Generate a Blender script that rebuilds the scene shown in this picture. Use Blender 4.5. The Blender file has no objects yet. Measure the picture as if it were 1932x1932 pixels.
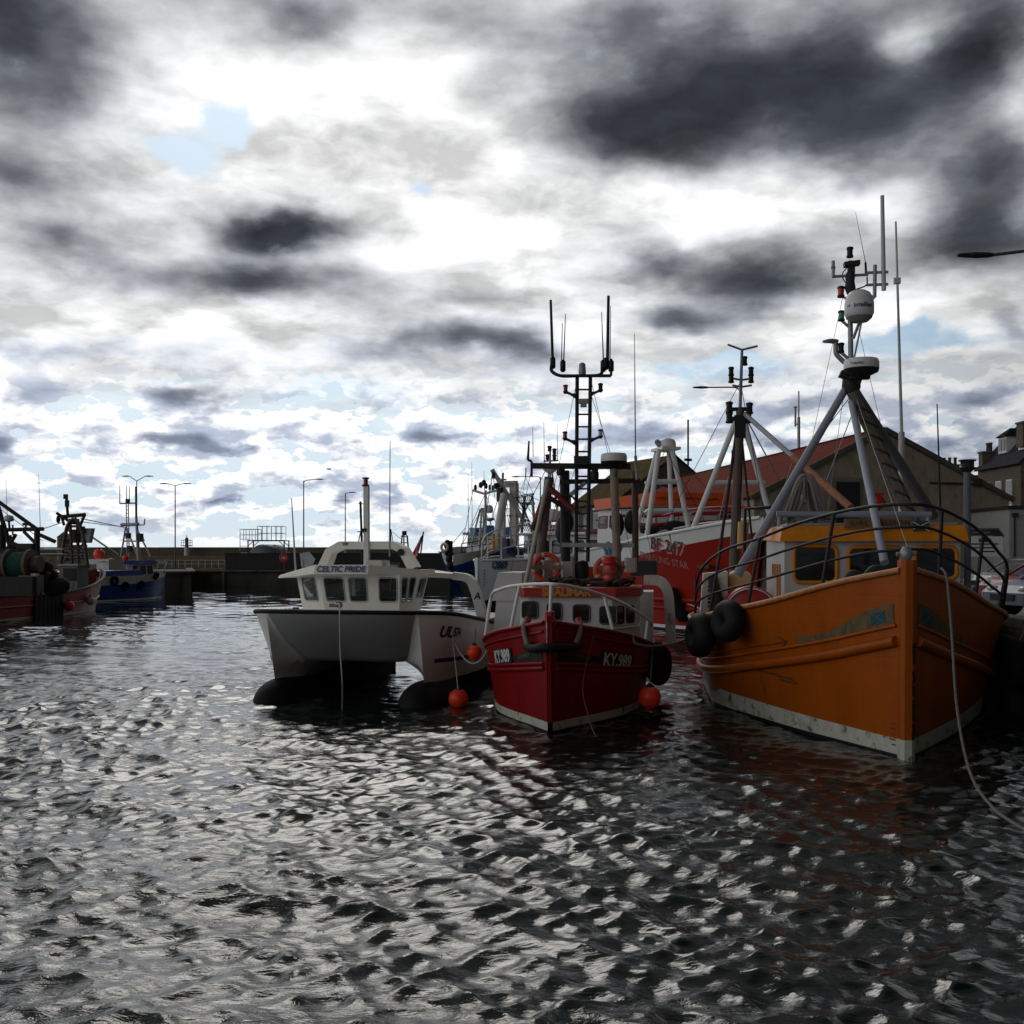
import bpy, bmesh, math, random
import numpy as np
from mathutils import Vector, Matrix
random.seed(7); np.random.seed(7)
SC = bpy.context.scene
COL = SC.collection
PI = math.pi
F, CU, HV, CH = 2009.0, 966.0, 1052.0, 3.4     # focal length, centre and horizon in photo units; eye height in metres

def at(u, v, d):                                # a point d metres away seen at (u, v)
    return Vector(((u - CU) / F * d, d, CH + (HV - v) / F * d))
def gnd(u, v, z=0.0):
    d = (CH - z) * F / (v - HV)
    return Vector(((u - CU) / F * d, d, z))
def lin(r, g, b):
    f = lambda c: (c / 12.92 if c <= .04045 else ((c + .055) / 1.055) ** 2.4)
    return (f(r / 255), f(g / 255), f(b / 255))

# ------------------------------------------------------------------ materials
def nd(nt, typ, **kw):
    n = nt.nodes.new(typ)
    for k, v in kw.items():
        setattr(n, k, v)
    return n
def mat(name, col, rough=.5, metal=0., var=.12, scale=3., bump=.0, bscale=40., spec=.5, stain=None, samt=.5, sscale=1.5, coat=0., streak=1.0, alpha=1., trans=0.):
    m = bpy.data.materials.new(name); m.use_nodes = True
    nt = m.node_tree; L = nt.links
    bs = nt.nodes['Principled BSDF']
    tc = nd(nt, 'ShaderNodeTexCoord')
    mp = nd(nt, 'ShaderNodeMapping'); mp.inputs['Scale'].default_value = (1, 1, streak)
    L.new(tc.outputs['Object'], mp.inputs['Vector'])
    nz = nd(nt, 'ShaderNodeTexNoise'); nz.inputs['Scale'].default_value = scale; nz.inputs['Detail'].default_value = 6; nz.inputs['Roughness'].default_value = .65
    L.new(mp.outputs[0], nz.inputs['Vector'])
    mr = nd(nt, 'ShaderNodeMapRange'); mr.inputs['From Min'].default_value = .3; mr.inputs['From Max'].default_value = .7
    mr.inputs['To Min'].default_value = 1 - var; mr.inputs['To Max'].default_value = 1 + var
    L.new(nz.outputs['Fac'], mr.inputs['Value'])
    vm = nd(nt, 'ShaderNodeVectorMath', operation='SCALE'); vm.inputs[0].default_value = col
    L.new(mr.outputs[0], vm.inputs['Scale'])
    out = vm.outputs[0]
    if stain is not None:
        n2 = nd(nt, 'ShaderNodeTexNoise'); n2.inputs['Scale'].default_value = sscale; n2.inputs['Detail'].default_value = 9; n2.inputs['Roughness'].default_value = .7
        L.new(mp.outputs[0], n2.inputs['Vector'])
        r2 = nd(nt, 'ShaderNodeMapRange', interpolation_type='SMOOTHSTEP')
        r2.inputs['From Min'].default_value = .68 - samt * .3; r2.inputs['From Max'].default_value = .82 - samt * .3
        L.new(n2.outputs['Fac'], r2.inputs['Value'])
        mx = nd(nt, 'ShaderNodeMix', data_type='RGBA')
        L.new(r2.outputs[0], mx.inputs[0]); L.new(out, mx.inputs[6]); mx.inputs[7].default_value = (*stain, 1)
        out = mx.outputs[2]
    L.new(out, bs.inputs['Base Color'])
    bs.inputs['Roughness'].default_value = rough
    r3 = nd(nt, 'ShaderNodeMapRange'); r3.inputs['To Min'].default_value = max(.02, rough - .12); r3.inputs['To Max'].default_value = min(1, rough + .12)
    L.new(nz.outputs['Fac'], r3.inputs['Value']); L.new(r3.outputs[0], bs.inputs['Roughness'])
    bs.inputs['Metallic'].default_value = metal
    bs.inputs['Specular IOR Level'].default_value = spec
    bs.inputs['Coat Weight'].default_value = coat
    if trans: bs.inputs['Transmission Weight'].default_value = trans
    if alpha < 1: bs.inputs['Alpha'].default_value = alpha
    if bump:
        n3 = nd(nt, 'ShaderNodeTexNoise'); n3.inputs['Scale'].default_value = bscale; n3.inputs['Detail'].default_value = 5
        L.new(mp.outputs[0], n3.inputs['Vector'])
        bp = nd(nt, 'ShaderNodeBump'); bp.inputs['Strength'].default_value = bump; bp.inputs['Distance'].default_value = .02
        L.new(n3.outputs['Fac'], bp.inputs['Height']); L.new(bp.outputs[0], bs.inputs['Normal'])
    return m

# ------------------------------------------------------------------ mesh builder
def catmull(pts, n):
    P = [Vector(p) for p in pts]
    if len(P) < 3: return P
    out = []
    for i in range(len(P) - 1):
        p0 = P[i - 1] if i else P[0] * 2 - P[1]
        p1, p2 = P[i], P[i + 1]
        p3 = P[i + 2] if i + 2 < len(P) else P[-1] * 2 - P[-2]
        for k in range(n):
            t = k / n
            out.append(.5 * ((2 * p1) + (p2 - p0) * t + (2 * p0 - 5 * p1 + 4 * p2 - p3) * t * t + (3 * p1 - p0 - 3 * p2 + p3) * t ** 3))
    out.append(P[-1]); return out

class MB:
    def __init__(s): s.v = []; s.f = []; s.m = []; s.s = []; s.mi = 0
    def add(s, vs, fs, smooth=False):
        o = len(s.v); s.v += [tuple(p) for p in vs]
        for f in fs:
            s.f.append([o + i for i in f]); s.m.append(s.mi); s.s.append(smooth)
    def box(s, c, size, R=None, taper=(1, 1), bev=0.0):
        hx, hy, hz = size[0] / 2, size[1] / 2, size[2] / 2
        c = Vector(c)
        vs = []
        for z, t in ((-hz, (1, 1)), (hz, taper)):
            if bev:
                b = min(bev, hx * .9, hy * .9)
                ring = [(-hx, -hy + b), (-hx + b, -hy), (hx - b, -hy), (hx, -hy + b), (hx, hy - b), (hx - b, hy), (-hx + b, hy), (-hx, hy - b)]
            else:
                ring = [(-hx, -hy), (hx, -hy), (hx, hy), (-hx, hy)]
            for x, y in ring: vs.append(Vector((x * t[0], y * t[1], z)))
        if R is not None: vs = [R @ p for p in vs]
        vs = [p + c for p in vs]
        n = len(vs) // 2
        fs = [list(range(n))[::-1], [n + i for i in range(n)]] + [[i, (i + 1) % n, n + (i + 1) % n, n + i] for i in range(n)]
        s.add(vs, fs); return s
    def hexa(s, b, t):                            # two matching rings of points, bottom then top
        n = len(b)
        s.add(list(b) + list(t), [list(range(n))[::-1], [n + i for i in range(n)]] + [[i, (i + 1) % n, n + (i + 1) % n, n + i] for i in range(n)]); return s
    def poly(s, pts): s.add(pts, [list(range(len(pts)))]); return s
    def plate(s, pts, th, n=None):                # a flat polygon given thickness
        P = [Vector(p) for p in pts]
        if n is None: n = (P[1] - P[0]).cross(P[2] - P[0])
        n = Vector(n).normalized() * th
        return s.hexa(P, [p + n for p in P])
    def tube(s, pts, r, n=8, r2=None, closed=False, cap=True):
        P = [Vector(p) for p in pts]
        N = len(P)
        if N < 2: return s
        up = None; vs = []
        for i, p in enumerate(P):
            if closed: t = P[(i + 1) % N] - P[i - 1]
            else: t = P[min(i + 1, N - 1)] - P[max(i - 1, 0)]
            if t.length < 1e-9: t = Vector((0, 0, 1))
            t.normalize()
            if up is None:
                up = Vector((0, 0, 1)) if abs(t.z) < .9 else Vector((1, 0, 0))
            a = up - t * up.dot(t)
            if a.length < 1e-6: a = Vector((1, 0, 0)) - t * t.x
            a.normalize(); up = a; b = t.cross(a)
            rr = r if r2 is None else r + (r2 - r) * i / (N - 1)
            for k in range(n):
                g = 2 * PI * k / n
                vs.append(p + a * (rr * math.cos(g)) + b * (rr * math.sin(g)))
        fs = []
        for i in range(N if closed else N - 1):
            j = (i + 1) % N
            for k in range(n):
                q = (k + 1) % n
                fs.append([i * n + k, i * n + q, j * n + q, j * n + k])
        s.add(vs, fs, True)
        if cap and not closed:
            s.add(vs[:n], [list(range(n))[::-1]]); s.add(vs[-n:], [list(range(n))])
        return s
    def bar(s, a, b, r, n=8, r2=None): return s.tube([a, b], r, n, r2)
    def beam(s, a, b, w, h=None, side=None):       # a square-section bar
        a, b = Vector(a), Vector(b); h = h or w
        t = (b - a).normalized()
        up = Vector(side) if side else (Vector((0, 0, 1)) if abs(t.z) < .95 else Vector((0, 1, 0)))
        x = t.cross(up).normalized(); y = x.cross(t).normalized()
        ring = [x * (-w / 2) + y * (-h / 2), x * (w / 2) + y * (-h / 2), x * (w / 2) + y * (h / 2), x * (-w / 2) + y * (h / 2)]
        return s.hexa([a + q for q in ring], [b + q for q in ring])
    def lathe(s, prof, c=(0, 0, 0), n=20, R=None, smooth=True):   # prof: (radius, z)
        c = Vector(c); vs = []
        for r, z in prof:
            for k in range(n):
                g = 2 * PI * k / n
                p = Vector((r * math.cos(g), r * math.sin(g), z))
                if R is not None: p = R @ p
                vs.append(p + c)
        fs = []
        for i in range(len(prof) - 1):
            for k in range(n):
                q = (k + 1) % n
                fs.append([i * n + k, i * n + q, (i + 1) * n + q, (i + 1) * n + k])
        s.add(vs, fs, smooth)
        if prof[0][0] > 1e-4: s.add(vs[:n], [list(range(n))[::-1]])
        if prof[-1][0] > 1e-4: s.add(vs[-n:], [list(range(n))])
        return s
    def ball(s, c, r, n=18, sc=(1, 1, 1)):
        pr = []
        m = n // 2
        c = Vector(c); vs = []
        for i in range(m + 1):
            a = -PI / 2 + PI * i / m
            for k in range(n):
                g = 2 * PI * k / n
                vs.append(c + Vector((r * sc[0] * math.cos(a) * math.cos(g), r * sc[1] * math.cos(a) * math.sin(g), r * sc[2] * math.sin(a))))
        fs = [[i * n + k, i * n + (k + 1) % n, (i + 1) * n + (k + 1) % n, (i + 1) * n + k] for i in range(m) for k in range(n)]
        s.add(vs, fs, True); return s
    def grid(s, rows, smooth=True, flip=False):    # rows of equal length
        n = len(rows[0]); vs = [p for r in rows for p in r]
        fs = []
        for i in range(len(rows) - 1):
            for k in range(n - 1):
                q = [i * n + k, i * n + k + 1, (i + 1) * n + k + 1, (i + 1) * n + k]
                fs.append(q[::-1] if flip else q)
        s.add(vs, fs, smooth); return s
    def torus(s, c, R, r, M=None, n=32, m=12, sc=(1, 1)):
        pts = []
        for k in range(n):
            g = 2 * PI * k / n
            p = Vector((R * sc[0] * math.cos(g), 0, R * sc[1] * math.sin(g)))
            if M is not None: p = M @ p
            pts.append(Vector(c) + p)
        return s.tube(pts, r, m, closed=True)
    def mesh(s, name, mats):
        me = bpy.data.meshes.new(name)
        me.from_pydata(s.v, [], s.f); me.update()
        if not isinstance(mats, (list, tuple)): mats = [mats]
        for m in mats: me.materials.append(m)
        me.polygons.foreach_set('material_index', s.m)
        me.polygons.foreach_set('use_smooth', s.s)
        return me
def obj(name, mb, mats, parent=None, label=None):
    o = bpy.data.objects.new(name, mb.mesh(name, mats) if isinstance(mb, MB) else mb); COL.objects.link(o)
    if parent is not None: o.parent = parent
    if label: o['label'] = label
    return o
def tag(o, label, cat, group=None):
    o['label'] = label; o['category'] = cat
    if group: o['group'] = group
    return o
def thing(name, label, cat, loc=(0, 0, 0), rotz=0., group=None):
    o = bpy.data.objects.new(name, None); COL.objects.link(o)
    o.location = loc; o.rotation_euler = (0, 0, rotz); o.empty_display_size = .3
    return tag(o, label, cat, group)
def struct(name, mb, mats):
    o = obj(name, mb, mats); o['kind'] = 'structure'; return o
def dup(root, loc=None, rotz=None, label=None, group=None):
    r = root.copy(); COL.objects.link(r)
    if loc is not None: r.location = loc
    if rotz is not None: r.rotation_euler = (0, 0, rotz)
    if label: r['label'] = label
    if group: r['group'] = group
    for ch in list(root.children):
        c = ch.copy(); COL.objects.link(c); c.parent = r
        for g in ch.children:
            d = g.copy(); COL.objects.link(d); d.parent = c
    return r

# lettering: 2-D triangles of a text, later laid on a surface
def text_tris(txt, size=1., bold=0., xs=1., shear=0., align='CENTER', gap=1.):
    cu = bpy.data.curves.new('t', 'FONT'); cu.body = txt; cu.size = size; cu.offset = bold; cu.shear = shear; cu.space_character = gap
    cu.align_x = align; cu.align_y = 'CENTER'; cu.resolution_u = 4
    o = bpy.data.objects.new('t', cu); COL.objects.link(o)
    dg = bpy.context.evaluated_depsgraph_get(); dg.update()
    me = bpy.data.meshes.new_from_object(o.evaluated_get(dg))
    vs = [(v.co.x * xs, v.co.y) for v in me.vertices]; fs = [list(p.vertices) for p in me.polygons]
    bpy.data.objects.remove(o); bpy.data.curves.remove(cu); bpy.data.meshes.remove(me)
    return vs, fs
def text_on(mb, txt, size, fn, th=.006, **kw):       # fn(x, y, lift) gives the 3-D place
    vs, fs = text_tris(txt, size, **kw)
    mb.add([fn(x, y, th) for x, y in vs], fs)
    return mb
def flat_fn(o, ex, ey):
    o, ex, ey = Vector(o), Vector(ex).normalized(), Vector(ey).normalized(); n = ex.cross(ey)
    return lambda x, y, h: o + ex * x + ey * y + n * h

# a boat's own frame: y runs from the stem aft, x to the right seen from ahead, z up, water at 0
class Frame:
    def __init__(s, loc, deg):
        s.loc = Vector((loc[0], loc[1], 0)); s.th = math.radians(deg)
        s.a = Vector((math.sin(s.th), math.cos(s.th), 0)); s.r = Vector((math.cos(s.th), -math.sin(s.th), 0))
    def px(s, u, v, y):                             # where the sight line meets the plane y aft of the stem
        d = Vector(((u - CU) / F, 1, (HV - v) / F)); o = Vector((0, 0, CH)) - s.loc
        t = (y - o.dot(s.a)) / d.dot(s.a)
        return s.to(Vector((0, 0, CH)) + d * t)
    def px_x(s, u, v, x):                           # where it meets the plane x
        d = Vector(((u - CU) / F, 1, (HV - v) / F)); o = Vector((0, 0, CH)) - s.loc
        t = (x - o.dot(s.r)) / d.dot(s.r)
        return s.to(Vector((0, 0, CH)) + d * t)
    def to(s, p):
        q = p - s.loc; return Vector((q.dot(s.r), q.dot(s.a), q.z))
    def world(s, p): return s.loc + s.r * p[0] + s.a * p[1] + Vector((0, 0, p[2]))
    @property
    def rotz(s): return -s.th

def mono(xs, ys):
    xs = np.array(xs, float); ys = np.array(ys, float)
    h = np.diff(xs); dl = np.diff(ys) / h
    m = np.zeros(len(xs)); m[0] = dl[0]; m[-1] = dl[-1]
    for i in range(1, len(xs) - 1):
        m[i] = 0 if dl[i - 1] * dl[i] <= 0 else 2 * dl[i - 1] * dl[i] / (dl[i - 1] + dl[i])
    def f(x):
        x = min(max(x, xs[0]), xs[-1]); i = min(int(np.searchsorted(xs, x, side='right')) - 1, len(h) - 1)
        t = (x - xs[i]) / h[i]
        return float((2 * t ** 3 - 3 * t * t + 1) * ys[i] + (t ** 3 - 2 * t * t + t) * h[i] * m[i] + (-2 * t ** 3 + 3 * t * t) * ys[i + 1] + (t ** 3 - t * t) * h[i] * m[i + 1])
    return f

class Hull:
    def __init__(s, wl, dk, zd, rake=.4, flare=1.3, draft=.9, rlen=4.):
        s.wl, s.dk, s.zd = mono(*zip(*wl)), mono(*zip(*dk)), mono(*zip(*zd))
        s.L = wl[-1][0]; s.rake, s.flare, s.draft, s.rlen = rake, flare, draft, rlen; s.zb = s.zd(0)
    def P(s, side, y, z, off=0.):
        zd = s.zd(y)
        if z >= 0:
            f = (z / zd) ** s.flare; w = s.wl(y) + (s.dk(y) - s.wl(y)) * f
        else:
            w = s.wl(y) * (1 - min(1, -z / s.draft) ** 1.7 * .85)
        yy = y - s.rake * (z / s.zb) * math.exp(-y / s.rlen)
        if off:
            e = .05
            p1 = s.P(1, y + e, z); p0 = s.P(1, max(y - e, 0), z); q1 = s.P(1, y, z + e); q0 = s.P(1, y, z - e)
            n = (p1 - p0).cross(q1 - q0).normalized()
            if n.x < 0: n = -n
            p = Vector((w, yy, z)) + n * off
            return Vector((side * p.x, p.y, p.z))
        return Vector((side * w, yy, z))
    def find(s, fr, side, u, v):                   # the hull point seen at (u, v)
        best = None
        for i in range(260):
            y = min(s.L, 11.) * i / 260
            for k in range(34):
                z = .05 + (s.zd(y) - .05) * k / 33; p = fr.world(s.P(side, y, z)); uu = CU + F * p.x / p.y; vv = HV - F * (p.z - CH) / p.y
                e = (uu - u) ** 2 + (vv - v) ** 2
                if best is None or e < best[0]: best = (e, y, z)
            if best[0] < 9 and y > best[1] + .3: break       # the nearer flank, not a hidden one further aft
        return best[1], best[2]
    def ys(s, n=44): return [s.L * (i / n) ** 1.45 for i in range(n + 1)]
    def build(s, mb, bands, n=44):                 # bands: list of (function y -> z top, material index)
        for side in (-1, 1):
            lo = lambda y: -s.draft
            for fn, mi in bands:
                mb.mi = mi
                rows = []
                for y in s.ys(n):
                    a, b = lo(y), min(fn(y), s.zd(y)); a = min(a, b)
                    rows.append([s.P(side, y, a + (b - a) * k / 6) for k in range(7)])
                mb.grid(rows, True, flip=side < 0)
                lo = fn
        # transom
        for fn_lo, (fn, mi) in zip([lambda y: -s.draft] + [b[0] for b in bands[:-1]], bands):
            mb.mi = mi; y = s.L; a, b = min(fn_lo(y), s.zd(y)), min(fn(y), s.zd(y))
            L_ = [s.P(-1, y, a + (b - a) * k / 6) for k in range(7)]; R_ = [s.P(1, y, a + (b - a) * k / 6) for k in range(7)]
            mb.grid([L_, R_], False, flip=True)
        return mb
    def inner(s, mb, drop=.7, th=.08, n=40):        # the inside of the bulwark and the deck
        yy = [y for y in s.ys(n) if y > .25]
        for side in (-1, 1):
            mb.grid([[Vector((side * max(.02, abs(s.P(side, y, s.zd(y)).x) - th), s.P(side, y, s.zd(y)).y + .02, s.zd(y) - .005)), Vector((side * max(.02, abs(s.P(side, y, max(.1, s.zd(y) - drop)).x) - th), s.P(side, y, max(.1, s.zd(y) - drop)).y + .02, s.zd(y) - drop))] for y in yy], True, flip=side > 0)
        mb.grid([[Vector((sd * max(.02, abs(s.P(1, y, max(.1, s.zd(y) - drop)).x) - th), s.P(1, y, s.zd(y) - drop).y + .02, s.zd(y) - drop)) for sd in (-1, 1)] for y in yy], False)
        return mb
    def line(s, side, y0, y1, zf, off=0., n=30):
        return [s.P(side, y0 + (y1 - y0) * i / n, zf(y0 + (y1 - y0) * i / n), off) for i in range(n + 1)]
    def strake(s, mb, y0, y1, zf, r, off=0., n=36, m=8):
        for side in (-1, 1): mb.tube(s.line(side, y0, y1, zf, off, n), r, m)
        return mb
    def text_fn(s, side, y0, z0, slope=0.):         # lettering centred at (y0, z0): reads left to right seen from ahead
        N = 400; zc = z0; ys = [s.L * i / N for i in range(N + 1)]
        P_ = [s.P(side, y, min(max(zc, .05), s.zd(y))) for y in ys]; acc = [0.]
        for a, b in zip(P_, P_[1:]): acc.append(acc[-1] + (b - a).length)
        a0 = float(np.interp(y0, ys, acc))
        def fn(x, y, h):
            yy = float(np.interp(a0 + side * x, acc, ys))
            return s.P(side, yy, z0 + y - side * x * slope, h)
        return fn
# ------------------------------------------------------------------ sky and light
SUN_AZ, SUN_EL = math.radians(-13), math.radians(38)
def make_world():
    w = bpy.data.worlds.new('World'); SC.world = w; w.use_nodes = True
    nt = w.node_tree; L = nt.links; nt.nodes.clear()
    out = nd(nt, 'ShaderNodeOutputWorld'); bg = nd(nt, 'ShaderNodeBackground'); L.new(bg.outputs[0], out.inputs[0])
    STR = .1; bg.inputs['Strength'].default_value = STR
    tc = nd(nt, 'ShaderNodeTexCoord'); V = tc.outputs['Generated']
    def M(op, a, b=None, c=None, clamp=False):
        n = nd(nt, 'ShaderNodeMath', operation=op, use_clamp=clamp)
        for i, x in enumerate((a, b, c)):
            if x is None: continue
            if isinstance(x, (int, float)): n.inputs[i].default_value = x
            else: L.new(x, n.inputs[i])
        return n.outputs[0]
    def VM(op, a, b=None, c=None):
        n = nd(nt, 'ShaderNodeVectorMath', operation=op)
        for i, x in enumerate((a, b, c)):
            if x is None: continue
            if isinstance(x, (tuple, list)): n.inputs[i].default_value = x
            else: L.new(x, n.inputs[i])
        return n.outputs['Value'] if op in ('DOT_PRODUCT', 'LENGTH') else n.outputs[0]
    def noise(vec, scale, detail=6, rough=.55, off=0.):
        n = nd(nt, 'ShaderNodeTexNoise'); n.inputs['Scale'].default_value = scale; n.inputs['Detail'].default_value = detail; n.inputs['Roughness'].default_value = rough
        if off: vec = VM('ADD', vec, (off, off * .7, off * .3))
        L.new(vec, n.inputs['Vector']); return n
    def ss(x, a, b, t0=0., t1=1.):
        n = nd(nt, 'ShaderNodeMapRange', interpolation_type='SMOOTHSTEP')
        for k, v in (('From Min', a), ('From Max', b), ('To Min', t0), ('To Max', t1)): n.inputs[k].default_value = v
        L.new(x, n.inputs['Value']); return n.outputs[0]
    sx = nd(nt, 'ShaderNodeSeparateXYZ'); L.new(V, sx.inputs[0]); X, Y, Z = sx.outputs
    az = M('ARCTAN2', X, Y); el = M('ARCSINE', Z)
    zz = M('ADD', M('MAXIMUM', Z, 0.), .16)
    cq = nd(nt, 'ShaderNodeCombineXYZ'); L.new(M('DIVIDE', X, zz), cq.inputs[0]); L.new(M('DIVIDE', Y, zz), cq.inputs[1])
    Q = cq.outputs[0]                               # the cloud deck seen from below
    ce = nd(nt, 'ShaderNodeCombineXYZ'); L.new(az, ce.inputs[0]); L.new(el, ce.inputs[1]); E = ce.outputs[0]
    # ragged edges: bend the directions a little before placing the cloud masses
    wn = noise(VM('MULTIPLY', E, (1., 1.5, 1.)), 7.5, 5, .52)
    EW = VM('ADD', E, VM('MULTIPLY', VM('SUBTRACT', wn.outputs['Color'], (.5, .5, .5)), (.11, .075, 0)))
    def blobs(lst, vec, start=0.):
        acc = start
        for u, v, ru, rv, wt in lst:
            d = math.sqrt(1 + ((u - CU) / F) ** 2)
            a0 = math.atan((u - CU) / F); e0 = math.atan((HV - v) / F / d)
            k = math.cos(a0) ** 2
            sa, se = 1 / (ru / F * k), 1 / (rv / F / d * math.cos(e0) ** 2)
            q = VM('MULTIPLY_ADD', vec, (sa, se, 0), (-a0 * sa, -e0 * se, 0))
            g = M('POWER', .3679, VM('DOT_PRODUCT', q, q))
            acc = M('MULTIPLY_ADD', g, wt, acc)
        return acc
    dark = SKY_DARK; holes = SKY_HOLES
    n1 = noise(Q, 1.1, 6, .5, 3.1).outputs['Fac']; n2 = noise(VM('MULTIPLY', E, (1., 2.2, 1.)), 12., 6, .52, 5.).outputs['Fac']
    wq = VM('ADD', Q, VM('MULTIPLY', VM('SUBTRACT', noise(Q, 7., 3, .5, 2.).outputs['Color'], (.5, .5, .5)), (.10, .10, 0)))
    n3 = noise(wq, 2.6, 8, .56, 9.).outputs['Fac']
    zz2 = M('ADD', zz, .028); cq2 = nd(nt, 'ShaderNodeCombineXYZ'); L.new(M('DIVIDE', X, zz2), cq2.inputs[0]); L.new(M('DIVIDE', Y, zz2), cq2.inputs[1])
    n3b = noise(VM('ADD', wq, VM('SUBTRACT', cq2.outputs[0], Q)), 2.6, 8, .56, 9.).outputs['Fac']
    D = blobs(dark, EW, .36)
    D = M('ADD', D, M('MULTIPLY', M('SUBTRACT', n1, .5), .8))
    D = M('ADD', D, M('MULTIPLY', M('SUBTRACT', n2, .5), .6))
    D = M('ADD', D, M('MULTIPLY', M('SUBTRACT', n3, .5), .85))
    nlow = noise(VM('MULTIPLY', E, (1., 2.4, 1.)), 30., 8, .6, 2.).outputs['Fac']
    D = M('ADD', D, M('MULTIPLY', M('MULTIPLY', ss(el, .05, .16, 1., 0.), M('SUBTRACT', nlow, .52)), 1.3))
    # thin band of cumulus over the sea
    nl = noise(VM('MULTIPLY', E, (1., 2.6, 1.)), 26., 8, .6, 2.).outputs['Fac']
    low = ss(el, .045, .10, 1., 0.)
    rmp = nd(nt, 'ShaderNodeValToRGB'); cr = rmp.color_ramp
    cr.elements[0].position = 0.; cr.elements[0].color = (.97, .97, .97, 1)
    cr.elements[1].position = 1.; cr.elements[1].color = (.034, .039, .047, 1)
    for p, c in ((.22, (.84, .845, .85)), (.40, (.60, .61, .63)), (.56, (.33, .34, .365)), (.72, (.135, .145, .162)), (.86, (.062, .069, .08))):
        e = cr.elements.new(p); e.color = (*c, 1)
    L.new(M('MULTIPLY', D, .8, clamp=True), rmp.inputs[0])
    # blue shadows low over the horizon
    def mixc(f, a, b):
        n = nd(nt, 'ShaderNodeMix', data_type='RGBA')
        if isinstance(f, float): n.inputs[0].default_value = f
        else: L.new(f, n.inputs[0])
        for i, x in ((6, a), (7, b)):
            if isinstance(x, tuple): n.inputs[i].default_value = (*x, 1)
            else: L.new(x, n.inputs[i])
        return n.outputs[2]
    tint = mixc(M('MULTIPLY', ss(el, .05, .26, 1., 0.), ss(D, .35, .7)), (1., 1., 1.), (.86, 1.0, 1.30))
    cloud = VM('MULTIPLY', rmp.outputs[0], tint)
    # relief: edges turned to the light are brighter, the far sides of each billow greyer
    rel = M('MULTIPLY_ADD', M('SUBTRACT', n3, n3b), 3.2, 1.0)
    rel = M('MINIMUM', M('MAXIMUM', rel, .62), 1.35)
    cloud = VM('MULTIPLY', cloud, nd_combine(nt, L, rel))
    cloud = VM('MULTIPLY', cloud, (1 / STR,) * 3)
    # clear air between the clouds
    sky = nd(nt, 'ShaderNodeTexSky', sky_type='NISHITA'); sky.sun_disc = False
    sky.sun_elevation = SUN_EL; sky.sun_rotation = SUN_AZ; sky.air_density = 1.; sky.dust_density = 1.5
    clear = mixc(.3, (lin(168, 200, 224)[0] / STR, lin(168, 200, 224)[1] / STR, lin(168, 200, 224)[2] / STR), VM('MULTIPLY', sky.outputs[0], (.9, .9, .9)))
    clear = mixc(ss(el, .02, .14, 1., 0.), clear, tuple(x / STR for x in lin(226, 236, 242)))
    H = blobs(holes, EW, -.12)
    H = M('ADD', H, M('MULTIPLY', M('SUBTRACT', n2, .5), -.8))
    H = M('ADD', H, M('MULTIPLY', M('SUBTRACT', noise(EW, 26., 7, .6, 7.).outputs['Fac'], .5), -.7))
    H = M('ADD', H, M('MULTIPLY', low, M('MULTIPLY', M('SUBTRACT', .53, nlow), 3.0)))
    # puffy cumulus with shaded undersides low in the sky
    def puff(dy):
        wv = VM('ADD', E, VM('MULTIPLY', VM('SUBTRACT', noise(E, 60., 3, .5, 1.).outputs['Color'], (.5, .5, .5)), (.016, .010, 0)))
        v = VM('MULTIPLY', VM('ADD', wv, (0, dy, 0)), (1., 2.3, 1.))
        a = noise(v, 21., 7, .56, 4.).outputs['Fac']; return a
    p0, p1 = puff(0.), puff(.009)
    grow = M('MULTIPLY_ADD', ss(el, .02, .15), .05, M('MULTIPLY', M('SUBTRACT', D, .3), .30))
    msk = ss(M('ADD', p0, grow), .475, .515); und = ss(M('ADD', p1, grow), .50, .70)
    tops = mixc(und, tuple(x / STR for x in (1.08, 1.08, 1.08)), tuple(x / STR for x in (.44, .50, .62)))
    lowc = mixc(msk, tuple(x / STR for x in lin(212, 228, 239)), tops)
    lowc = mixc(ss(el, .0, .045, .55, 0.), lowc, tuple(x / STR for x in lin(232, 238, 242)))
    band = M('MULTIPLY', ss(el, .10, .21, 1., 0.), ss(M('ABSOLUTE', az), .9, 1.4, 1., 0.))
    band = M('MULTIPLY', band, ss(D, .5, .85, 1., .25))
    col = mixc(ss(H, .02, .46), cloud, clear)
    col = mixc(band, col, lowc)
    # near the hidden sun the cloud glows, most of the sky away from it is dimmed
    sd = (math.sin(SUN_AZ) * math.cos(SUN_EL), math.cos(SUN_AZ) * math.cos(SUN_EL), math.sin(SUN_EL))
    cs = VM('DOT_PRODUCT', V, sd)
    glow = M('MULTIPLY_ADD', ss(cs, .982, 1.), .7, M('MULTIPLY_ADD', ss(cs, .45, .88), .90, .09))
    glow = M('ADD', glow, M('MULTIPLY', ss(M('MULTIPLY', X, -1.), -.1, .9), M('MULTIPLY', ss(cs, .35, .8, 1., 0.), 1.05)))  # added brightness in the unseen sky behind left, to light the boats
    hi = ss(el, .41, .62, 1., .26)  # unseen sky overhead dimmed so the near water reflects darker
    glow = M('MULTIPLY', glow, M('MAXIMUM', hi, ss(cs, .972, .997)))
    # the unseen sky gets an invented brightness, set for the light it throws
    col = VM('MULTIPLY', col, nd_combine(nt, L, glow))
    col = mixc(ss(el, -.03, -.005, 1., 0.), col, (.25, .27, .29))
    L.new(col, bg.inputs['Color'])
    w.cycles.sampling_method = 'MANUAL'; w.cycles.sample_map_resolution = 1024
def nd_combine(nt, L, s):
    n = nd(nt, 'ShaderNodeCombineXYZ')
    for i in range(3): L.new(s, n.inputs[i])
    return n.outputs[0]
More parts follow.
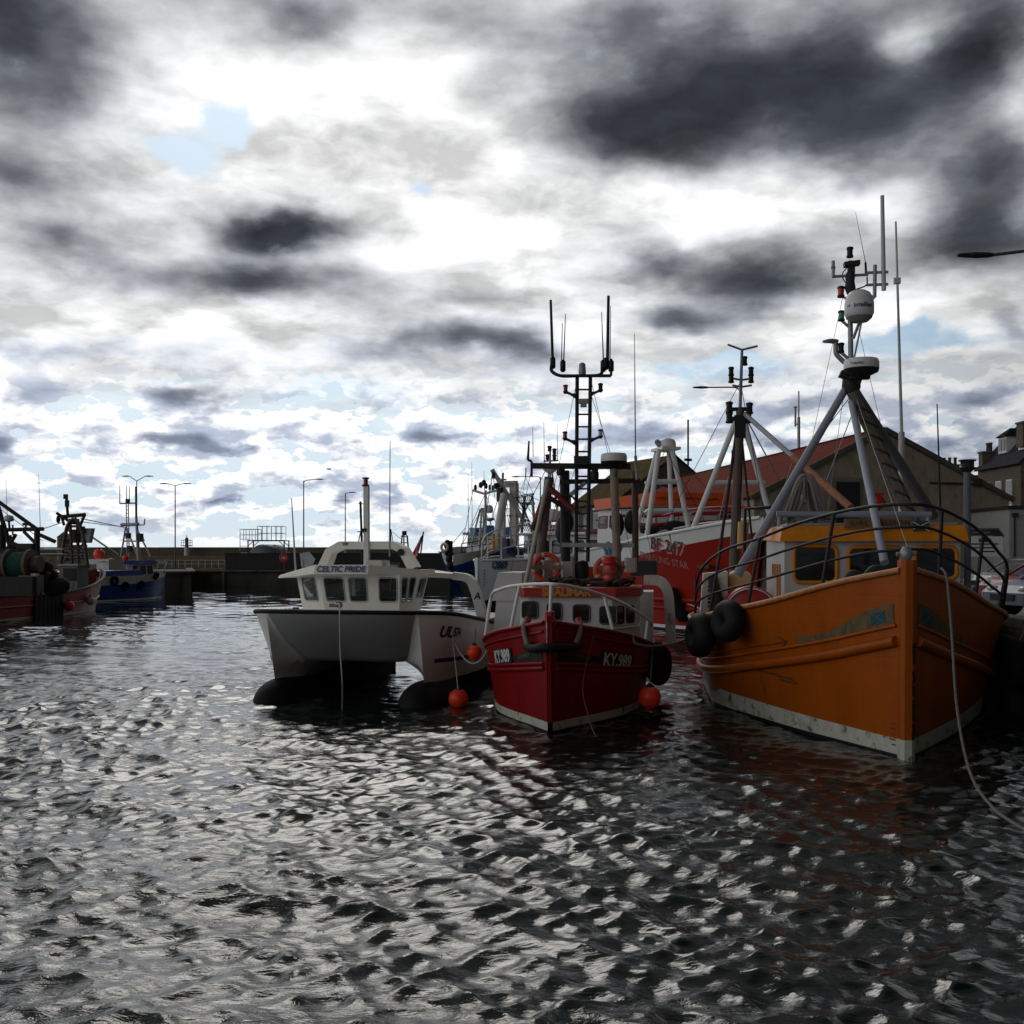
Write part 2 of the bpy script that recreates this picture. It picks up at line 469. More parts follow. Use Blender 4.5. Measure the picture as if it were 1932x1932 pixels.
SKY_DARK = [  (1900, -260, 420, 260, .8), (-150, -200, 300, 200, .6), (1350, -350, 300, 200, .5),  # unseen clouds above the view, added to darken the water's reflections
  # u, v, half width, half height, thickness
    (40, 110, 190, 130, .75), (20, 330, 120, 70, .6), (560, 10, 190, 60, .42), (900, 0, 90, 60, .2),
    (1300, 190, 270, 120, .75), (1560, 130, 190, 120, .62), (1640, 240, 110, 80, .35), (1170, 270, 170, 75, .4), (1000, 60, 260, 50, .22), (1880, 90, 110, 70, .7), (1860, 300, 110, 130, .62), (1840, 440, 170, 70, .6),
    (1750, 180, 120, 100, .35),
    (535, 425, 125, 36, 1.0), (490, 520, 110, 45, .55), (640, 520, 120, 40, .3), (380, 500, 120, 40, .3), (120, 480, 130, 40, .35),
    (1400, 510, 110, 40, .5), (1480, 540, 150, 40, .45), (1230, 490, 110, 36, .4), (1280, 595, 110, 30, .6), (850, 650, 150, 32, .65), (900, 570, 120, 36, .4), (1000, 660, 60, 25, .3),
    (680, 245, 45, 26, .35), (80, 730, 80, 26, .45), (370, 765, 75, 26, .6), (0, 815, 40, 26, .6), (150, 640, 180, 24, .2), (60, 660, 120, 30, .2),
    (820, 825, 75, 18, .55), (760, 855, 160, 13, .35), (260, 840, 170, 14, .3), (430, 855, 120, 10, .3), (1180, 800, 120, 18, .45), (1150, 770, 60, 14, .3), (1500, 765, 130, 22, .5), (1830, 755, 90, 24, .55),
    (1450, 830, 120, 22, .5), (1200, 830, 130, 18, .5), (1640, 830, 80, 20, .3), (1760, 860, 90, 18, .3), (1920, 630, 40, 40, .4),
    (450, 950, 70, 9, .35), (620, 985, 60, 7, .35), (640, 930, 45, 12, .3), (760, 940, 40, 10, .3),
    (760, 180, 230, 130, -.20), (500, 230, 260, 110, -.16), (900, 330, 160, 90, -.18), (1250, 370, 150, 50, -.25), (1480, 390, 150, 45, -.3), (1740, 70, 60, 35, -.35), (350, 590, 300, 35, -.2), (1600, 490, 60, 40, -.2),
    (1550, 610, 260, 24, -.2), (1000, 470, 110, 50, -.15),
]
SKY_HOLES = [
    (440, 235, 60, 40, .7), (350, 280, 75, 36, .7), (360, 315, 35, 25, .5), (806, 355, 24, 18, .6), (640, 735, 120, 26, .75), (560, 765, 60, 20, .5), (1300, 690, 110, 26, .8), (1420, 670, 90, 18, .7), (1680, 650, 120, 24, .8), (1800, 670, 90, 16, .6), (900, 775, 90, 12, .4),
    (130, 905, 150, 18, .45), (560, 905, 110, 14, .35), (350, 725, 90, 10, .4), (800, 1010, 500, 20, .3),
]
make_world()
su = bpy.data.lights.new('sun', 'SUN'); su.energy = .5; su.specular_factor = 1.; su.angle = math.radians(25); su.color = (1., .95, .88)
so = bpy.data.objects.new('sun', su); COL.objects.link(so)
so.rotation_euler = (math.radians(90) - SUN_EL, 0, PI - SUN_AZ)
so.rotation_euler = Vector((-math.sin(SUN_AZ) * math.cos(SUN_EL), -math.cos(SUN_AZ) * math.cos(SUN_EL), -math.sin(SUN_EL))).to_track_quat('-Z', 'Y').to_euler()

cam = bpy.data.cameras.new('camera'); co = bpy.data.objects.new('camera', cam); COL.objects.link(co)
co.location = (0, 0, CH); co.rotation_euler = (PI / 2, 0, 0)
cam.sensor_width = 36; cam.sensor_fit = 'HORIZONTAL'; cam.lens = 36 * F / 1932; cam.shift_y = (HV - CU) / 1932
cam.clip_start = .1; cam.clip_end = 20000
SC.camera = co
SC.view_settings.view_transform = 'Standard'; SC.view_settings.look = 'None'; SC.view_settings.exposure = .15; SC.view_settings.gamma = 1
SC.render.resolution_x = SC.render.resolution_y = 1024

# ------------------------------------------------------------------ water
def make_water():
    rows = [3.0]
    while rows[-1] < 6000: rows.append(rows[-1] * (1.0036 if rows[-1] < 60 else 1.006 if rows[-1] < 250 else 1.02))
    Yr = np.array(rows); T = np.concatenate([np.linspace(-1.2, -.62, 60)[:-1], np.linspace(-.62, .62, 620), np.linspace(.62, 1.2, 60)[1:]])
    sp = np.gradient(Yr)
    X = Yr[:, None] * T[None, :]; Y = np.repeat(Yr[:, None], len(T), 1); S = np.repeat(sp[:, None], len(T), 1)
    Z = np.zeros_like(X); DX = np.zeros_like(X); DY = np.zeros_like(X)
    rng = np.random.RandomState(11)
    # slow patches of rougher and calmer water
    pat = .95 + .22 * np.sin(X * .23 + Y * .11 + 1.) * np.sin(X * .09 - Y * .17) + .14 * np.sin(X * .51 + 1.3 * np.sin(Y * .13))
    lee = 1 - .45 * np.exp(-(((X - 4) / 7) ** 2 + ((Y - 19) / 6) ** 2))
    for i in range(88):
        lam = .2 * (4.6 / .2) ** ((i + rng.rand()) / 88)
        spread = .95 if lam < 1 else .6
        ang = math.radians(250) + rng.randn() * spread * .8
        k = 2 * PI / lam; kx, ky = k * math.cos(ang), k * math.sin(ang)
        slope = .043 * (1.0 if lam < 1.6 else (1.6 / lam) ** 1.15) * (.6 + .8 * rng.rand()) * (1.75 if lam < .5 else 1.05 if lam < .9 else .66 if lam < 2 else .8)
        A = slope / k
        W = np.clip((lam / S - 2.) / 2.5, 0, 1)
        # wave groups
        gp = 1 + .5 * np.sin(X * kx * .13 + Y * ky * .11 + rng.rand() * 6.28) 
        ph = kx * X + ky * Y + rng.rand() * 6.28 + .8 * np.sin(X * .37 * rng.rand() + Y * .31 * rng.rand() + 6 * rng.rand())
        far = 1 - .55 * np.clip((Y - 11) / 24, 0, 1)
        amp = A * W * gp * pat * far * (lee if lam < 3 else 1)
        Z += amp * np.sin(ph); q = .8
        DX += q * amp * (kx / k) * np.cos(ph); DY += q * amp * (ky / k) * np.cos(ph)
    X = X + DX; Y = Y + DY
    nr, nc = X.shape
    me = bpy.data.meshes.new('water')
    co_ = np.stack([X, Y, Z], -1).reshape(-1, 3)
    idx = np.arange(nr * nc).reshape(nr, nc)
    q = np.stack([idx[:-1, :-1], idx[:-1, 1:], idx[1:, 1:], idx[1:, :-1]], -1).reshape(-1)
    nf = len(q) // 4
    me.vertices.add(nr * nc); me.vertices.foreach_set('co', co_.reshape(-1))
    me.loops.add(nf * 4); me.loops.foreach_set('vertex_index', q)
    me.polygons.add(nf); me.polygons.foreach_set('loop_start', np.arange(nf) * 4); me.polygons.foreach_set('loop_total', np.full(nf, 4))
    me.polygons.foreach_set('use_smooth', np.ones(nf, bool)); me.update(); me.validate()
    m = bpy.data.materials.new('sea water'); m.use_nodes = True; nt = m.node_tree; L = nt.links; bs = nt.nodes['Principled BSDF']
    bs.inputs['Base Color'].default_value = (.007, .013, .012, 1); bs.inputs['Roughness'].default_value = .03; bs.inputs['IOR'].default_value = 1.48
    tc = nd(nt, 'ShaderNodeTexCoord')
    mp = nd(nt, 'ShaderNodeMapping'); mp.inputs['Scale'].default_value = (.42, 1.0, 1.); mp.inputs['Rotation'].default_value = (0, 0, .25); L.new(tc.outputs['Object'], mp.inputs[0])
    n1 = nd(nt, 'ShaderNodeTexNoise'); n1.inputs['Scale'].default_value = 11.; n1.inputs['Detail'].default_value = 4; n1.inputs['Roughness'].default_value = .6; n1.inputs['Distortion'].default_value = .6
    n2 = nd(nt, 'ShaderNodeTexNoise'); n2.inputs['Scale'].default_value = 3.2; n2.inputs['Detail'].default_value = 3; n2.inputs['Roughness'].default_value = .5; n2.inputs['Distortion'].default_value = .4
    L.new(mp.outputs[0], n1.inputs['Vector']); L.new(mp.outputs[0], n2.inputs['Vector'])
    sxyz = nd(nt, 'ShaderNodeSeparateXYZ'); L.new(tc.outputs['Object'], sxyz.inputs[0])
    pn = nd(nt, 'ShaderNodeTexNoise'); pn.inputs['Scale'].default_value = .35; pn.inputs['Detail'].default_value = 3; L.new(mp.outputs[0], pn.inputs['Vector'])
    pr = nd(nt, 'ShaderNodeMapRange'); pr.inputs['From Min'].default_value = .38; pr.inputs['From Max'].default_value = .66; pr.inputs['To Min'].default_value = .3; pr.inputs['To Max'].default_value = 1.; L.new(pn.outputs['Fac'], pr.inputs['Value'])
    fd = nd(nt, 'ShaderNodeMapRange'); fd.inputs['From Min'].default_value = 10; fd.inputs['From Max'].default_value = 45; fd.inputs['To Min'].default_value = 1.; fd.inputs['To Max'].default_value = .10; L.new(sxyz.outputs[1], fd.inputs['Value'])
    pm = nd(nt, 'ShaderNodeMath', operation='MULTIPLY'); L.new(pr.outputs[0], pm.inputs[0]); L.new(fd.outputs[0], pm.inputs[1])
    b1 = nd(nt, 'ShaderNodeBump'); b1.inputs['Strength'].default_value = 1.; b1.inputs['Distance'].default_value = .022
    b2 = nd(nt, 'ShaderNodeBump'); b2.inputs['Strength'].default_value = 1.; b2.inputs['Distance'].default_value = .03
    L.new(pm.outputs[0], b1.inputs['Strength']); L.new(fd.outputs[0], b2.inputs['Strength']); L.new(n1.outputs['Fac'], b1.inputs['Height']); L.new(n2.outputs['Fac'], b2.inputs['Height']); L.new(b1.outputs[0], b2.inputs['Normal']); L.new(b2.outputs[0], bs.inputs['Normal'])
    me.materials.append(m)
    o = bpy.data.objects.new('water', me); COL.objects.link(o); o['kind'] = 'structure'
make_water()
# ------------------------------------------------------------------ shared materials
WHITE = mat('white gloss paint', (.72, .72, .70), .35, var=.06, stain=(.42, .36, .28), samt=.12, sscale=2.2, streak=.3)
GREYW = mat('weathered white paint', (.55, .55, .53), .5, var=.1, stain=(.25, .19, .13), samt=.3, sscale=2.5, streak=.35)
CREAM = mat('cream gelcoat', (.70, .67, .57), .35, var=.07, stain=(.40, .36, .24), samt=.15, sscale=1.2)
BLACK = mat('black paint', (.016, .016, .018), .5, spec=.3, var=.2)
RUBBER = mat('black rubber', (.009, .009, .010), .65, spec=.25, var=.3, bump=.3, bscale=18)
DARK = mat('dark steel', (.035, .033, .032), .6, spec=.25, var=.3, stain=(.10, .05, .025), samt=.3, sscale=4)
STEEL = mat('galvanised steel', (.30, .31, .32), .45, metal=.4, var=.15, stain=(.16, .11, .07), samt=.22, sscale=5)
GREYP = mat('grey blue paint', (.24, .26, .31), .45, var=.12, stain=(.16, .10, .06), samt=.25, sscale=3)
WOOD = mat('weathered timber', (.15, .125, .10), .75, var=.35, scale=6, streak=.15, bump=.4, bscale=25)
BROWN = mat('brown painted steel', (.09, .065, .05), .6, var=.3, stain=(.13, .055, .02), samt=.45, sscale=5)
GLASS = mat('dark window glass', (.012, .015, .018), .06, var=.1, spec=.8)
ORANGEB = mat('orange buoy vinyl', (.86, .050, .010), .42, var=.06)
REDP = mat('red paint', (.42, .018, .012), .4, var=.12, stain=(.12, .03, .02), samt=.2, sscale=3)
ROPE = mat('pale rope', (.50, .48, .43), .85, var=.2, scale=40, bump=.6, bscale=120)
ROPED = mat('dark rope', (.20, .19, .17), .85, var=.25, scale=40, bump=.6, bscale=120)
CONC = mat('harbour concrete', (.20, .19, .165), .85, var=.25, scale=1.2, bump=.5, bscale=6, stain=(.06, .07, .045), samt=.45, sscale=.5)
QWALL = mat('quay masonry', (.10, .095, .08), .85, var=.3, scale=2., bump=.6, bscale=5, stain=(.025, .035, .02), samt=.6, sscale=.7)
ASPH = mat('asphalt', (.05, .05, .05), .9, var=.25, scale=8, bump=.4, bscale=60)
BLUEP = mat('blue hull paint', (.012, .065, .33), .38, spec=.25, var=.1, stain=(.05, .06, .10), samt=.25, sscale=2)
LAMPG = mat('lamp post grey', (.10, .105, .11), .5, metal=.3, var=.1)
REDGLASS = mat('red lamp glass', (.45, .01, .01), .2)
GRNGLASS = mat('green lamp glass', (.01, .22, .16), .2)

# ------------------------------------------------------------------ quays (ground level z = 1.9)
QZ = 1.9
edge = [(10.9, -40), (10.9, 22), (12.2, 34), (13.9, 48), (14.2, 64), (13.0, 76), (9.0, 92), (5.2, 112), (2.6, 124)]
def quay_block(mb, edge, far):
    n = len(edge)
    top = [Vector((x, y, QZ)) for x, y in edge] + [Vector((x, y, QZ)) for x, y in far]
    bot = [Vector((p.x, p.y, -3)) for p in top]
    mb.hexa(bot, top)
b = MB(); quay_block(b, edge, [(2.6, 400), (260, 400), (260, -40)])
struct('quay', b, CONC)
# facing stones of the quay: a coping course standing a little proud
b = MB()
for (x0, y0), (x1, y1) in zip(edge, edge[1:]):
    b.beam((x0 + .18, y0, QZ + .07), (x1 + .18, y1, QZ + .07), .46, .22)
    b.beam((x0 - .02, y0, .75), (x1 - .02, y1, .75), .05, 2.2)
struct('quay_wall', b, QWALL)
b = MB(); b.plate([(14.5, -30, QZ + .004), (150, -30, QZ + .004), (150, 150, QZ + .004), (16.5, 60, QZ + .004)], .004)
struct('road', b, ASPH)
b = MB(); b.box((-25, -12, -.6), (70, 22, 5.0)); struct('quay_landing', b, CONC)

# ------------------------------------------------------------------ far piers
PIERT = mat('pier concrete', (.085, .08, .062), .85, var=.3, scale=.8, bump=.7, bscale=3, stain=(.03, .035, .02), samt=.65, sscale=.45, streak=.4)
def pier(name, label, pts, zt, cap=True, m=PIERT):
    t = thing(name, label, 'pier', (pts[0][0], pts[0][1], 0)); ox, oy = pts[0]
    P = [(x - ox, y - oy) for x, y in pts]
    b = MB(); b.hexa([Vector((x, y, -3)) for x, y in P], [Vector((x, y, zt)) for x, y in P]); obj('pier_wall', b, m, t)
    b = MB()
    for i in range(len(P)):
        (x0, y0), (x1, y1) = P[i], P[(i + 1) % len(P)]
        b.beam((x0, y0, zt + .06), (x1, y1, zt + .06), .7, .2)
    obj('coping', b, QWALL, t)
    # dark timber fender piles against the wall
    for k in range(int((Vector(P[1]) - Vector(P[0])).length // 9)):
        q = Vector(P[0]).lerp(Vector(P[1]), (k + .5) / ((Vector(P[1]) - Vector(P[0])).length // 9))
        b = MB(); b.box((q.x, q.y - .16, .2), (.3, .3, 3.4)); obj('fender_pile', b, WOOD, t)
    return t
pier('harbour_pier', 'long low weed stained concrete pier across the harbour behind the white catamaran', [(-39, 124), (4, 126), (4, 150), (-39, 150)], 1.75)
pier('pier_head', 'blunt concrete pier end just right of the blue and white boat bow', [(-62, 94), (-30.2, 92.6), (-28.9, 93.4), (-28.6, 95), (-37.6, 123.9), (-62, 123.9)], 2.05)
# sandstone breakwater with its white fence behind the blue boat
SAND = mat('sandstone wall', (.19, .15, .095), .85, var=.3, scale=1.5, bump=.6, bscale=4, stain=(.09, .08, .05), samt=.4, sscale=.6)
t = thing('breakwater_wall', 'long tan sandstone breakwater wall with parapet on the skyline behind blue boat', 'sea wall', (-60, 160, 0))
b = MB(); b.box((-20, 3, 1.0), (130, 6, 5.4)); b.box((45.5, 3, .6), (8, 5.6, 4.6)); obj('wall', b, SAND, t)
b = MB(); b.box((-21, 5, 4.35), (129, 1.2, 1.3)); obj('parapet', b, mat('dark sandstone', (.13, .105, .07), .9, var=.3, bump=.5, bscale=4), t)
b = MB()
for i in range(46): b.bar((2 + i, -.4, 1.9), (2 + i, -.4, 3.0), .035, 5)
for z in (2.45, 3.0): b.bar((2, -.4, z), (47, -.4, z), .035, 5)
obj('railing', b, WHITE, t)
# boarded wall along the far pier
t = thing('boarded_wall', 'long dark boarded wall standing on the far pier below the tank', 'wall', (-35.2, 131, 1.75))
b = MB(); b.box((14, .3, 1.05), (28.2, .6, 2.1)); obj('boarding', b, mat('tarred boards', (.022, .022, .026), .7, var=.3, scale=2, streak=.1), t)
b = MB(); b.box((14, .3, 2.16), (28.4, .8, .12)); obj('wall_cap', b, DARK, t)
t = thing('sea_wall', 'dark rough stone parapet wall on the far pier behind the catamaran cabin', 'sea wall', (-6.8, 134, 1.75))
b = MB(); b.box((5.4, .4, 1.15), (15.5, .8, 2.3)); obj('wall', b, QWALL, t)
b = MB(); b.box((5.4, .4, 2.36), (15.7, 1.0, .12)); obj('coping', b, QWALL, t)

# storage tank under its railed gantry
c = at(503, 1052, 136); t = thing('storage_tank', 'grey cylindrical fuel tank under railed steel gantry on the far pier', 'tank', (c.x, c.y, 1.75))
R90 = Matrix.Rotation(PI / 2, 3, 'X')
b = MB(); b.lathe([(.01, -2.3), (2.05, -2.1), (2.35, -1.6), (2.35, 2.4), (2.05, 2.9), (.01, 3.1)], (0.3, 0, 2.15), 32, R=Matrix.Rotation(math.radians(72), 3, 'Z') @ Matrix.Rotation(PI / 2, 3, 'Y')); obj('tank_shell', b, mat('tank grey', (.11, .12, .135), .45, var=.15), t)
b = MB()
for x in (-2.3, 2.9):
    for y in (-1.6, 1.6):
        b.beam((x, y, 0), (x, y, 5.1), .16)
        b.beam((x, y, 4.2), (x + (.8 if x < 0 else -.8), y, 5.1), .1)
for y in (-1.6, 1.6): b.beam((-2.4, y, 5.15), (3.0, y, 5.15), .18)
for k in range(9): b.beam((-2.3 + k * .65, -1.6, 5.15), (-2.3 + k * .65, 1.6, 5.15), .1)
obj('gantry', b, DARK, t)
b = MB(); zt = 5.2
def rail_box(b, x0, x1, y0, y1, z0, z1, n=3):
    for x in np.linspace(x0, x1, n):
        for y in (y0, y1): b.bar((x, y, z0), (x, y, z1), .04, 5)
    for z in (z0 + (z1 - z0) * .5, z1):
        b.tube([(x0, y0, z), (x1, y0, z), (x1, y1, z), (x0, y1, z)], .04, 5, closed=True)
rail_box(b, -1.0, .4, -1.4, 1.4, zt, 7.6); rail_box(b, 1.0, 2.5, -1.4, 1.4, zt, 7.6); rail_box(b, -3.6, -1.0, -1.0, 1.0, 5.2, 7.1, 4)
for z in (3.0, 4.2, 5.4): b.bar((-3.6, -1, z), (-2.3, -1, z), .05, 5)
b.bar((-3.6, -1, 2.6), (-3.6, -1, 7.1), .05, 5)
obj('guard_rail', b, STEEL, t)
b = MB()
for x in (-.6, .2, 1.0): b.tube(catmull([(x, 0, 3.8), (x, 0, 4.25), (x + .15, 0, 4.4), (x + .35, 0, 4.3)], 4), .09, 6)
obj('vent_pipe', b, DARK, t); t.scale = (.88, .88, .74)

# lifebuoy station
c = at(522, 1052, 123); t = thing('lifebuoy_station', 'round red lifebuoy housing on a post at the far pier edge', 'lifebuoy station', (c.x, 127, 2.42)); t.scale = (.6, .6, .6)
b = MB(); b.lathe([(.01, -.16), (.92, -.14), (1.02, 0), (.92, .14), (.01, .16)], (0, 0, 1.55), 8, R=Matrix.Rotation(PI / 8, 3, 'Y') @ R90, smooth=False); b.box((0, 0, 2.72), (.9, .25, .22)); obj('housing', b, REDP, t)
b = MB(); b.box((0, .05, -.1), (.2, .16, 2.0)); obj('post', b, REDP, t)
b = MB(); b.mi = 0
b.box((0, -.18, 1.55), (.38, .02, .42)); b.box((-.42, -.18, 1.55), (.10, .02, .5)); b.box((.42, -.18, 1.55), (.10, .02, .5)); obj('pictogram', b, WHITE, t)

# small lighthouse
c = at(348.5, 1040, 162); t = thing('lighthouse', 'small white lighthouse with gallery at the end of the breakwater', 'lighthouse', (c.x, 163, 3.3))
b = MB(); b.lathe([(1.0, 0), (.85, 1.0), (.62, 3.2), (.62, 3.3)], n=16); obj('tower', b, GREYW, t)
b = MB(); b.lathe([(.6, 3.3), (1.9, 3.45), (1.9, 3.6), (.5, 3.6)], n=16); 
for k in range(10):
    a = 2 * PI * k / 10; b.bar((1.8 * math.cos(a), 1.8 * math.sin(a), 3.6), (1.8 * math.cos(a), 1.8 * math.sin(a), 5.0), .06, 5)
for z in (4.3, 5.0): b.tube([(1.8 * math.cos(2 * PI * k / 16), 1.8 * math.sin(2 * PI * k / 16), z) for k in range(16)], .06, 5, closed=True)
obj('gallery', b, GREYP, t)
b = MB(); b.lathe([(.55, 3.6), (.55, 4.9), (.75, 5.0), (.45, 5.5), (.12, 5.9), (.08, 6.5), (.01, 6.55)], n=14); obj('lantern', b, DARK, t); t.scale = (.47, .47, .55)
# stone lookout tower with pointed cap among the trawler gear
c = at(111, 1052, 150); t = thing('stone_tower', 'small stone tower with a pointed slate cap behind the trawler gallows', 'tower', (c.x, 152, 3.0))
b = MB(); b.box((0, 0, 1.6), (1.8, 1.8, 3.4), bev=.4); obj('wall', b, SAND, t)
b = MB(); b.lathe([(1.2, 3.3), (.01, 4.2)], n=8, smooth=False); obj('roof', b, DARK, t)

# ------------------------------------------------------------------ street lamps
def lamp_head(b, p, d, s=1.):
    d = Vector(d).normalized(); p = Vector(p); sd = Vector((-d.y, d.x, 0)); up = Vector((0, 0, 1))
    pr = [(0, .05, .05), (.15, .10, .07), (.45, .13, .08), (.85, .12, .05), (.95, .08, .03)]
    rows = []
    for l, w, h in pr:
        rows.append([p + d * l * s + sd * (w * s * math.cos(a)) + up * (h * s * math.sin(a)) for a in [2 * PI * k / 10 for k in range(11)]])
    b.grid(rows)
    b.add(rows[-1][:-1], [list(range(10))])
def street_lamp(label, base, H, arms, group='street lamps along the piers', rise=.35):
    t = thing('street_lamp', label, 'street lamp', base, 0, group)
    b = MB(); b.tube([(0, 0, 0), (0, 0, 1.2)], .13, 10); b.tube([(0, 0, 1.2), (0, 0, H)], .085, 10, r2=.06); obj('post', b, LAMPG, t)
    for d, L_ in arms:
        d = Vector((*d, 0)).normalized()
        b = MB()
        pts = catmull([(0, 0, H - .35), tuple(d * .12 + Vector((0, 0, H - .05))), tuple(d * .5 + Vector((0, 0, H + .05))), tuple(d * L_ + Vector((0, 0, H + .05 + rise * L_ * .25)))], 5) if len(arms) == 1 else [(0, 0, H - .05), tuple(d * L_ + Vector((0, 0, H + rise)))]
        b.tube(pts, .045, 7); obj('arm', b, LAMPG, t)
        b = MB(); lamp_head(b, pts[-1], d); obj('lamp_head', b, DARK, t)
    return t
def lbase(u, d): p = at(u, HV, d); return (p.x, d)
x, y = lbase(258, 128); street_lamp('tallest twin arm street lamp, its post rising beside the blue boat mast', (x, y, 1.75), 10.9, [((-1, .1), .9), ((1, .1), 1.0)], rise=.55)
x, y = lbase(330.5, 128); street_lamp('twin arm street lamp standing clear on the pier by the small lighthouse', (x, y, 1.75), 10.35, [((-1, .1), 1.0), ((1, .1), .95)], rise=.2)
x, y = lbase(573, 126.5); street_lamp('single arm street lamp on the pier just right of the tank', (x, y, 1.75), 10.8, [((1, .1), 1.4)])
x, y = lbase(651.5, 146); street_lamp('shorter looking single arm street lamp left of the catamaran white mast', (x, y, 1.75), 10.5, [((1, .1), .5)])
x, y = lbase(1019.5, 128); street_lamp('distant street lamp with its arm over the hanging net basket', (x, y, 1.9), 11.2, [((-1, .05), 2.5)], rise=0)
x, y = lbase(1397, 66); street_lamp('street lamp reaching left from behind the trawler mast with Y top', (x, y, 1.9), 12.0, [((-1, .0), 2.0)], rise=0)
street_lamp('near street lamp whose arm reaches in at the right edge of the photo', (14.9, 28.6, 1.9), 9.75, [((-1, .04), 1.95)], rise=-.3)

# ------------------------------------------------------------------ buildings on the right
def tile_mat(name, c1, c2, w=.28, moss=None, mamt=.3):
    m = bpy.data.materials.new(name); m.use_nodes = True; nt = m.node_tree; L = nt.links; bs = nt.nodes['Principled BSDF']
    tc = nd(nt, 'ShaderNodeTexCoord'); sp = nd(nt, 'ShaderNodeSeparateXYZ'); L.new(tc.outputs['UV'], sp.inputs[0])
    br = nd(nt, 'ShaderNodeTexBrick'); br.inputs['Scale'].default_value = 1; br.inputs['Brick Width'].default_value = w; br.inputs['Row Height'].default_value = w * 1.1; br.inputs['Mortar Size'].default_value = w * .13; br.inputs['Bias'].default_value = 0
    br.inputs['Color1'].default_value = (*c1, 1); br.inputs['Color2'].default_value = (*c2, 1); br.inputs['Mortar'].default_value = (c1[0] * .35, c1[1] * .35, c1[2] * .35, 1)
    L.new(tc.outputs['UV'], br.inputs['Vector'])
    nz = nd(nt, 'ShaderNodeTexNoise'); nz.inputs['Scale'].default_value = .5; nz.inputs['Detail'].default_value = 8; nz.inputs['Roughness'].default_value = .7; L.new(tc.outputs['UV'], nz.inputs['Vector'])
    r = nd(nt, 'ShaderNodeMapRange'); r.inputs['From Min'].default_value = .62 - mamt * .3; r.inputs['From Max'].default_value = .78 - mamt * .3; L.new(nz.outputs['Fac'], r.inputs['Value'])
    mx = nd(nt, 'ShaderNodeMix', data_type='RGBA'); L.new(r.outputs[0], mx.inputs[0]); L.new(br.outputs['Color'], mx.inputs[6]); mx.inputs[7].default_value = (*(moss or (c1[0] * .5, c1[1] * .6, c1[2] * .7)), 1)
    L.new(mx.outputs[2], bs.inputs['Base Color']); bs.inputs['Roughness'].default_value = 1.; bs.inputs['Specular IOR Level'].default_value = .08
    wv = nd(nt, 'ShaderNodeTexWave', wave_type='BANDS', bands_direction='Y', wave_profile='SAW'); wv.inputs['Scale'].default_value = 1 / (w * 1.1) / 6.2832 * 2 * PI / 1.0 * .16
    L.new(tc.outputs['UV'], wv.inputs['Vector'])
    bp = nd(nt, 'ShaderNodeBump'); bp.inputs['Strength'].default_value = .8; bp.inputs['Distance'].default_value = .06; L.new(br.outputs['Fac'], bp.inputs['Height']); bp.invert = True; L.new(bp.outputs[0], bs.inputs['Normal'])
    return m
def uv_plane(name, quad, th, m, parent, nu=None):     # a roof slope with UVs in metres; quad: eave0, eave1, ridge1, ridge0
    P = [Vector(p) for p in quad]
    b = MB(); b.plate(P, th)
    o = obj(name, b, m, parent); me = o.data
    ex = (P[1] - P[0]).normalized(); n = (P[1] - P[0]).cross(P[3] - P[0]).normalized(); ey = n.cross(ex)
    uv = me.uv_layers.new(name='UVMap')
    for l in me.loops:
        q = me.vertices[l.vertex_index].co - P[0]; uv.data[l.index].uv = (q.dot(ex), q.dot(ey))
    return o
REDTILE = tile_mat('red pantiles', (.20, .032, .016), (.27, .052, .024), .46, (.16, .05, .03), .35)
SLATE = tile_mat('grey slates', (.05, .052, .06), (.07, .072, .08), .25, (.05, .05, .045), .3)
MOSSY = tile_mat('mossy brown roof', (.10, .065, .03), (.13, .085, .04), .35, (.11, .085, .02), .6)
RENDER = mat('tan roughcast', (.25, .21, .15), .9, var=.3, scale=2, bump=.7, bscale=9, stain=(.13, .11, .075), samt=.35, sscale=.6, streak=.5)
STONE = mat('dark rubble stone', (.10, .082, .06), .9, var=.45, scale=3.5, bump=.9, bscale=5)
TRIM = mat('window trim paint', (.62, .61, .57), .5, var=.08)

class BFrame:                                   # building frame: o origin on ground, e along the gable face, r back along the ridge
    def __init__(s, o, rdir):
        s.r = Vector((rdir[0], rdir[1], 0)).normalized(); s.e = Vector((s.r.y, -s.r.x, 0)); s.o = Vector((o[0], o[1], 0)); s.rz = math.atan2(s.e.y, s.e.x)
# warehouse with red pantile roof: gable to the harbour head
wf = BFrame((26.2, 75), (-7, 45))
t = thing('warehouse', 'tan harbour warehouse with long red pantile roof and gable behind orange boat', 'building', (26.2, 75, QZ), wf.rz)
hw, hr, he, Lb = 9.6, 12.2 - QZ, 7.5 - QZ, 46
b = MB(); b.hexa([(-hw, 0, 0), (hw, 0, 0), (hw, 0, he), (0, 0, hr), (-hw, 0, he)], [(-hw, Lb, 0), (hw, Lb, 0), (hw, Lb, he), (0, Lb, hr), (-hw, Lb, he)]); obj('wall', b, RENDER, t)
uv_plane('roof_slope', [(-hw - .25, Lb, he - .02), (-hw - .25, -.12, he - .02), (0, -.12, hr + .12), (0, Lb, hr + .12)], .14, REDTILE, t)
uv_plane('roof_slope', [(hw + .25, -.12, he - .02), (hw + .25, Lb, he - .02), (0, Lb, hr + .12), (0, -.12, hr + .12)], .14, REDTILE, t)
b = MB(); 
for s_ in (-1, 1): b.beam((s_ * (hw + .3), -.16, he + .02), (0, -.16, hr + .22), .22, .34)
obj('gable_coping', b, mat('coping stone', (.085, .075, .055), .9, var=.3, bump=.5), t)
b = MB(); b.tube([(0, -.1, hr + .24), (0, Lb, hr + .24)], .16, 8); obj('ridge_tiles', b, REDTILE, t)
dx = -2.9
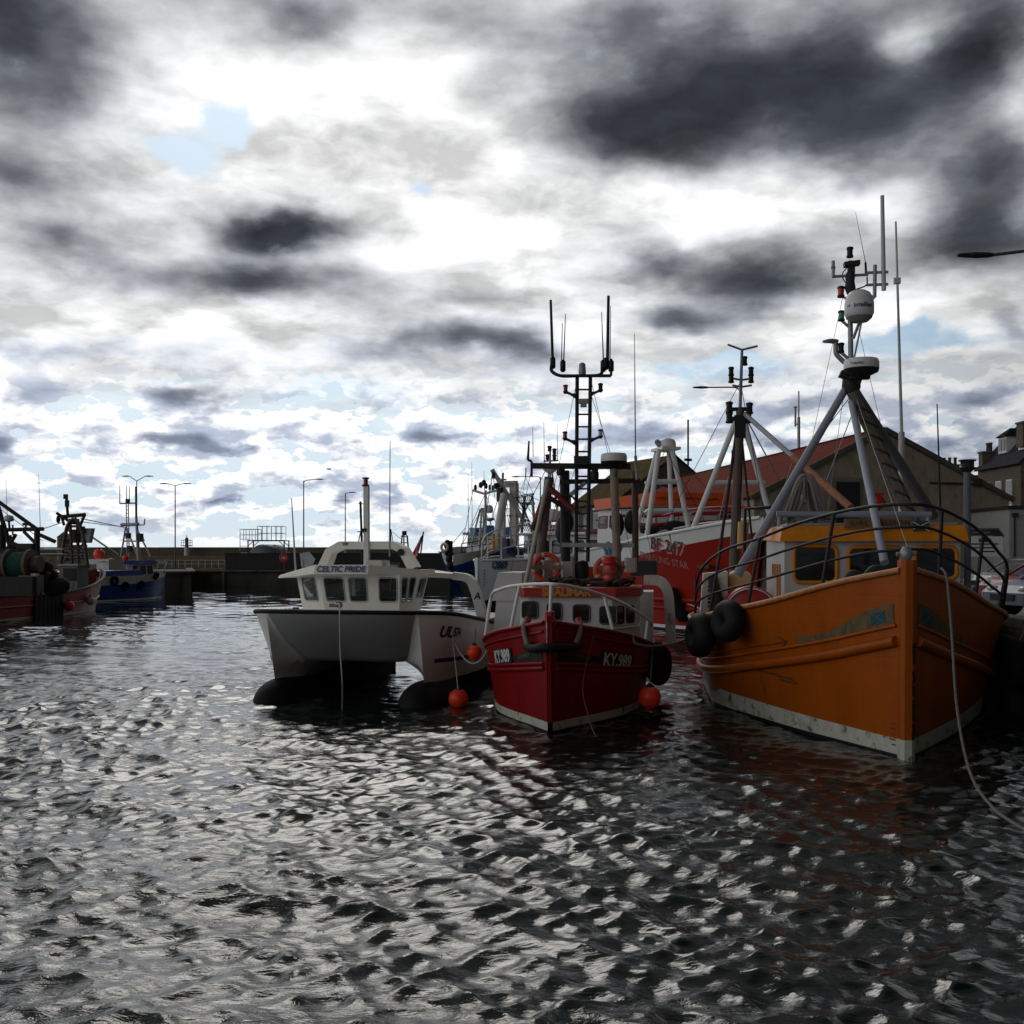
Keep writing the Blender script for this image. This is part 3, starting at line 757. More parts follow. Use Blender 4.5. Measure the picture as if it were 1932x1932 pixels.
b = MB(); b.box((dx, -.06, 4.3), (2.3, .12, 5.6)); obj('door_surround', b, mat('dressed stone', (.17, .15, .11), .9, var=.2, bump=.4), t)
b = MB(); b.box((dx + .15, -.135, 4.2), (1.75, .04, 5.2)); obj('loading_door', b, mat('black boards', (.012, .012, .013), .7, var=.3), t)
b = MB(); b.bar((-7.2, -.12, 3.0), (-5.8, -.12, 3.0), .07); obj('wall_pipe', b, DARK, t)
b = MB(); b.bar((3.4, -.12, 8.0 - 1.2), (6.9, -.12, 6.75), .07); b.box((7.0, -.25, 6.85), (.4, .4, .5)); obj('wall_pipe', b, DARK, t)
b = MB(); b.box((-5.9, -.2, 5.6), (.6, .3, .5)); obj('wall_lamp', b, GREYW, t)
b = MB(); b.tube([(-8.3, .1, 6.25), (-4.0, .1, 8.7)], .012, 4)
for k in range(16): 
    b.torus((-8.2 + k * .27, .1, 6.3 + k * .155), .16, .01, Matrix.Rotation(k * .7, 3, 'Z'), 12, 4)
obj('barbed_wire', b, DARK, t)
# aerial on the roof
t = thing('roof_aerial', 'thin pole aerial standing on the red tiled roof', 'aerial', tuple(at(1507, 845, 90)))
b = MB(); b.bar((0, 0, -1.2), (0, 0, 2.6), .13, 8); b.bar((0, 0, 2.6), (0, 0, 4.8), .06, 8); obj('pole', b, STEEL, t)
b = MB(); b.bar((-.28, 0, 1.8), (-.28, 0, 3.4), .09, 8); b.bar((-.28, 0, 2.0), (0, 0, 2.0), .05, 6); b.box((-.28, 0, 3.45), (.28, .2, .1)); obj('antenna', b, STEEL, t)

# older building with the mossy roof
of = BFrame((19.2, 126), (-4.2, 9))
t = thing('old_store', 'old dark gabled store with mossy brown roof behind the red boats', 'building', (19.2, 126, QZ), of.rz)
hw, hr, he, Lb = 8.3, 15.3 - QZ, 9.6 - QZ, 10.5
b = MB(); b.hexa([(-hw, 0, 0), (hw, 0, 0), (hw, 0, he), (0, 0, hr), (-hw, 0, he)], [(-hw, Lb, 0), (hw, Lb, 0), (hw, Lb, he), (0, Lb, hr), (-hw, Lb, he)]); obj('wall', b, mat('dark harl', (.085, .082, .072), .9, var=.25, bump=.5, bscale=4), t)
uv_plane('roof_slope', [(-hw - .3, Lb + .2, he - .1), (-hw - .3, -.2, he - .1), (0, -.2, hr + .15), (0, Lb + .2, hr + .15)], .15, MOSSY, t)
uv_plane('roof_slope', [(hw + .3, -.2, he - .1), (hw + .3, Lb + .2, he - .1), (0, Lb + .2, hr + .15), (0, -.2, hr + .15)], .15, SLATE, t)
for k in range(4):
    b = MB(); b.box((-hw - .04, 1.6 + k * 2.4, 5.9), (.1, 1.1, 1.9)); w_ = obj('window', b, TRIM, t)
    b = MB(); b.box((-hw - .1, 1.6 + k * 2.4, 5.9), (.05, .9, 1.7)); obj('pane', b, GLASS, w_)
b = MB(); b.bar((2.3, .5, hr - 1.2), (2.3, .5, hr + 4.6), .12, 6); b.box((2.3, .5, hr - .2), (.9, .3, .3)); obj('chimney_pipe', b, DARK, t)

# stone house with dormers at the right edge
def chimney(t, c, sz, npots):
    b = MB(); b.box(c, sz); b.box((c[0], c[1], c[2] + sz[2] / 2 + .08), (sz[0] + .2, sz[1] + .2, .16)); o = obj('chimney', b, STONE, t)
    for k in range(npots):
        q = (c[0] + ((k + .5) / npots - .5) * sz[0] * .9, c[1], c[2] + sz[2] / 2 + .15)
        b = MB(); b.lathe([(.2, 0), (.17, .7), (.22, .75), (.22, .9), (.12, .9)], q, 10); obj('chimney_pot', b, DARK, o)
def sash(t, c, w, h, fy=-.05):
    b = MB(); b.box((c[0], fy, c[2]), (w, .14, h)); b.box((c[0], fy - .06, c[2] - h / 2 - .08), (w + .25, .3, .16)); o = obj('window', b, TRIM, t)
    b = MB(); b.box((c[0], fy - .06, c[2] + h * .23), (w * .72, .06, h * .42)); b.box((c[0], fy - .06, c[2] - h * .23), (w * .72, .06, h * .42)); obj('pane', b, GLASS, o)
def house(label, o, wdt, dep, he, hr, wins, dorm, chim, rz):
    t = thing('stone_house', label, 'house', o, rz)
    b = MB(); b.hexa([(0, 0, 0), (0, dep, 0), (0, dep, he), (0, dep / 2, hr), (0, 0, he)], [(wdt, 0, 0), (wdt, dep, 0), (wdt, dep, he), (wdt, dep / 2, hr), (wdt, 0, he)]); obj('wall', b, STONE, t)
    uv_plane('roof_slope', [(-.15, -.3, he - .1), (wdt + .15, -.3, he - .1), (wdt + .15, dep / 2, hr + .12), (-.15, dep / 2, hr + .12)], .12, SLATE, t)
    uv_plane('roof_slope', [(wdt + .15, dep + .3, he - .1), (-.15, dep + .3, he - .1), (-.15, dep / 2, hr + .12), (wdt + .15, dep / 2, hr + .12)], .12, SLATE, t)
    for x, z, w, h in wins: sash(t, (x, 0, z), w, h)
    for x in dorm:
        zz = he + (hr - he) * .50
        b = MB(); b.hexa([(x - .8, .9, zz - .9), (x + .8, .9, zz - .9), (x + .8, 3.2, zz - .9), (x - .8, 3.2, zz - .9)], [(x - .8, .9, zz + .7), (x + .8, .9, zz + .7), (x + .8, 3.2, zz + .7), (x - .8, 3.2, zz + .7)]); d = obj('dormer', b, TRIM, t)
        b = MB(); b.box((x - .36, .87, zz - .05), (.5, .08, 1.1)); b.box((x + .36, .87, zz - .05), (.5, .08, 1.1)); obj('pane', b, GLASS, d)
        b = MB(); b.hexa([(x - 1.05, .65, zz + .7), (x + 1.05, .65, zz + .7), (x + 1.05, 3.6, zz + .7), (x - 1.05, 3.6, zz + .7)], [(x - .1, 1.7, zz + 1.6), (x + .1, 1.7, zz + 1.6), (x + .1, 3.6, zz + 1.6), (x - .1, 3.6, zz + 1.6)]); obj('dormer_roof', b, SLATE, d)
    for c, sz, n in chim: chimney(t, c, sz, n)
    return t
house('tall dark stone house with dormer windows at the right edge of the photo', (47.25, 108, QZ), 8.5, 9, 10.3, 15.0,
      [(2.0, 7.7, 1.05, 2.5), (4.4, 7.7, 1.05, 2.5), (6.45, 7.7, 1.05, 2.5), (2.0, 3.9, 1.0, 2.3), (4.4, 3.9, 1.0, 2.3), (6.45, 3.9, 1.0, 2.3)], [3.2, 7.1], [((7.9, 1.0, 13.0), (1.2, 1.6, 2.2), 0), ((.35, 1.0, 11.2), (.8, 1.8, 1.7), 3)], math.radians(-88))
hx = at(1800, 1052, 128).x
house('lower stone house seen only as chimneys behind the warehouse gable', (hx, 130, QZ), 9, 8, 8.6, 11.6, [(2, 7, 1, 2), (6, 7, 1, 2)], [], [((1.0, 4, 12.0), (2.2, 1.0, 2.0), 3), ((6.4, 4, 12.2), (1.8, 1.0, 2.4), 3)], math.radians(-12))

# white rendered shed beside the warehouse
p = at(1904, 1052, 70)
t = thing('white_shed', 'plain white rendered shed between warehouse and right edge', 'building', (p.x, 70, QZ))
b = MB(); b.box((5, 4, 2.35), (10, 8, 4.7)); obj('wall', b, mat('white render', (.34, .34, .33), .85, var=.1, bump=.3, bscale=8, stain=(.3, .29, .26), samt=.2, sscale=.5), t)
b = MB(); b.box((5, 4, 4.8), (10.3, 8.3, .22)); obj('roof', b, DARK, t)
b = MB(); b.bar((.3, -.12, 4.2), (.3, -.12, 0), .06); b.box((.3, -.2, 4.3), (.35, .25, .25)); obj('downpipe', b, DARK, t)

# road signs before the warehouse
p = at(1858, 1052, 58)
t = thing('direction_sign', 'dark brown arrow shaped direction sign on a post above the white notice', 'road sign', (p.x, 58, QZ))
w2, h2 = .62 * 2, .43
z0 = (HV - 1011) * 58 / F + CH - QZ
b = MB(); b.plate([(-1.15, 0, z0 - .42), (-1.15, 0, z0 + .42), (.75, 0, z0 + .42), (1.08, 0, z0), (.75, 0, z0 - .42)], .04, (0, 1, 0)); obj('panel', b, mat('brown sign', (.03, .022, .018), .5), t)
b = MB(); b.tube([(-1.1, -.012, z0 - .37), (-1.1, -.012, z0 + .37), (.73, -.012, z0 + .37), (1.02, -.012, z0), (.73, -.012, z0 - .37)], .016, 4, closed=True); 
for k, (x0, x1) in enumerate(((-.7, .3), (-.8, .45), (-.6, .1))): b.box(((x0 + x1) / 2, -.012, z0 + .18 - k * .18), (x1 - x0, .01, .06))
obj('lettering', b, mat('sign grey', (.2, .19, .17), .5), t)
b = MB(); b.bar((0, .08, 0), (0, .08, z0 + .3), .045); obj('post', b, STEEL, t)
p = at(1857, 1052, 57)
t = thing('notice_board', 'white notice board with lines of black writing below the arrow sign', 'sign', (p.x, 57, QZ))
z1 = (HV - 1031) * 57 / F + CH - QZ
b = MB(); b.box((0, 0, z1), (1.95, .05, 1.08)); obj('panel', b, WHITE, t)
b = MB()
for k, (x0, x1, h_) in enumerate(((-.3, .35, .2), (-.85, .75, .07), (-.6, .5, .07), (-.5, .55, .07))): b.box(((x0 + x1) / 2, -.03, z1 + .33 - k * .2), (x1 - x0, .01, h_))
obj('lettering', b, BLACK, t)
b = MB(); b.box((0, .06, z1 / 2), (.42, .04, z1)); obj('post', b, GREYW, t)

# ------------------------------------------------------------------ parked cars
def car(label, loc, rz, paint, L_=4.3, W=1.78, H=1.46, hood=True):
    t = thing('parked_car', label, 'car', loc, rz, 'cars parked on the quay')
    # side profile, nose at -L/2 .. tail at +L/2 (x), z up
    lo = [(-L_ / 2, .32), (-L_ / 2 + .02, .62), (-L_ / 2 + .25, .80), (-.95, .94), (1.55, .98), (L_ / 2 - .06, .90), (L_ / 2, .55), (L_ / 2 - .05, .32)]
    b = MB(); rows = []
    for x, z in lo: pass
    n = len(lo)
    def ring(y, ins): return [Vector((x * (1 - ins * .03), y, z)) for x, z in lo]
    b.grid([ring(-W / 2 + .0, 0) + [ring(-W / 2, 0)[0]]] + [ring(y, i) + [ring(y, i)[0]] for y, i in ((-W / 2 + .12, -.6), (W / 2 - .12, -.6), (W / 2, 0))], False)
    b.add(ring(-W / 2, 0), [list(range(n))]); b.add(ring(W / 2, 0), [list(range(n))[::-1]])
    gh = [(-1.05, .94, W / 2 - .08), (-.30, H - .06, W / 2 - .28), (.15, H, W / 2 - .30), (1.0, H - .02, W / 2 - .30), (1.55, H - .22, W / 2 - .26), (1.95, .97, W / 2 - .10)]
    b.grid([[Vector((x, -w, z)), Vector((x, w, z))] for x, z, w in gh[1:5]], True)
    obj('body', b, paint, t)
    b = MB(); b.grid([[Vector((x, -w, z)), Vector((x, w, z))] for x, z, w in gh[:2]], False); obj('windscreen', b, GLASS, t)
    b = MB(); b.grid([[Vector((x, -w, z)), Vector((x, w, z))] for x, z, w in gh[4:]], False); obj('rear_window', b, GLASS, t)
    for s_ in (-1, 1):
        b = MB(); P_ = [Vector((x, s_ * w, z)) for x, z, w in gh]; b.add(P_, [list(range(6))]); obj('side_window', b, GLASS, t)
        b = MB()
        for i in (0, 1, 4): b.tube([P_[i], P_[i + 1]], .045, 6)
        b.tube([P_[1], P_[2], P_[3], P_[4]], .05, 6); b.tube([(.45, s_ * (W / 2 - .08), .95), (.35, s_ * (W / 2 - .29), H - .02)], .05, 6); obj('window_frame', b, paint, t)
        for x in (-L_ / 2 + .8, L_ / 2 - .8):
            b = MB(); b.lathe([(.2, -.11), (.31, -.11), (.33, -.05), (.33, .07), (.31, .11), (.2, .11)], (x, s_ * (W / 2 - .10), .33), 20, R=R90); w_ = obj('wheel', b, RUBBER, t)
            b = MB(); b.lathe([(.01, .02), (.2, .10), (.21, .115), (.19, .12)], (x, s_ * (W / 2 - .10), .33), 16, R=Matrix.Rotation(-s_ * PI / 2, 3, 'X')); obj('rim', b, STEEL, w_)
        b = MB(); b.ball((-L_ / 2 + .16, s_ * (W / 2 - .3), .70), .17, 12, (.8, 1.3, .6)); obj('headlight', b, mat('headlight glass', (.5, .52, .55), .1, var=.02), t)
        b = MB(); b.box((-.85, s_ * (W / 2 + .08), 1.02), (.12, .2, .14), bev=.03); obj('wing_mirror', b, paint, t)
    b = MB(); b.box((-L_ / 2 - .02, 0, .5), (.08, .9, .16)); obj('grille', b, BLACK, t)
    return t
CP = lambda n, c: mat(n, c, .38, var=.04, spec=.3)
car('silver hatchback with a bright windscreen below the white notice board', (20.4, 42.5, QZ), math.radians(16), CP('silver car paint', (.20, .205, .21)))
car('dark red car parked between the silver and pale blue cars', (17.3, 34.0, QZ), math.radians(14), CP('red car paint', (.20, .012, .02)))
car('pale blue car nearest the quay edge behind the orange boat rail', (14.45, 27.2, QZ), math.radians(12), CP('blue white car paint', (.17, .19, .28)))
p = at(1658, 1052, 66); t = thing('lifebuoy_station', 'red lifebuoy housing on a post before the warehouse door', 'lifebuoy station', (p.x, 66, QZ))
z0 = (HV - 948) * 66 / F + CH - QZ
b = MB(); b.lathe([(.01, -.12), (.40, -.10), (.44, 0), (.40, .1), (.01, .12)], (0, 0, z0), 10, R=R90); b.box((0, 0, z0 + .5), (.6, .2, .14)); obj('housing', b, REDP, t)
b = MB(); b.box((0, .06, z0 / 2 - .2), (.12, .1, z0 - .3)); obj('post', b, REDP, t)
t = thing('step_railing', 'black pipe railing by the warehouse loading door', 'railing', tuple(at(1590, 1052, 72).xy) + (QZ,), math.radians(9))
b = MB()
for k in range(9): b.bar((-2 + k * .6, 0, 0), (-2 + k * .6, 0, 4.6), .035, 6)
for z in (3.6, 4.1, 4.6): b.bar((-2, 0, z), (2.8, 0, z), .035, 6)
obj('bars', b, BLACK, t)

WLG = mat('grimy white boot top', (.55, .54, .46), .5, var=.18, stain=(.09, .075, .05), samt=.55, sscale=3.5)
def seams(m, pitch, depth, wob=.4):             # faint plank seams running fore and aft
    nt = m.node_tree; L = nt.links; bs = nt.nodes['Principled BSDF']
    tc = nd(nt, 'ShaderNodeTexCoord'); wv = nd(nt, 'ShaderNodeTexWave', wave_type='BANDS', bands_direction='Z', wave_profile='SIN'); wv.inputs['Scale'].default_value = 2 * PI / pitch / 20; wv.inputs['Distortion'].default_value = wob; wv.inputs['Detail'].default_value = 1
    L.new(tc.outputs['Object'], wv.inputs['Vector'])
    r = nd(nt, 'ShaderNodeMapRange'); r.inputs['From Min'].default_value = .0; r.inputs['From Max'].default_value = .08; L.new(wv.outputs['Fac'], r.inputs['Value'])
    bp = nd(nt, 'ShaderNodeBump'); bp.inputs['Strength'].default_value = depth; bp.inputs['Distance'].default_value = .012; L.new(r.outputs[0], bp.inputs['Height'])
    old = bs.inputs['Normal'].links
    if old: L.new(old[0].from_socket, bp.inputs['Normal'])
    L.new(bp.outputs[0], bs.inputs['Normal'])
    return m
# ------------------------------------------------------------------ helpers for boat fittings
def win_rect(o, ex, ey, w, h, r=.08, n=4):
    """outline of a round-cornered window centred at o"""
    o, ex, ey = Vector(o), Vector(ex).normalized(), Vector(ey).normalized(); pts = []
    for cx, cy, a0 in ((1, 1, 0), (-1, 1, 90), (-1, -1, 180), (1, -1, 270)):
        for k in range(n + 1):
            a = math.radians(a0 + 90 * k / n)
            pts.append(o + ex * (cx * (w / 2 - r) + r * math.cos(a)) + ey * (cy * (h / 2 - r) + r * math.sin(a)))
    return pts
def window(parent, o, ex, ey, w, h, mframe, r=.09, fw=.045, glass=None):
    ex, ey = Vector(ex).normalized(), Vector(ey).normalized(); n = ex.cross(ey); o = Vector(o)
    b = MB(); b.tube(win_rect(o + n * .012, ex, ey, w + fw, h + fw, r + fw / 2), fw, 6, closed=True); f = obj('window', b, mframe, parent)
    b = MB(); b.plate(win_rect(o + n * .004, ex, ey, w, h, r), .006, n); obj('pane', b, glass or GLASS, f)
    return f
def posts_on(line, zs, b, r): pass
def nav_lamp(parent, p, m, name='mast_lamp', s=1.):
    b = MB(); b.lathe([(.05, -.06), (.085, -.05), (.085, 0), (.06, 0)], p, 10) if s == 1. else b.lathe([(.05 * s, -.06 * s), (.085 * s, -.05 * s), (.085 * s, 0), (.06 * s, 0)], p, 10)
    q = Vector(p); b.lathe([(.085 * s, .15 * s), (.085 * s, .2 * s), (.03 * s, .22 * s)], q, 10); b.bar(q - Vector((0, 0, .02 * s)), q + Vector((0, 0, .16 * s)), .03 * s, 6); o = obj(name, b, BLACK, parent)
    b = MB(); b.lathe([(.07 * s, 0), (.07 * s, .15 * s)], q, 10); obj('lens', b, m, o)
    return o
def whip(parent, a, b_, r0=.02, r1=.008, m=None):
    b = MB(); b.tube([a, b_], r0, 6, r2=r1); return obj('whip_aerial', b, m or STEEL, parent)
def radar_dome(parent, c, R, h, m=None):
    b = MB(); b.lathe([(R * .55, 0), (R * .92, h * .12), (R, h * .35), (R, h * .75), (R * .93, h * .95), (R * .5, h), (.01, h)], c, 28); o = obj('radar', b, m or WHITE, parent)
    b = MB(); b.lathe([(R * .2, -h * .3), (R * .5, -h * .12), (R * .95, h * .12), (R * 1.005, h * .33)], c, 28); obj('radar_base', b, BLACK, o)
    return o
def sat_dome(parent, c, R, h):
    b = MB(); b.lathe([(R * .5, 0), (R * .86, h * .06), (R, h * .2), (R, h * .52), (R * .93, h * .72), (R * .74, h * .88), (R * .42, h * .97), (.01, h)], c, 28)
    return obj('satellite_dome', b, WHITE, parent)
def anchored_rope(name, label, pts, r, m=None, n=8, cat='rope', group=None):
    o = Vector(pts[0]); b = MB(); b.tube(catmull([Vector(p) - o for p in pts], n), r, 6)
    q = obj(name, b, m or ROPE); q.location = o; return tag(q, label, cat, group)
def twist_rope(name, label, pts, r, m, cat='rope'):
    o = Vector(pts[0]); P = catmull([Vector(p) - o for p in pts], 40); b = MB()
    for s_ in range(3):
        Q = []
        for i, p in enumerate(P):
            t = (P[min(i + 1, len(P) - 1)] - P[max(i - 1, 0)]).normalized(); a = t.cross(Vector((0, 1, .1))).normalized(); c = t.cross(a)
            g = i * .75 + s_ * 2.094; Q.append(p + a * (r * .55 * math.cos(g)) + c * (r * .55 * math.sin(g)))
        b.tube(Q, r * .62, 5)
    q = obj(name, b, m); q.location = o; return tag(q, label, cat)
def tyre_fender(label, c, R, r, d, ropeto=None, squash=1.):
    """a thick black tyre hung with its axis along d"""
    d = Vector(d).normalized(); q = Vector((0, 1, 0)).rotation_difference(d).to_matrix()
    t = thing('tyre_fender', label, 'fender', c, 0, 'black fenders hung on the boats')
    b = MB(); pts = []
    b.torus((0, 0, 0), R - r, r, q, 30, 14); obj('tyre', b, RUBBER, t)
    b = MB()
    for k in (-1, 1): b.torus(q @ Vector((0, k * r * .62, 0)), R - r * .75, r * .35, q, 30, 6)
    obj('tread', b, RUBBER, t)
    if ropeto is not None:
        b = MB(); b.tube(catmull([q @ Vector((0, 0, R - r)), (Vector(ropeto) - Vector(c)) * .5 + Vector((0, 0, -.05)), Vector(ropeto) - Vector(c)], 5), .02, 5); obj('lanyard', b, ROPED, t)
    return t
def buoy(label, c, R, m, ropeto=None, up=(0, 0, 1), group='round plastic buoys hung on the boats', mr=None, name='mooring_buoy'):
    t = thing(name, label, 'buoy', c, 0, group)
    up = Vector(up).normalized(); q = Vector((0, 0, 1)).rotation_difference(up).to_matrix()
    pr = [(.01, -R)] + [(R * math.sin(a) * (1 - .04 * math.cos(a)), -R * math.cos(a)) for a in np.linspace(.25, 2.62, 16)] + [(R * .36, R * .97), (R * .26, R * 1.06)]
    b = MB(); b.lathe(pr, (0, 0, 0), 26, R=q); obj('float', b, m, t)
    b = MB(); b.lathe([(R * .40, R * .90), (R * .34, R * 1.08), (R * .18, R * 1.25), (R * .14, R * 1.3)], (0, 0, 0), 14, R=q); obj('cap', b, BLACK, t)
    if ropeto is not None:
        v = Vector(ropeto) - Vector(c); a = q @ Vector((0, 0, R * 1.25))
        b = MB(); b.tube(catmull([a, a.lerp(v, .5) + Vector((.01, 0, -.02)), v], 6), .016, 5); obj('lanyard', b, mr or ROPED, t)
    return t
def rail_run(parent, pts_top, levels, posts, r, m, rp=None, name='guard_rail', base=None, n=8):
    """a smooth top rail over a list of points, lower wires at fractions of the height over base points, and posts"""
    b = MB(); b.tube(catmull(pts_top, n), r, 8); rail = obj(name, b, m, parent)
    if base:
        for f in levels:
            b = MB(); b.tube(catmull([Vector(q).lerp(Vector(p), f) for p, q in zip(pts_top, base)], n), (rp or r) * .8, 6); obj('rail_bar', b, m, parent)
        for i in posts:
            b = MB(); b.tube([base[i], pts_top[i]], rp or r, 8); obj('rail_post', b, m, parent)
    return rail

# ------------------------------------------------------------------ orange fishing boat
def orange_boat():
    g = gnd(1711, 1433); fr = Frame((g.x, g.y), 8.5)
    t = thing('fishing_boat', 'large orange fishing boat with black bow rail and tripod mast, nearest at right', 'fishing boat', fr.loc, fr.rotz)
    H = Hull([(0, .06), (1.2, .70), (2.5, 1.38), (3.9, 2.0), (4.7, 2.33), (5.5, 2.68), (7, 3.0), (10, 3.05), (14, 2.6), (17, 2.0)],
             [(0, .07), (1, .93), (3, 2.12), (5, 3.02), (7, 3.36), (10, 3.42), (14, 3.0), (17, 2.3)],
             [(0, 3.2), (1, 2.97), (3, 2.5), (6, 2.06), (9, 1.85), (13, 1.8), (17, 1.9)], rake=.12, flare=1.25)
    OR = mat('orange hull paint', (.36, .076, .002), .42, spec=.22, var=.2, scale=1.2, stain=(.12, .045, .015), samt=.34, sscale=2.2, streak=.22, bump=.35, bscale=3); seams(OR, .21, .10)
    WL = WLG
    b = MB(); H.build(b, [(lambda y: .06, 2), (lambda y: .32 + .02 * y * (y < 6), 1), (lambda y: 99, 0)])
    hull = obj('hull', b, [OR, WL, BLACK], t)
    b = MB(); H.inner(b, .75); obj('deck', b, mat('grey deck paint', (.20, .21, .20), .7, var=.2), t)
    b = MB(); H.strake(b, .05, 16.9, H.zd, .055, 0.02, 60); obj('cap_rail', b, mat('worn orange rail', (.44, .17, .05), .5, var=.3, scale=6, stain=(.30, .22, .15), samt=.45, sscale=7), t)
    zs = mono([0, 1.5, 3.5, 6, 10, 17], [2.02, 1.62, 1.24, .86, .62, .7])
    b = MB(); H.strake(b, .12, 16.9, zs, .095, .03, 60, 10); obj('rubbing_strake', b, OR, t)
    b = MB(); H.strake(b, .12, 16.9, lambda y: zs(y) + .27 - .006 * y, .035, .01, 60, 6); obj('rubbing_strake', b, OR, t)
    # stem post with an iron shoe
    b = MB(); rows = []
    for z in np.linspace(.34, 3.36, 14):
        y = -.12 * max(0, z) / 3.2
        w = .135
        rows.append([Vector((-w, y + .22, z)), Vector((-w * .9, y - .02, z)), Vector((-w * .45, y - .09, z)), Vector((w * .45, y - .09, z)), Vector((w * .9, y - .02, z)), Vector((w, y + .22, z))])
    b.grid(rows, False, flip=True); b.add(rows[-1], [list(range(6))]); obj('stem_post', b, OR, t)
    b = MB()
    for z in np.linspace(-.6, .34, 5): 
        pass
    b.hexa([(-.135, .22, -.6), (-.121, -.02, -.6), (-.06, -.09, -.6), (.06, -.09, -.6), (.121, -.02, -.6), (.135, .22, -.6)], [(-.135, .21, .34), (-.121, -.032, .34), (-.06, -.102, .34), (.06, -.102, .34), (.121, -.032, .34), (.135, .21, .34)]); obj('stem_foot', b, WL, t)
    b = MB(); rw = random.Random(9)
    for z0, z1 in ((.36, .62), (.66, 1.02), (1.08, 1.5), (1.62, 1.98)):
        L1 = []; R1 = []
        for i in range(7):
            z = z0 + (z1 - z0) * i / 6; L1.append(Vector((.050 + .02 * rw.random(), -.098 - .0375 * z, z))); R1.append(Vector((.122 - .02 * rw.random() * (i % 2), -.036 - .0375 * z, z)))
        b.grid([[p, q] for p, q in zip(L1, R1)], False)
    obj('worn_patch', b, mat('bare rusty stem iron', (.035, .02, .012), .8, var=.5, scale=12), t)
    # brown name boards with small blue flags
    pan = mat('faded varnished board', (.125, .085, .028), .7, var=.45, scale=9, streak=.5, stain=(.06, .05, .03), samt=.4, sscale=4)
    flagm = mat('faded flag blue', (.010, .06, .095), .6, var=.3, scale=12)
    zhi = mono([0, .5, 1.0, 1.6, 2.4], [2.68, 2.52, 2.26, 2.0, 1.86]); zlo = mono([0, .8, 1.6, 2.4], [2.28, 2.06, 1.86, 1.7])
    for sd in (-1, 1):
        b = MB(); n = 16; ys = [.16 + (2.25 - .16) * i / n for i in range(n + 1)]
        b.grid([[H.P(sd, y, zlo(y), .014), H.P(sd, y, zhi(y), .014)] for y in ys], True, flip=sd < 0)
        nb = obj('name_board', b, pan, t)
        b = MB(); b.grid([[H.P(sd, y, z, .020) for z in np.linspace(2.30 - .08 * k, 2.50 - .08 * k, 3)] for k, y in ((0, .30), (.5, .42), (1, .54))], False, flip=sd < 0); obj('flag_mark', b, flagm, nb)
        b = MB()
        for za, zb in ((0, .20), (.20, 0)): b.tube([H.P(sd, .30 + .24 * i / 4, 2.3 - .08 * i / 4 + za + (zb - za) * i / 4, .024) for i in range(5)], .006, 4)
        obj('flag_cross', b, mat('faded cross', (.10, .19, .22), .6), nb)
    # painted arrow and scrapes on the port bow
    dk = mat('dark orange marking', (.16, .03, .008), .6, var=.2)
    b = MB(); L_ = [H.P(-1, 7.4 - (7.4 - 2.55) * i / 24, zs(7.4 - (7.4 - 2.55) * i / 24) + .36, .008) for i in range(25)]
    b.tube(L_, .012, 5)
    b.tube([H.P(-1, 2.8, zs(2.8) + .48, .008), L_[-1], H.P(-1, 2.75, zs(2.75) + .26, .008)], .018, 5); obj('arrow_mark', b, dk, t)
    b = MB()
    for y0, z0, y1, z1 in ((3.3, 1.08, 2.6, 1.02), (3.0, .98, 2.5, .95), (3.1, 1.04, 2.9, .97), (3.9, 1.1, 3.2, 1.05), (2.7, 1.05, 2.5, .97)):
        b.tube([H.P(-1, y0 + (y1 - y0) * i / 5, z0 + (z1 - z0) * i / 5 + .01 * (i % 2), .004) for i in range(6)], .016, 4)
    obj('scrape_mark', b, mat('scraped timber', (.10, .045, .015), .8, var=.4, scale=15), t)
    b = MB()
    for k in range(5): b.grid([[H.P(-1, .16, .2 + k * .09, .01), H.P(-1, .16, .225 + k * .09, .01)], [H.P(-1, .16 + .08 + .05 * (k % 2), .2 + k * .09, .01), H.P(-1, .16 + .08 + .05 * (k % 2), .225 + k * .09, .01)]], False)
    obj('draught_marks', b, dk, t)
    # tall black bow rail
    k = [(1322, 1160, -1, 7.2), (1326, 1104, -1, 7.0)]
    def top_pt(u, v, sd, y):
        q = fr.px(u, v, y); return q
    A = [(1327, 1112, 7.2), (1342, 1085, 6.8), (1412, 1042, 5.2), (1490, 1015, 3.4), (1560, 990, 2.4), (1624, 968, 1.3), (1690, 954, .45), (1727, 952, .1), (1785, 961, .55), (1836, 983, 1.3), (1874, 1008, 2.1), (1905, 1040, 3.0), (1920, 1072, 3.8), (1924, 1120, 4.3)]
    tops = [fr.px(u, v, y) for u, v, y in A]
    base = []
    for (u, v, y), p in zip(A, tops):
        sd = -1 if u < 1727 else 1
        base.append(H.P(sd, y + .12, H.zd(y + .12), -.02))
    # the rail stands over the cap rail and flares with the bulwark
    tops = [Vector((q.x * 1.02 + (p.x - q.x) * .35, q.y, max(p.z, q.z + .35))) for p, q in zip(tops, base)]
    tops[0] = base[0] + Vector((0, 0, .1)); tops[-1] = base[-1] + Vector((0, 0, .05))
    rail_run(t, tops, (.34, .67), (2, 3, 5, 8, 10, 12), .031, BLACK, .034, base=base)
    # anchor head fitting over the stem
    b = MB(); b.lathe([(.07, 0), (.1, .05), (.1, .16), (.05, .22)], (0, .05, 3.36), 12); b.bar((-.16, .06, 3.46), (.16, .06, 3.46), .035); obj('stem_fitting', b, STEEL, t)
    # ---- wheelhouse
    ys0 = 5.2
    def w(u, v): return fr.px(u, v, ys0)
    xl, xr = w(1480, 1050).x, w(1812, 1050).x; zt = w(1600, 990).z; zb = 1.25; yb = 9.6
    wp = mat('wheelhouse white paint', (.50, .50, .49), .45, var=.07, stain=(.42, .30, .16), samt=.16, sscale=2, streak=.3)
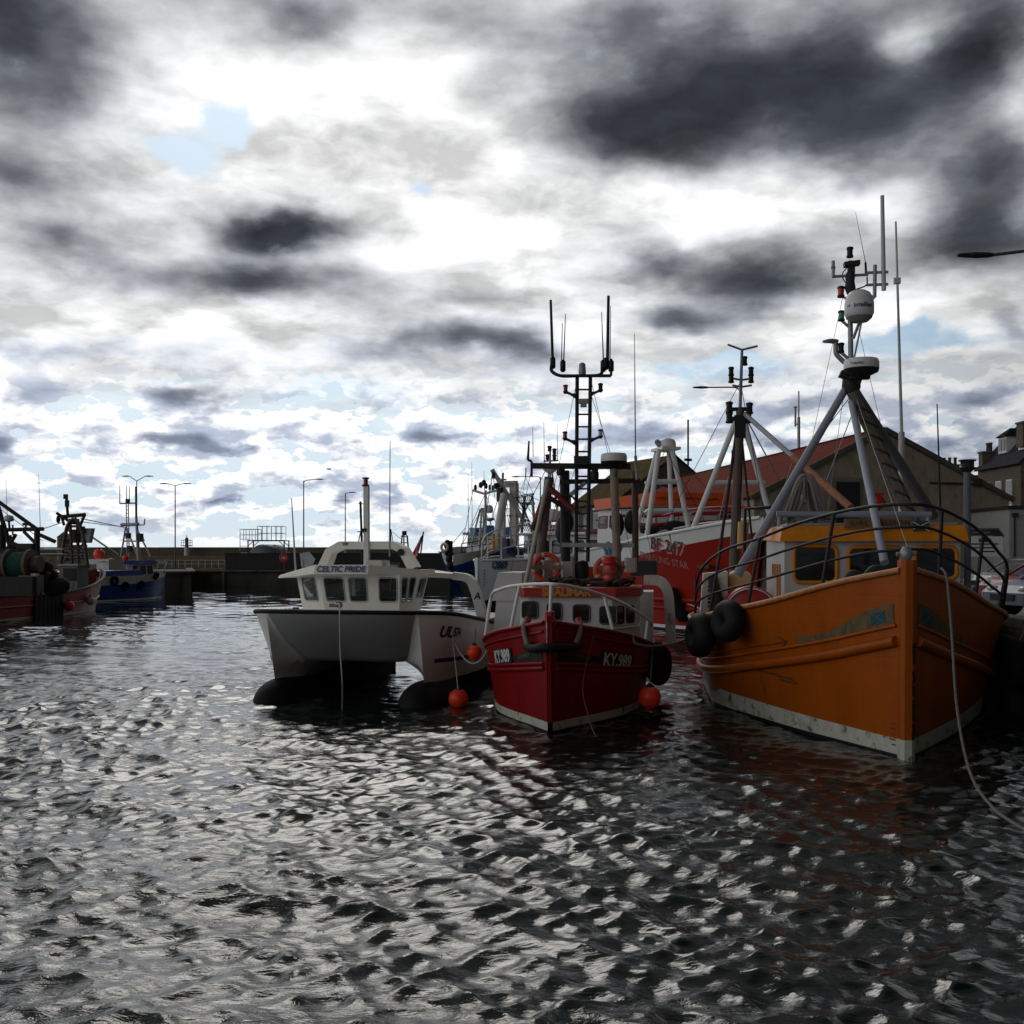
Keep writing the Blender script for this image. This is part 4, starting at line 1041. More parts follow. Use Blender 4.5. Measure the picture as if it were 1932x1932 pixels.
    OT = mat('orange trim paint', (.66, .22, .010), .4, spec=.25, var=.15, stain=(.20, .09, .04), samt=.2, sscale=4)
    b = MB(); b.hexa([(xl, ys0, zb), (xr, ys0, zb), (xr + .0, yb, zb), (xl, yb, zb)], [(xl, ys0, zt - .1), (xr, ys0, zt - .1), (xr, yb, zt - .1), (xl, yb, zt - .1)]); wh = obj('wheelhouse', b, wp, t)
    for u0, u1, v0, v1 in ((1500, 1577, 1032, 1097), (1603, 1698, 1034, 1094), (1728, 1803, 1034, 1090)):
        p, q = w(u0, v0), w(u1, v1)
        window(wh, ((p.x + q.x) / 2, ys0, (p.z + q.z) / 2), (1, 0, 0), (0, 0, 1), q.x - p.x, p.z - q.z, OT, .12, .045)
    for k, (yy, z0, z1) in enumerate(((6.1, 2.15, 3.25), (6.65, 2.2, 3.25), (7.2, 2.95, 3.25), (7.75, 2.95, 3.25))):
        window(wh, (xl, yy, (z0 + z1) / 2), (0, -1, 0), (0, 0, 1), .24, z1 - z0, OT, .05, .007)
    # roof with a wide orange fascia
    b = MB(); b.hexa([(xl - .12, ys0 - .22, zt - .36), (xr + .12, ys0 - .22, zt - .36), (xr + .1, yb + .1, zt - .25), (xl - .1, yb + .1, zt - .25)], [(xl - .05, ys0 - .12, zt - .02), (xr + .05, ys0 - .12, zt - .02), (xr + .05, yb + .1, zt), (xl - .05, yb + .1, zt)]); obj('roof_fascia', b, OT, wh)
    b = MB(); b.box(((xl + xr) / 2, (ys0 + yb) / 2, zt + .015), (xr - xl - .1, yb - ys0 - .1, .05)); obj('roof', b, GREYP, wh)
    p, q = w(1590, 981), w(1712, 1000)
    b = MB(); b.box(((p.x + q.x) / 2, ys0 - .2, (p.z + q.z) / 2 + .03), (q.x - p.x, .05, .20)); bd = obj('name_board', b, mat('varnished name board', (.20, .085, .03), .5, var=.25), wh)
    b = MB(); text_on(b, 'GIRL   ALISON', .15, flat_fn(((p.x + q.x) / 2 + .06, ys0 - .228, (p.z + q.z) / 2 + .03), (1, 0, 0), (0, 0, 1)), .006, bold=.003, xs=1.0, gap=1.32); obj('lettering', b, mat('dark letter paint', (.03, .02, .02), .5), bd)
    p = w(1722, 994); b = MB(); b.box((p.x + .12, ys0 - .2, p.z + .02), (.34, .05, .20)); cr = obj('flag_plaque', b, mat('plaque slate', (.03, .04, .05), .5), wh)
    b = MB(); b.beam((p.x - .05, ys0 - .232, p.z - .06), (p.x + .29, ys0 - .232, p.z + .10), .012, .03, side=(0, 1, 0)); b.beam((p.x + .29, ys0 - .238, p.z - .1), (p.x - .05, ys0 - .238, p.z + .10), .012, .03, side=(0, 1, 0)); obj('flag_cross', b, WHITE, cr)
    # grab rail over the roof, gallows tube
    a, c = fr.px(1465, 970, 6.6), fr.px(1757, 971, 6.6)
    b = MB(); b.bar(a, c, .07, 10); 
    for f in (.02, .98): b.bar(a.lerp(c, f), Vector((a.lerp(c, f).x, 6.6, zt)), .05)
    obj('gallows_bar', b, GREYP, t)
    # ---- tripod mast
    ap = fr.px(1606, 722, 7.4)
    b = MB(); b.bar(fr.px(1391, 1085, 7.4), ap + Vector((-.05, 0, .0)), .115, 12, .09); obj('mast_leg', b, GREYP, t)
    b = MB(); b.bar(fr.px(1669, 1062, 4.1), ap + Vector((0, 0, -.45)), .09, 12, .075); obj('mast_leg', b, mat('pale grey mast paint', (.37, .40, .47), .45, var=.1), t)
    f1 = fr.px(1762, 975, 9.4)
    b = MB(); b.bar(f1, ap + Vector((.05, .1, -.1)), .13, 12, .11); obj('mast_leg', b, mat('dark grey mast paint', (.10, .105, .115), .5, var=.2), t)
    f2 = fr.px(1724, 985, 8.2); b = MB(); b.bar(f2, ap + Vector((0.02, -.05, -.2)), .15, 10); ld = obj('ladder_leg', b, WOOD, t)
    b = MB(); a2 = ap + Vector((.02, -.05, -.2)); dr = (a2 - f2).normalized()
    for k in range(4):
        a_ = 2 * PI * k / 4 + .4; off = Vector((math.cos(a_) * .15, math.sin(a_) * .15, 0)); b.bar(f2 + off, f2.lerp(a2, .9) + off, .045, 6)
    obj('batten', b, WOOD, ld)
    b = MB()
    for k in range(1, 9):
        c = f2.lerp(a2, k / 9.3); b.torus(c, .215, .022, Matrix.Rotation(.45, 3, 'Y') @ Matrix.Rotation(PI / 2, 3, 'X'), 14, 5)
    obj('lashing', b, DARK, ld)
    b = MB(); b.lathe([(.17, -.25), (.22, -.1), (.2, .12), (.14, .2)], ap, 12); b.box(ap + Vector((-.05, -.15, .1)), (.5, .3, .14), R=Matrix.Rotation(.4, 3, 'Y')); obj('mast_head', b, DARK, t)
    y0 = 7.4
    P = lambda u, v, y=y0: fr.px(u, v, y)
    b = MB(); b.bar(P(1606, 722), P(1603, 520), .065, 10, .055); b.bar(P(1603, 530), P(1604, 492), .05, 8); up = obj('upper_mast', b, STEEL, t)
    c = P(1625, 706, 7.0); radar_dome(t, c + Vector((0, 0, 0)), .40, .36); b = MB(); b.beam(c + Vector((-.25, .1, -.06)), c + Vector((.2, .1, -.06)), .25, .08); b.bar(c + Vector((0, .1, -.1)), ap + Vector((.1, 0, -.3)), .04); obj('radar_bracket', b, DARK, t)
    b = MB(); text_on(b, 'FURUNO', .07, flat_fn(c + Vector((-.16, -.385, .2)), (1, -.25, 0), (0, 0, 1)), .004, bold=.002); obj('lettering', b, BLACK, [o for o in t.children if o.name.startswith('radar')][0])
    c = P(1621, 603, 7.1); R_ = .335; dm = sat_dome(t, c, R_, .70)
    b = MB(); b.lathe([(R_ * .6, -.05), (R_ * .88, .035), (R_ * .9, .06)], c, 20); b.bar(c + Vector((-.1, .2, -.4)), c + Vector((.02, .0, -.02)), .035); b.bar(c + Vector((-.12, .25, -1.1)), c + Vector((.06, .0, -.02)), .022); obj('dome_bracket', b, STEEL, dm)
    cyl = lambda x, y, h: c + Vector((math.sin(x / R_) * (R_ + h), -math.cos(x / R_) * (R_ + h), y + .28))
    b = MB(); text_on(b, 'intellian', .145, lambda x, y, h: cyl(x + .05, y, h), .004, bold=.004, xs=1.0); obj('lettering', b, mat('letter blue', (.02, .05, .22), .5), dm)
    b = MB(); text_on(b, 't4', .10, lambda x, y, h: cyl(x - .31, y, h), .004, bold=.002); obj('lettering', b, mat('letter blue grey', (.10, .16, .28), .5), dm)
    # cross-tree with small aerials and lamps
    b = MB(); b.bar(P(1570, 522), P(1638, 518), .035); b.bar(P(1572, 522), P(1572, 492), .04); b.bar(P(1568, 505), P(1576, 505), .04); obj('cross_tree', b, STEEL, t)
    b = MB(); b.box(P(1607, 498), (.36, .22, .10), R=Matrix.Rotation(-.1, 3, 'Y')); b.box(P(1606, 508), (.16, .14, .22)); b.lathe([(.08, -.25), (.13, -.1), (.1, .05), (.12, .2), (.06, .3)], P(1604, 535), 10); obj('search_light', b, DARK, t)
    b = MB(); b.tube(catmull([P(1600, 502), P(1589, 520), P(1600, 540)], 8), .014, 5); b.tube(catmull([P(1636, 522), P(1634, 538), P(1612, 547)], 8), .018, 5); obj('cable', b, DARK, t)
    nav_lamp(t, P(1603.5, 482), BLACK, 'mast_lamp', .95)
    nav_lamp(t, P(1586.5, 557), REDGLASS, 'mast_lamp', 1.01); nav_lamp(t, P(1587.5, 602), GRNGLASS, 'mast_lamp', .95); nav_lamp(t, P(1587, 662), BLACK, 'mast_lamp', .9)
    b = MB(); b.bar(P(1587, 558), P(1601, 566), .03); b.bar(P(1587, 604), P(1603, 618), .035); b.bar(P(1587, 665), P(1604, 680), .04); obj('lamp_bracket', b, STEEL, t)
    b = MB(); b.tube(catmull([P(1577, 646), P(1577, 664), P(1582, 673), P(1598, 688)], 4), .06, 8); b.lathe([(.05, -.03), (.19, -.01), (.19, .02), (.08, .05)], P(1567, 644), 14); b.bar(P(1566, 645), P(1578, 646), .04); obj('hailer_horn', b, STEEL, t)
    # aerials to the right of the mast
    b = MB(); b.bar(P(1650, 561), P(1651, 500), .045, 8); b.tube(catmull([P(1650, 561), P(1646, 561), P(1636, 553)], 4), .04, 6)
    for v in (514, 537): b.box(P(1655, v), (.50, .06, .055))
    obj('aerial_bracket', b, STEEL, t)
    b = MB(); b.bar(P(1667.5, 548), P(1664.5, 369), .055, 8, .045); obj('whip_aerial', b, GREYW, t)
    whip(t, P(1634, 518), P(1633, 495), .03, .025, BLACK); whip(t, P(1633, 495), P(1614, 400), .010, .004)
    b = MB(); q = P(1701, 970, 9.0); b.bar(q, P(1701, 815, 9.0), .075, 8); b.bar(P(1701, 815, 9.0), P(1690, 418, 9.0), .042, 8, .024); b.box(P(1692.5, 530, 9.0), (.16, .12, .14)); obj('whip_aerial', b, GREYW, t)
    b = MB(); b.bar(P(1775, 985, 9.3), P(1768, 762, 9.3), .03, 6, .014); obj('whip_aerial', b, BLACK, t)
    # stays
    for (a, c_) in (((1612, 770), (1560, 905)), ((1607, 745), (1500, 885)), ((1615, 745), (1640, 935))):
        b = MB(); b.bar(P(*a), P(*c_), .012, 5); obj('stay', b, STEEL, t)
    for (a, ya), (c_, yc_) in ((((1603, 500), 7.4), ((1500, 978), 9.)), (((1606, 560), 7.4), ((1700, 968), 9.)), (((1606, 640), 7.4), ((1560, 975), 8.)), (((1610, 735), 7.4), ((1718, 1050), 1.2)), (((1602, 735), 7.4), ((1450, 1000), 12.))):
        b = MB(); b.bar(fr.px(*a, ya), fr.px(*c_, yc_), .006, 4); obj('stay', b, STEEL, t)
    # exhaust stack with a flat cap at the starboard side of the house
    q = fr.px(1825, 1085, 8.3); q2 = fr.px(1825, 888, 8.3)
    b = MB(); b.bar(Vector((q.x, 8.3, 1.2)), q2, .085, 16); st = obj('exhaust_stack', b, mat('grey stack paint', (.13, .14, .16), .5, var=.15), t)
    b = MB(); b.lathe([(.09, -.04), (.13, .0), (.235, .05), (.235, .07), (.155, .08), (.155, .22), (.20, .23), (.20, .26), (.05, .27)], q2, 20); obj('stack_cap', b, DARK, st)
    # port side gear: white gallows casing, red net drum
    q0, q1 = fr.px(1318, 1160, 8.6), fr.px(1372, 1082, 8.6)
    b = MB(); b.hexa([(q0.x, 8.4, 1.3), (q1.x, 8.4, 1.3), (q1.x, 9.4, 1.3), (q0.x, 9.4, 1.3)], [(q0.x + .12, 8.4, q1.z), (q1.x, 8.4, q1.z + .06), (q1.x, 9.3, q1.z + .06), (q0.x + .12, 9.3, q1.z)]); cs = obj('gallows_casing', b, CREAM, t)
    b = MB()
    for k in range(6): b.box((q0.x + .33, 8.385, q1.z - .32 - k * .1), (.22, .03, .06))
    obj('vent_grille', b, DARK, cs)
    a, c = fr.px(1432, 1122, 8.2), fr.px(1440, 1122, 8.2)
    b = MB(); b.lathe([(.1, -.5), (.62, -.5), (.66, -.44), (.66, .44), (.62, .5), (.1, .5)], (fr.px(1414, 1120, 8.0).x, 8.0, 2.05), 28, R=R90); dr_ = obj('net_drum', b, REDP, t)
    b = MB(); b.torus((fr.px(1414, 1120, 8.0).x, 7.48, 2.05), .6, .02, None, 28, 5); obj('drum_rim', b, GREYW, dr_)
    b = MB(); q = fr.px(1372, 1150, 8.0); b.bar((q.x, 7.9, 1.0), (q.x - .35, 8.3, q1.z - .05), .22, 10, .12); obj('net_guide', b, DARK, t)
    b = MB(); q = fr.px(1395, 1090, 9.0); b.lathe([(.3, -.3), (.32, 0), (.24, .14), (.1, .2)], q, 14); obj('hopper', b, mat('yellowed plastic', (.55, .36, .16), .5, var=.25, stain=(.22, .09, .03), samt=.4), t)
    # mizzen mast at the stern with lamp clusters
    y1 = 15.2; Q = lambda u, v, y=y1: fr.px(u, v, y)
    b = MB(); b.bar(Q(1384, 1100), Q(1397, 770), .16, 12, .13); mz = obj('mizzen_mast', b, BROWN, t)
    b = MB(); b.bar(Q(1355, 1060), Q(1393, 790), .05, 8); obj('mizzen_stay', b, DARK, t)
    b = MB(); b.bar(Q(1420, 1030), Q(1400, 830), .035, 8); obj('mizzen_stay', b, DARK, t)
    for u, v in ((1376, 775), (1414, 777), (1376, 794), (1412, 794)): nav_lamp(t, Q(u, v), BLACK, 'mast_lamp', 1.35)
    b = MB(); b.box(Q(1395, 790), (.62, .2, .12)); b.box(Q(1395, 772), (.62, .2, .1)); b.box(Q(1396, 805), (.34, .3, .7)); obj('mast_head', b, BLACK, t)
    b = MB(); b.plate([Q(1380, 850), Q(1393, 838), Q(1393, 868), Q(1380, 862)], .04); obj('day_shape', b, BLACK, t)
    # derrick boom, rusty at its outer end
    a, c = Q(1406, 782, 15.0), fr.px(1605, 958, 9.8)
    b = MB(); m_ = a.lerp(c, .50); b.bar(a, m_, .075, 8); bm = obj('derrick_boom', b, STEEL, t)
    b = MB(); b.bar(m_, c, .10, 8); obj('boom_end', b, mat('rusty boom', (.30, .10, .05), .7, var=.3, stain=(.34, .27, .2), samt=.4, sscale=5), bm)
    for (u0, v0), (u1, v1) in (((1408, 790), (1470, 905)), ((1500, 860), (1478, 925))):
        b = MB(); b.bar(Q(u0, v0), Q(u1, v1, 12), .02, 5); obj('stay', b, DARK, t)
    # short black pipe frame by the mizzen
    b = MB(); b.tube([fr.px(1404, 1045, 11), fr.px(1406, 960, 11), fr.px(1455, 957, 11)], .05, 8); obj('pipe_frame', b, BLACK, t)
    b = MB(); b.tube(catmull([fr.px(1401, 1035, 11.5), fr.px(1402, 1000, 11.5), fr.px(1403, 985, 11.5)], 4), .15, 8); obj('oilskin', b, mat('yellow oilskin', (.45, .25, .03), .5, var=.2), t)
    # bundle of grey warp hung from the port mast leg
    b = MB(); cx = fr.px(1518, 905, 6.9); rnd = random.Random(4)
    for k in range(14):
        x0 = rnd.uniform(-.36, .0); x1 = rnd.uniform(.05, .40); zz = rnd.uniform(-1.05, -.65); tp = rnd.uniform(-.05, .12); yy = rnd.uniform(-.15, .15)
        b.tube(catmull([cx + Vector((x0 - .12, yy, zz)), cx + Vector((x0 * .9, yy, -.4)), cx + Vector((x0 * .4, yy * .5, tp - .05)), cx + Vector((0.02, 0, tp)), cx + Vector((x1 * .5, -yy * .5, tp - .06)), cx + Vector((x1 * .9, -yy, -.45)), cx + Vector((x1 + .1, -yy, zz - .1))], 5), .04, 6)
    o = obj('rope_bundle', b, ROPED); o.location = fr.loc; o.rotation_euler = (0, 0, fr.rotz); tag(o, 'thick bundle of grey warp rope slung over the orange boat mast leg', 'rope')
    # foredeck bits seen over the bulwark
    b = MB(); q = fr.px(1640, 1088, 3.6); b.tube(catmull([q + Vector((-.45, 0, -.3)), q + Vector((-.35, 0, .05)), q + Vector((-.1, 0, -.02)), q + Vector((.1, 0, .15)), q + Vector((.35, 0, .05)), q + Vector((.5, 0, -.3))], 5), .09, 8); obj('anchor', b, DARK, t)
    return fr, H, t
OFR, OH, OT_ = orange_boat()
# ------------------------------------------------------------------ small red fishing boat
def red_boat():
    g = gnd(1038, 1382); fr = Frame((g.x, g.y), 7.8)
    t = thing('fishing_boat', 'small dark red fishing boat with lifebuoys and ladder mast, between catamaran and orange boat', 'fishing boat', fr.loc, fr.rotz)
    H = Hull([(0, .05), (.8, .50), (1.6, .98), (2.6, 1.42), (4, 1.68), (6, 1.75), (9, 1.6), (10.5, 1.4)],
             [(0, .06), (.7, .62), (1.6, 1.22), (2.8, 1.72), (4.2, 1.92), (6.5, 1.95), (9, 1.85), (10.5, 1.6)],
             [(0, 2.16), (.7, 2.02), (1.8, 1.82), (3.2, 1.55), (5, 1.35), (8, 1.25), (10.5, 1.35)], rake=.22, flare=1.2, rlen=2.5, draft=.7)
    RD = mat('dark red hull paint', (.23, .004, .006), .38, spec=.22, var=.2, scale=1.5, stain=(.09, .012, .012), samt=.36, sscale=2.4, streak=.25, bump=.35, bscale=3)
    b = MB(); H.build(b, [(lambda y: .03, 2), (lambda y: .20, 1), (lambda y: 99, 0)]); obj('hull', b, [RD, WLG, BLACK], t)
    b = MB(); H.inner(b, .5); obj('deck', b, mat('red deck paint', (.10, .03, .03), .7, var=.2), t)
    b = MB(); H.strake(b, .05, 10.4, H.zd, .045, .015, 50); obj('cap_rail', b, RD, t)
    zs = mono([0, 1.5, 3, 5, 10.5], [1.36, 1.16, 1.0, .88, .85])
    for dz, r in ((0., .04), (-.10, .05), (.62, .03)):
        b = MB(); H.strake(b, .08, 10.4, (lambda y, dz=dz: zs(y) + dz * (1 if dz < .5 else max(.4, 1 - .1 * y))), r, .01, 50, 8); obj('rubbing_strake', b, RD, t)
    b = MB(); rows = []
    for z in np.linspace(.2, 2.28, 10):
        y = -.22 * max(0, z) / 2.3; w = .05
        rows.append([Vector((-w, y + .16, z)), Vector((-w * .7, y - .04, z)), Vector((w * .7, y - .04, z)), Vector((w, y + .16, z))])
    b.grid(rows, False, flip=True); b.add(rows[-1], [[0, 1, 2, 3]]); obj('stem_post', b, RD, t)
    b = MB(); b.box((0, -.10, 2.26), (.17, .28, .20), bev=.04); obj('stem_head', b, REDP, t)
    # number boards and painted bow scroll
    txw = mat('white lettering', (.62, .62, .62), .5)
    for sd, uu, vv, wd in ((-1, 949, 1240, 1.06), (1, 1164, 1250, 1.34)):
        yc, zc = H.find(fr, sd, uu, vv)
        fn = H.text_fn(sd, yc, zc, slope=.13)
        b = MB(); n = 8
        b.grid([[fn(-wd / 2 + wd * i / n, z, .03) for z in (-.15, .02, .18)] for i in range(n + 1)], False); nb = obj('number_board', b, BLACK, t)
        b = MB(); text_on(b, 'KY.989', .36, lambda x, y, h: fn(x, y + .015, .042), .02, bold=.014, xs=.88 if sd < 0 else 1.12); obj('lettering', b, txw, nb)
        b = MB(); n = 14; hi = mono([0, .3, .7, 1.3], [1.68, 1.62, 1.5, 1.36]); lo = mono([0, .6, 1.3], [1.38, 1.33, 1.26])
        b.grid([[H.P(sd, .12 + 1.12 * i / n, z, .010) for z in (lo(1.3 * i / n), hi(1.3 * i / n))] for i in range(n + 1)], True, flip=sd < 0); sc = obj('bow_scroll', b, BLACK, t)
        fn2 = H.text_fn(sd, .74, 1.42, slope=.22)
        b = MB(); text_on(b, 'DEPENDENCE', .11, lambda x, y, h: fn2(x, y, .02), .02, xs=.75); obj('lettering', b, mat('dull gold lettering', (.20, .15, .07), .5), sc)
    # white pulpit rail
    A = [(917, 1185, 3.6), (921, 1128, 3.3), (950, 1112, 2.2), (990, 1104, 1.1), (1039, 1106 - 4, .1), (1080, 1108, .6), (1130, 1124, 1.5), (1180, 1142, 2.3), (1245, 1170, 3.2), (1253, 1182, 3.5)]
    tops = [fr.px(u, v, y) for u, v, y in A]; base = [H.P(-1 if i < 4 else 1, max(y, .02), H.zd(y)) for i, (u, v, y) in enumerate(A)]
    base[4] = Vector((0, 0.0, 2.34))
    tops = [Vector((q.x * .95 + (p.x - q.x) * .45, q.y + .12, p.z)) for p, q in zip(tops, base)]; tops[0] = base[0] + Vector((0, 0, .05)); tops[4] = Vector((0.02, .05, tops[4].z))
    rail_run(t, tops, (), (1, 3, 4, 6, 8), .035, WHITE, .035, base=base)
    # wheelhouse: five-sided front
    yf = 2.9
    w = lambda u, v, y=yf: fr.px(u, v, y)
    xl, xr = w(978, 1130).x, w(1165, 1130).x; zt = w(1060, 1113).z; zb = .7
    zt = w(1060, 1128).z
    fp = [(xl - .12, yf + 2.9), (xl - .02, yf + .45), (xl + .22, yf), (xr - .12, yf + .05), (xr + .42, yf + .85), (xr + .45, yf + 2.9)]
    wp = mat('red boat house paint', (.60, .60, .59), .4, var=.07, stain=(.40, .32, .24), samt=.15, sscale=2.5, streak=.3)
    b = MB(); b.hexa([(x, y, zb) for x, y in fp], [(x, y, zt + .08) for x, y in fp]); wh = obj('wheelhouse', b, wp, t)
    for u0, u1, v0, v1 in ((986, 1014, 1136, 1166), (1033, 1059, 1139, 1170), (1082, 1112, 1142, 1173), (1132, 1163, 1145, 1177)):
        p, q = w(u0, v0), w(u1, v1); a = Vector((fp[2][0], fp[2][1], 0)); c = Vector((fp[3][0], fp[3][1], 0)); ex = (c - a).normalized()
        x = (p.x + q.x) / 2; yy = yf + (x - fp[2][0]) / (fp[3][0] - fp[2][0]) * .05
        window(wh, (x, yy - .0, (p.z + q.z) / 2), ex, (0, 0, 1), q.x - p.x, p.z - q.z, mat('rubber seal', (.12, .12, .12), .6), .06, .018)
    a = Vector((*fp[3], 0)); c = Vector((*fp[4], 0)); ex = (c - a).normalized(); zc = (w(1100, 1146).z + w(1100, 1176).z) / 2
    for f in (.3, .7): window(wh, a.lerp(c, f) + Vector((0, 0, zc)), ex, (0, 0, 1), .26, .36, BLACK, .05, .015)
    b = MB(); zl = w(1060, 1185).z; b.tube([Vector((x, y, zl)) + (Vector((x, y, 0)) - Vector(((xl + xr) / 2, yf + 1.5, 0))).normalized() * .015 for x, y in fp], .025, 6); obj('ledge', b, WHITE, wh)
    # red name fascia round the roof
    zc0, zc1 = zt + .02, w(1060, 1109).z
    b = MB(); out = [(x + (.08 if x > (xl + xr) / 2 else -.08), y - .1) for x, y in fp]
    b.hexa([(x, y, zc0) for x, y in out], [(x, y, zc1) for x, y in out]); fa = obj('roof_fascia', b, REDP, wh)
    b = MB(); a = Vector((*out[2], 0)); c = Vector((*out[3], 0)); ex = (c - a).normalized(); p = w(1069, 1120)
    b = MB(); text_on(b, 'SHALIMAR', .235, flat_fn((p.x, a.y - .012 + .02, (zc0 + zc1) / 2 - .0), ex, (0, 0, 1)), .02, bold=.012, xs=.98); obj('lettering', b, mat('gold lettering', (.55, .26, .03), .45), fa)
    # white casings aft on both sides, white shooting chute at starboard
    q = fr.px(940, 1160, 6.); 
    b = MB(); x0 = fr.px(925, 1150, 5.5).x; x1 = fr.px(985, 1150, 5.5).x; zc = fr.px(950, 1080, 5.5).z
    b.hexa([(x0, 5.5, .8), (x1, 5.5, .8), (x1, 7.5, .8), (x0 + .1, 7.5, .8)], [(x0 + .22, 5.5, zc), (x1, 5.5, zc), (x1, 7.5, zc), (x0 + .3, 7.5, zc)]); b.hexa([(x0, 5.45, zc - .7), (x1, 5.45, zc - .7), (x1, 5.5, zc - .7), (x0, 5.5, zc - .7)], [(x0 + .2, 5.45, zc - .0), (x1, 5.45, zc), (x1, 5.5, zc), (x0 + .2, 5.5, zc)]); obj('shelter_side', b, wp, t)
    b = MB(); x0 = fr.px(1168, 1150, 6.2).x; x1 = fr.px(1240, 1150, 6.2).x; zc = fr.px(1200, 1098, 6.2).z
    b.hexa([(x0, 6.2, .8), (x1 - .1, 6.2, .8), (x1 - .1, 8., .8), (x0, 8., .8)], [(x0, 6.2, zc - .25), (x1 - .1, 6.2, zc - .25), (x1 - .1, 8., zc - .25), (x0, 8., zc - .25)]); obj('shelter_side', b, wp, t)
    b = MB(); path = catmull([fr.px(1215, 1094, 6.1), fr.px(1243, 1096, 5.8), fr.px(1258, 1112, 5.6), fr.px(1263, 1145, 5.5), fr.px(1266, 1212, 5.5)], 6)
    rows = []
    for i, p in enumerate(path):
        tt = (path[min(i + 1, len(path) - 1)] - path[max(i - 1, 0)]).normalized(); nx = tt.cross(Vector((0, 1, 0))).normalized()
        rows.append([p + nx * .12 + Vector((0, -.3, 0)), p - nx * .12 + Vector((0, -.3, 0)), p - nx * .12 + Vector((0, .35, 0)), p + nx * .12 + Vector((0, .35, 0)), p + nx * .12 + Vector((0, -.3, 0))])
    b.grid(rows, False); obj('shooting_chute', b, mat('stained white chute', (.52, .50, .46), .5, var=.1, stain=(.22, .14, .08), samt=.4, sscale=3, streak=.3), t)
    b = MB(); x0 = fr.px(1190, 1075, 6.4).x; x1 = fr.px(1240, 1075, 6.4).x; b.box(((x0 + x1) / 2, 6.6, fr.px(1200, 1072, 6.4).z), (x1 - x0, .7, .38)); obj('fish_bin', b, mat('dark grey bin', (.04, .045, .045), .6, var=.2), t)
    # ---- gantry over the wheelhouse roof
    yg = 4.3; G = lambda u, v, y=yg: fr.px(u, v, y); zr = G(1060, 1105).z
    def post(u0, v0, u1, v1, r, m, y=yg, name='gantry_post'):
        b = MB(); b.bar(G(u0, v0, y), G(u1, v1, y), r, 8); return obj(name, b, m, t)
    post(988, 1118, 1034, 905, .05, mat('worn white pole', (.40, .38, .33), .6, var=.2, stain=(.2, .1, .05), samt=.4, sscale=6), 3.9); post(1012, 1110, 1036, 900, .11, WOOD, 4.6); post(1166, 1105, 1158, 880, .095, mat('rusty white post', (.26, .21, .16), .6, var=.25, stain=(.15, .06, .03), samt=.45, sscale=5), 4.2); post(1199, 1080, 1198, 888, .08, BROWN, 5.2)
    post(1067, 1060, 1065, 888, .12, DARK, 5.0)
    b = MB(); b.beam(G(1003, 879), G(1190, 880), .12, .13); obj('gantry_beam', b, DARK, t); b = MB(); b.beam(G(1056, 909, 4.7), G(1208, 907, 4.7), .11, .11); obj('gantry_beam', b, DARK, t)
    b = MB(); b.beam(G(1060, 1028), G(1196, 1029), .09, .10); obj('gantry_beam', b, STEEL, t); b = MB(); b.beam(G(1075, 935, 4.6), G(1105, 910, 4.6), .09); obj('gantry_beam', b, STEEL, t)
    post(1087, 1060, 1089, 712, .045, DARK, yg + .1, 'ladder_post'); post(1109, 1060, 1114, 710, .045, DARK, yg + .1, 'ladder_post')
    for k in range(14):
        v = 735 + k * 23.4; f = (v - 712) / 348
        b = MB(); b.bar(G(1089 - 2 * f, v, yg + .1), G(1114 - 5 * f, v, yg + .1), .022, 6); obj('rung', b, DARK, t)
    b = MB(); b.tube(catmull([G(1041, 686), G(1041, 700), G(1058, 709), G(1090, 709), G(1128, 708), G(1137, 700), G(1143, 688)], 5), .04, 8); b.bar(G(1058, 709), G(1153, 709), .038); b.bar(G(1153, 709), G(1153, 677), .03); obj('aerial_yard', b, DARK, t)
    for (u0, v0, u1, v1, r0, r1) in ((1043, 690, 1039, 566, .035, .03), (1146, 690, 1148, 558, .04, .033), (1063, 695, 1067, 592, .018, .008), (1059, 700, 1061, 610, .015, .008), (1139, 695, 1135, 588, .018, .008), (1151, 680, 1152, 577, .013, .007)):
        whip(t, G(u0, v0), G(u1, v1), r0, r1, DARK)
    for u, v in ((1043, 684), (1062, 690), (1138, 690), (1143, 686), (1153, 690)):
        b = MB(); b.lathe([(.03, -.15), (.065, -.12), (.065, .1), (.03, .14)], G(u, v), 10); obj('aerial_base', b, BLACK, t)
    b = MB(); b.lathe([(.08, 0), (.09, .05), (.075, .25), (.04, .28)], G(1098.5, 707), 12); obj('gps_antenna', b, STEEL, t)
    for u, v, m in ((1067, 738, REDGLASS), (1133, 735, BLACK), (1066, 826, REDGLASS), (1133, 822, GREYW)):
        nav_lamp(t, G(u, v), m, 'mast_lamp', .7)
        b = MB(); s_ = 1 if u < 1100 else -1; b.tube([G(u - 3 * s_, v + 3), G(u + 4 * s_, v + 3), G(u + 20 * s_, v + 10)], .032, 6); b.plate([G(u + 4 * s_, v + 4), G(u + 21 * s_, v + 4), G(u + 21 * s_, v + 16)], .02); obj('lamp_bracket', b, DARK, t)
    b = MB(); b.box(G(1101, 757, 4.1), (.22, .16, .10)); b.box(G(1101, 764, 4.1), (.14, .12, .1)); obj('deck_light', b, STEEL, t)
    b = MB(); b.box(G(1098, 869, 4.1), (.36, .2, .2)); obj('deck_light', b, DARK, t)
    radar_dome(t, G(1158, 879, 4.2), .305, .30)
    b = MB(); text_on(b, 'ICOM', .05, flat_fn(G(1176, 866, 3.89) , (1, .3, 0), (0, 0, 1)), .004); 
    b = MB(); b.bar(G(1062, 884), G(1062, 905), .05); b.lathe([(.07, -.05), (.09, .05), (.05, .2)], G(1057, 893), 10); obj('deck_light', b, BLACK, t)
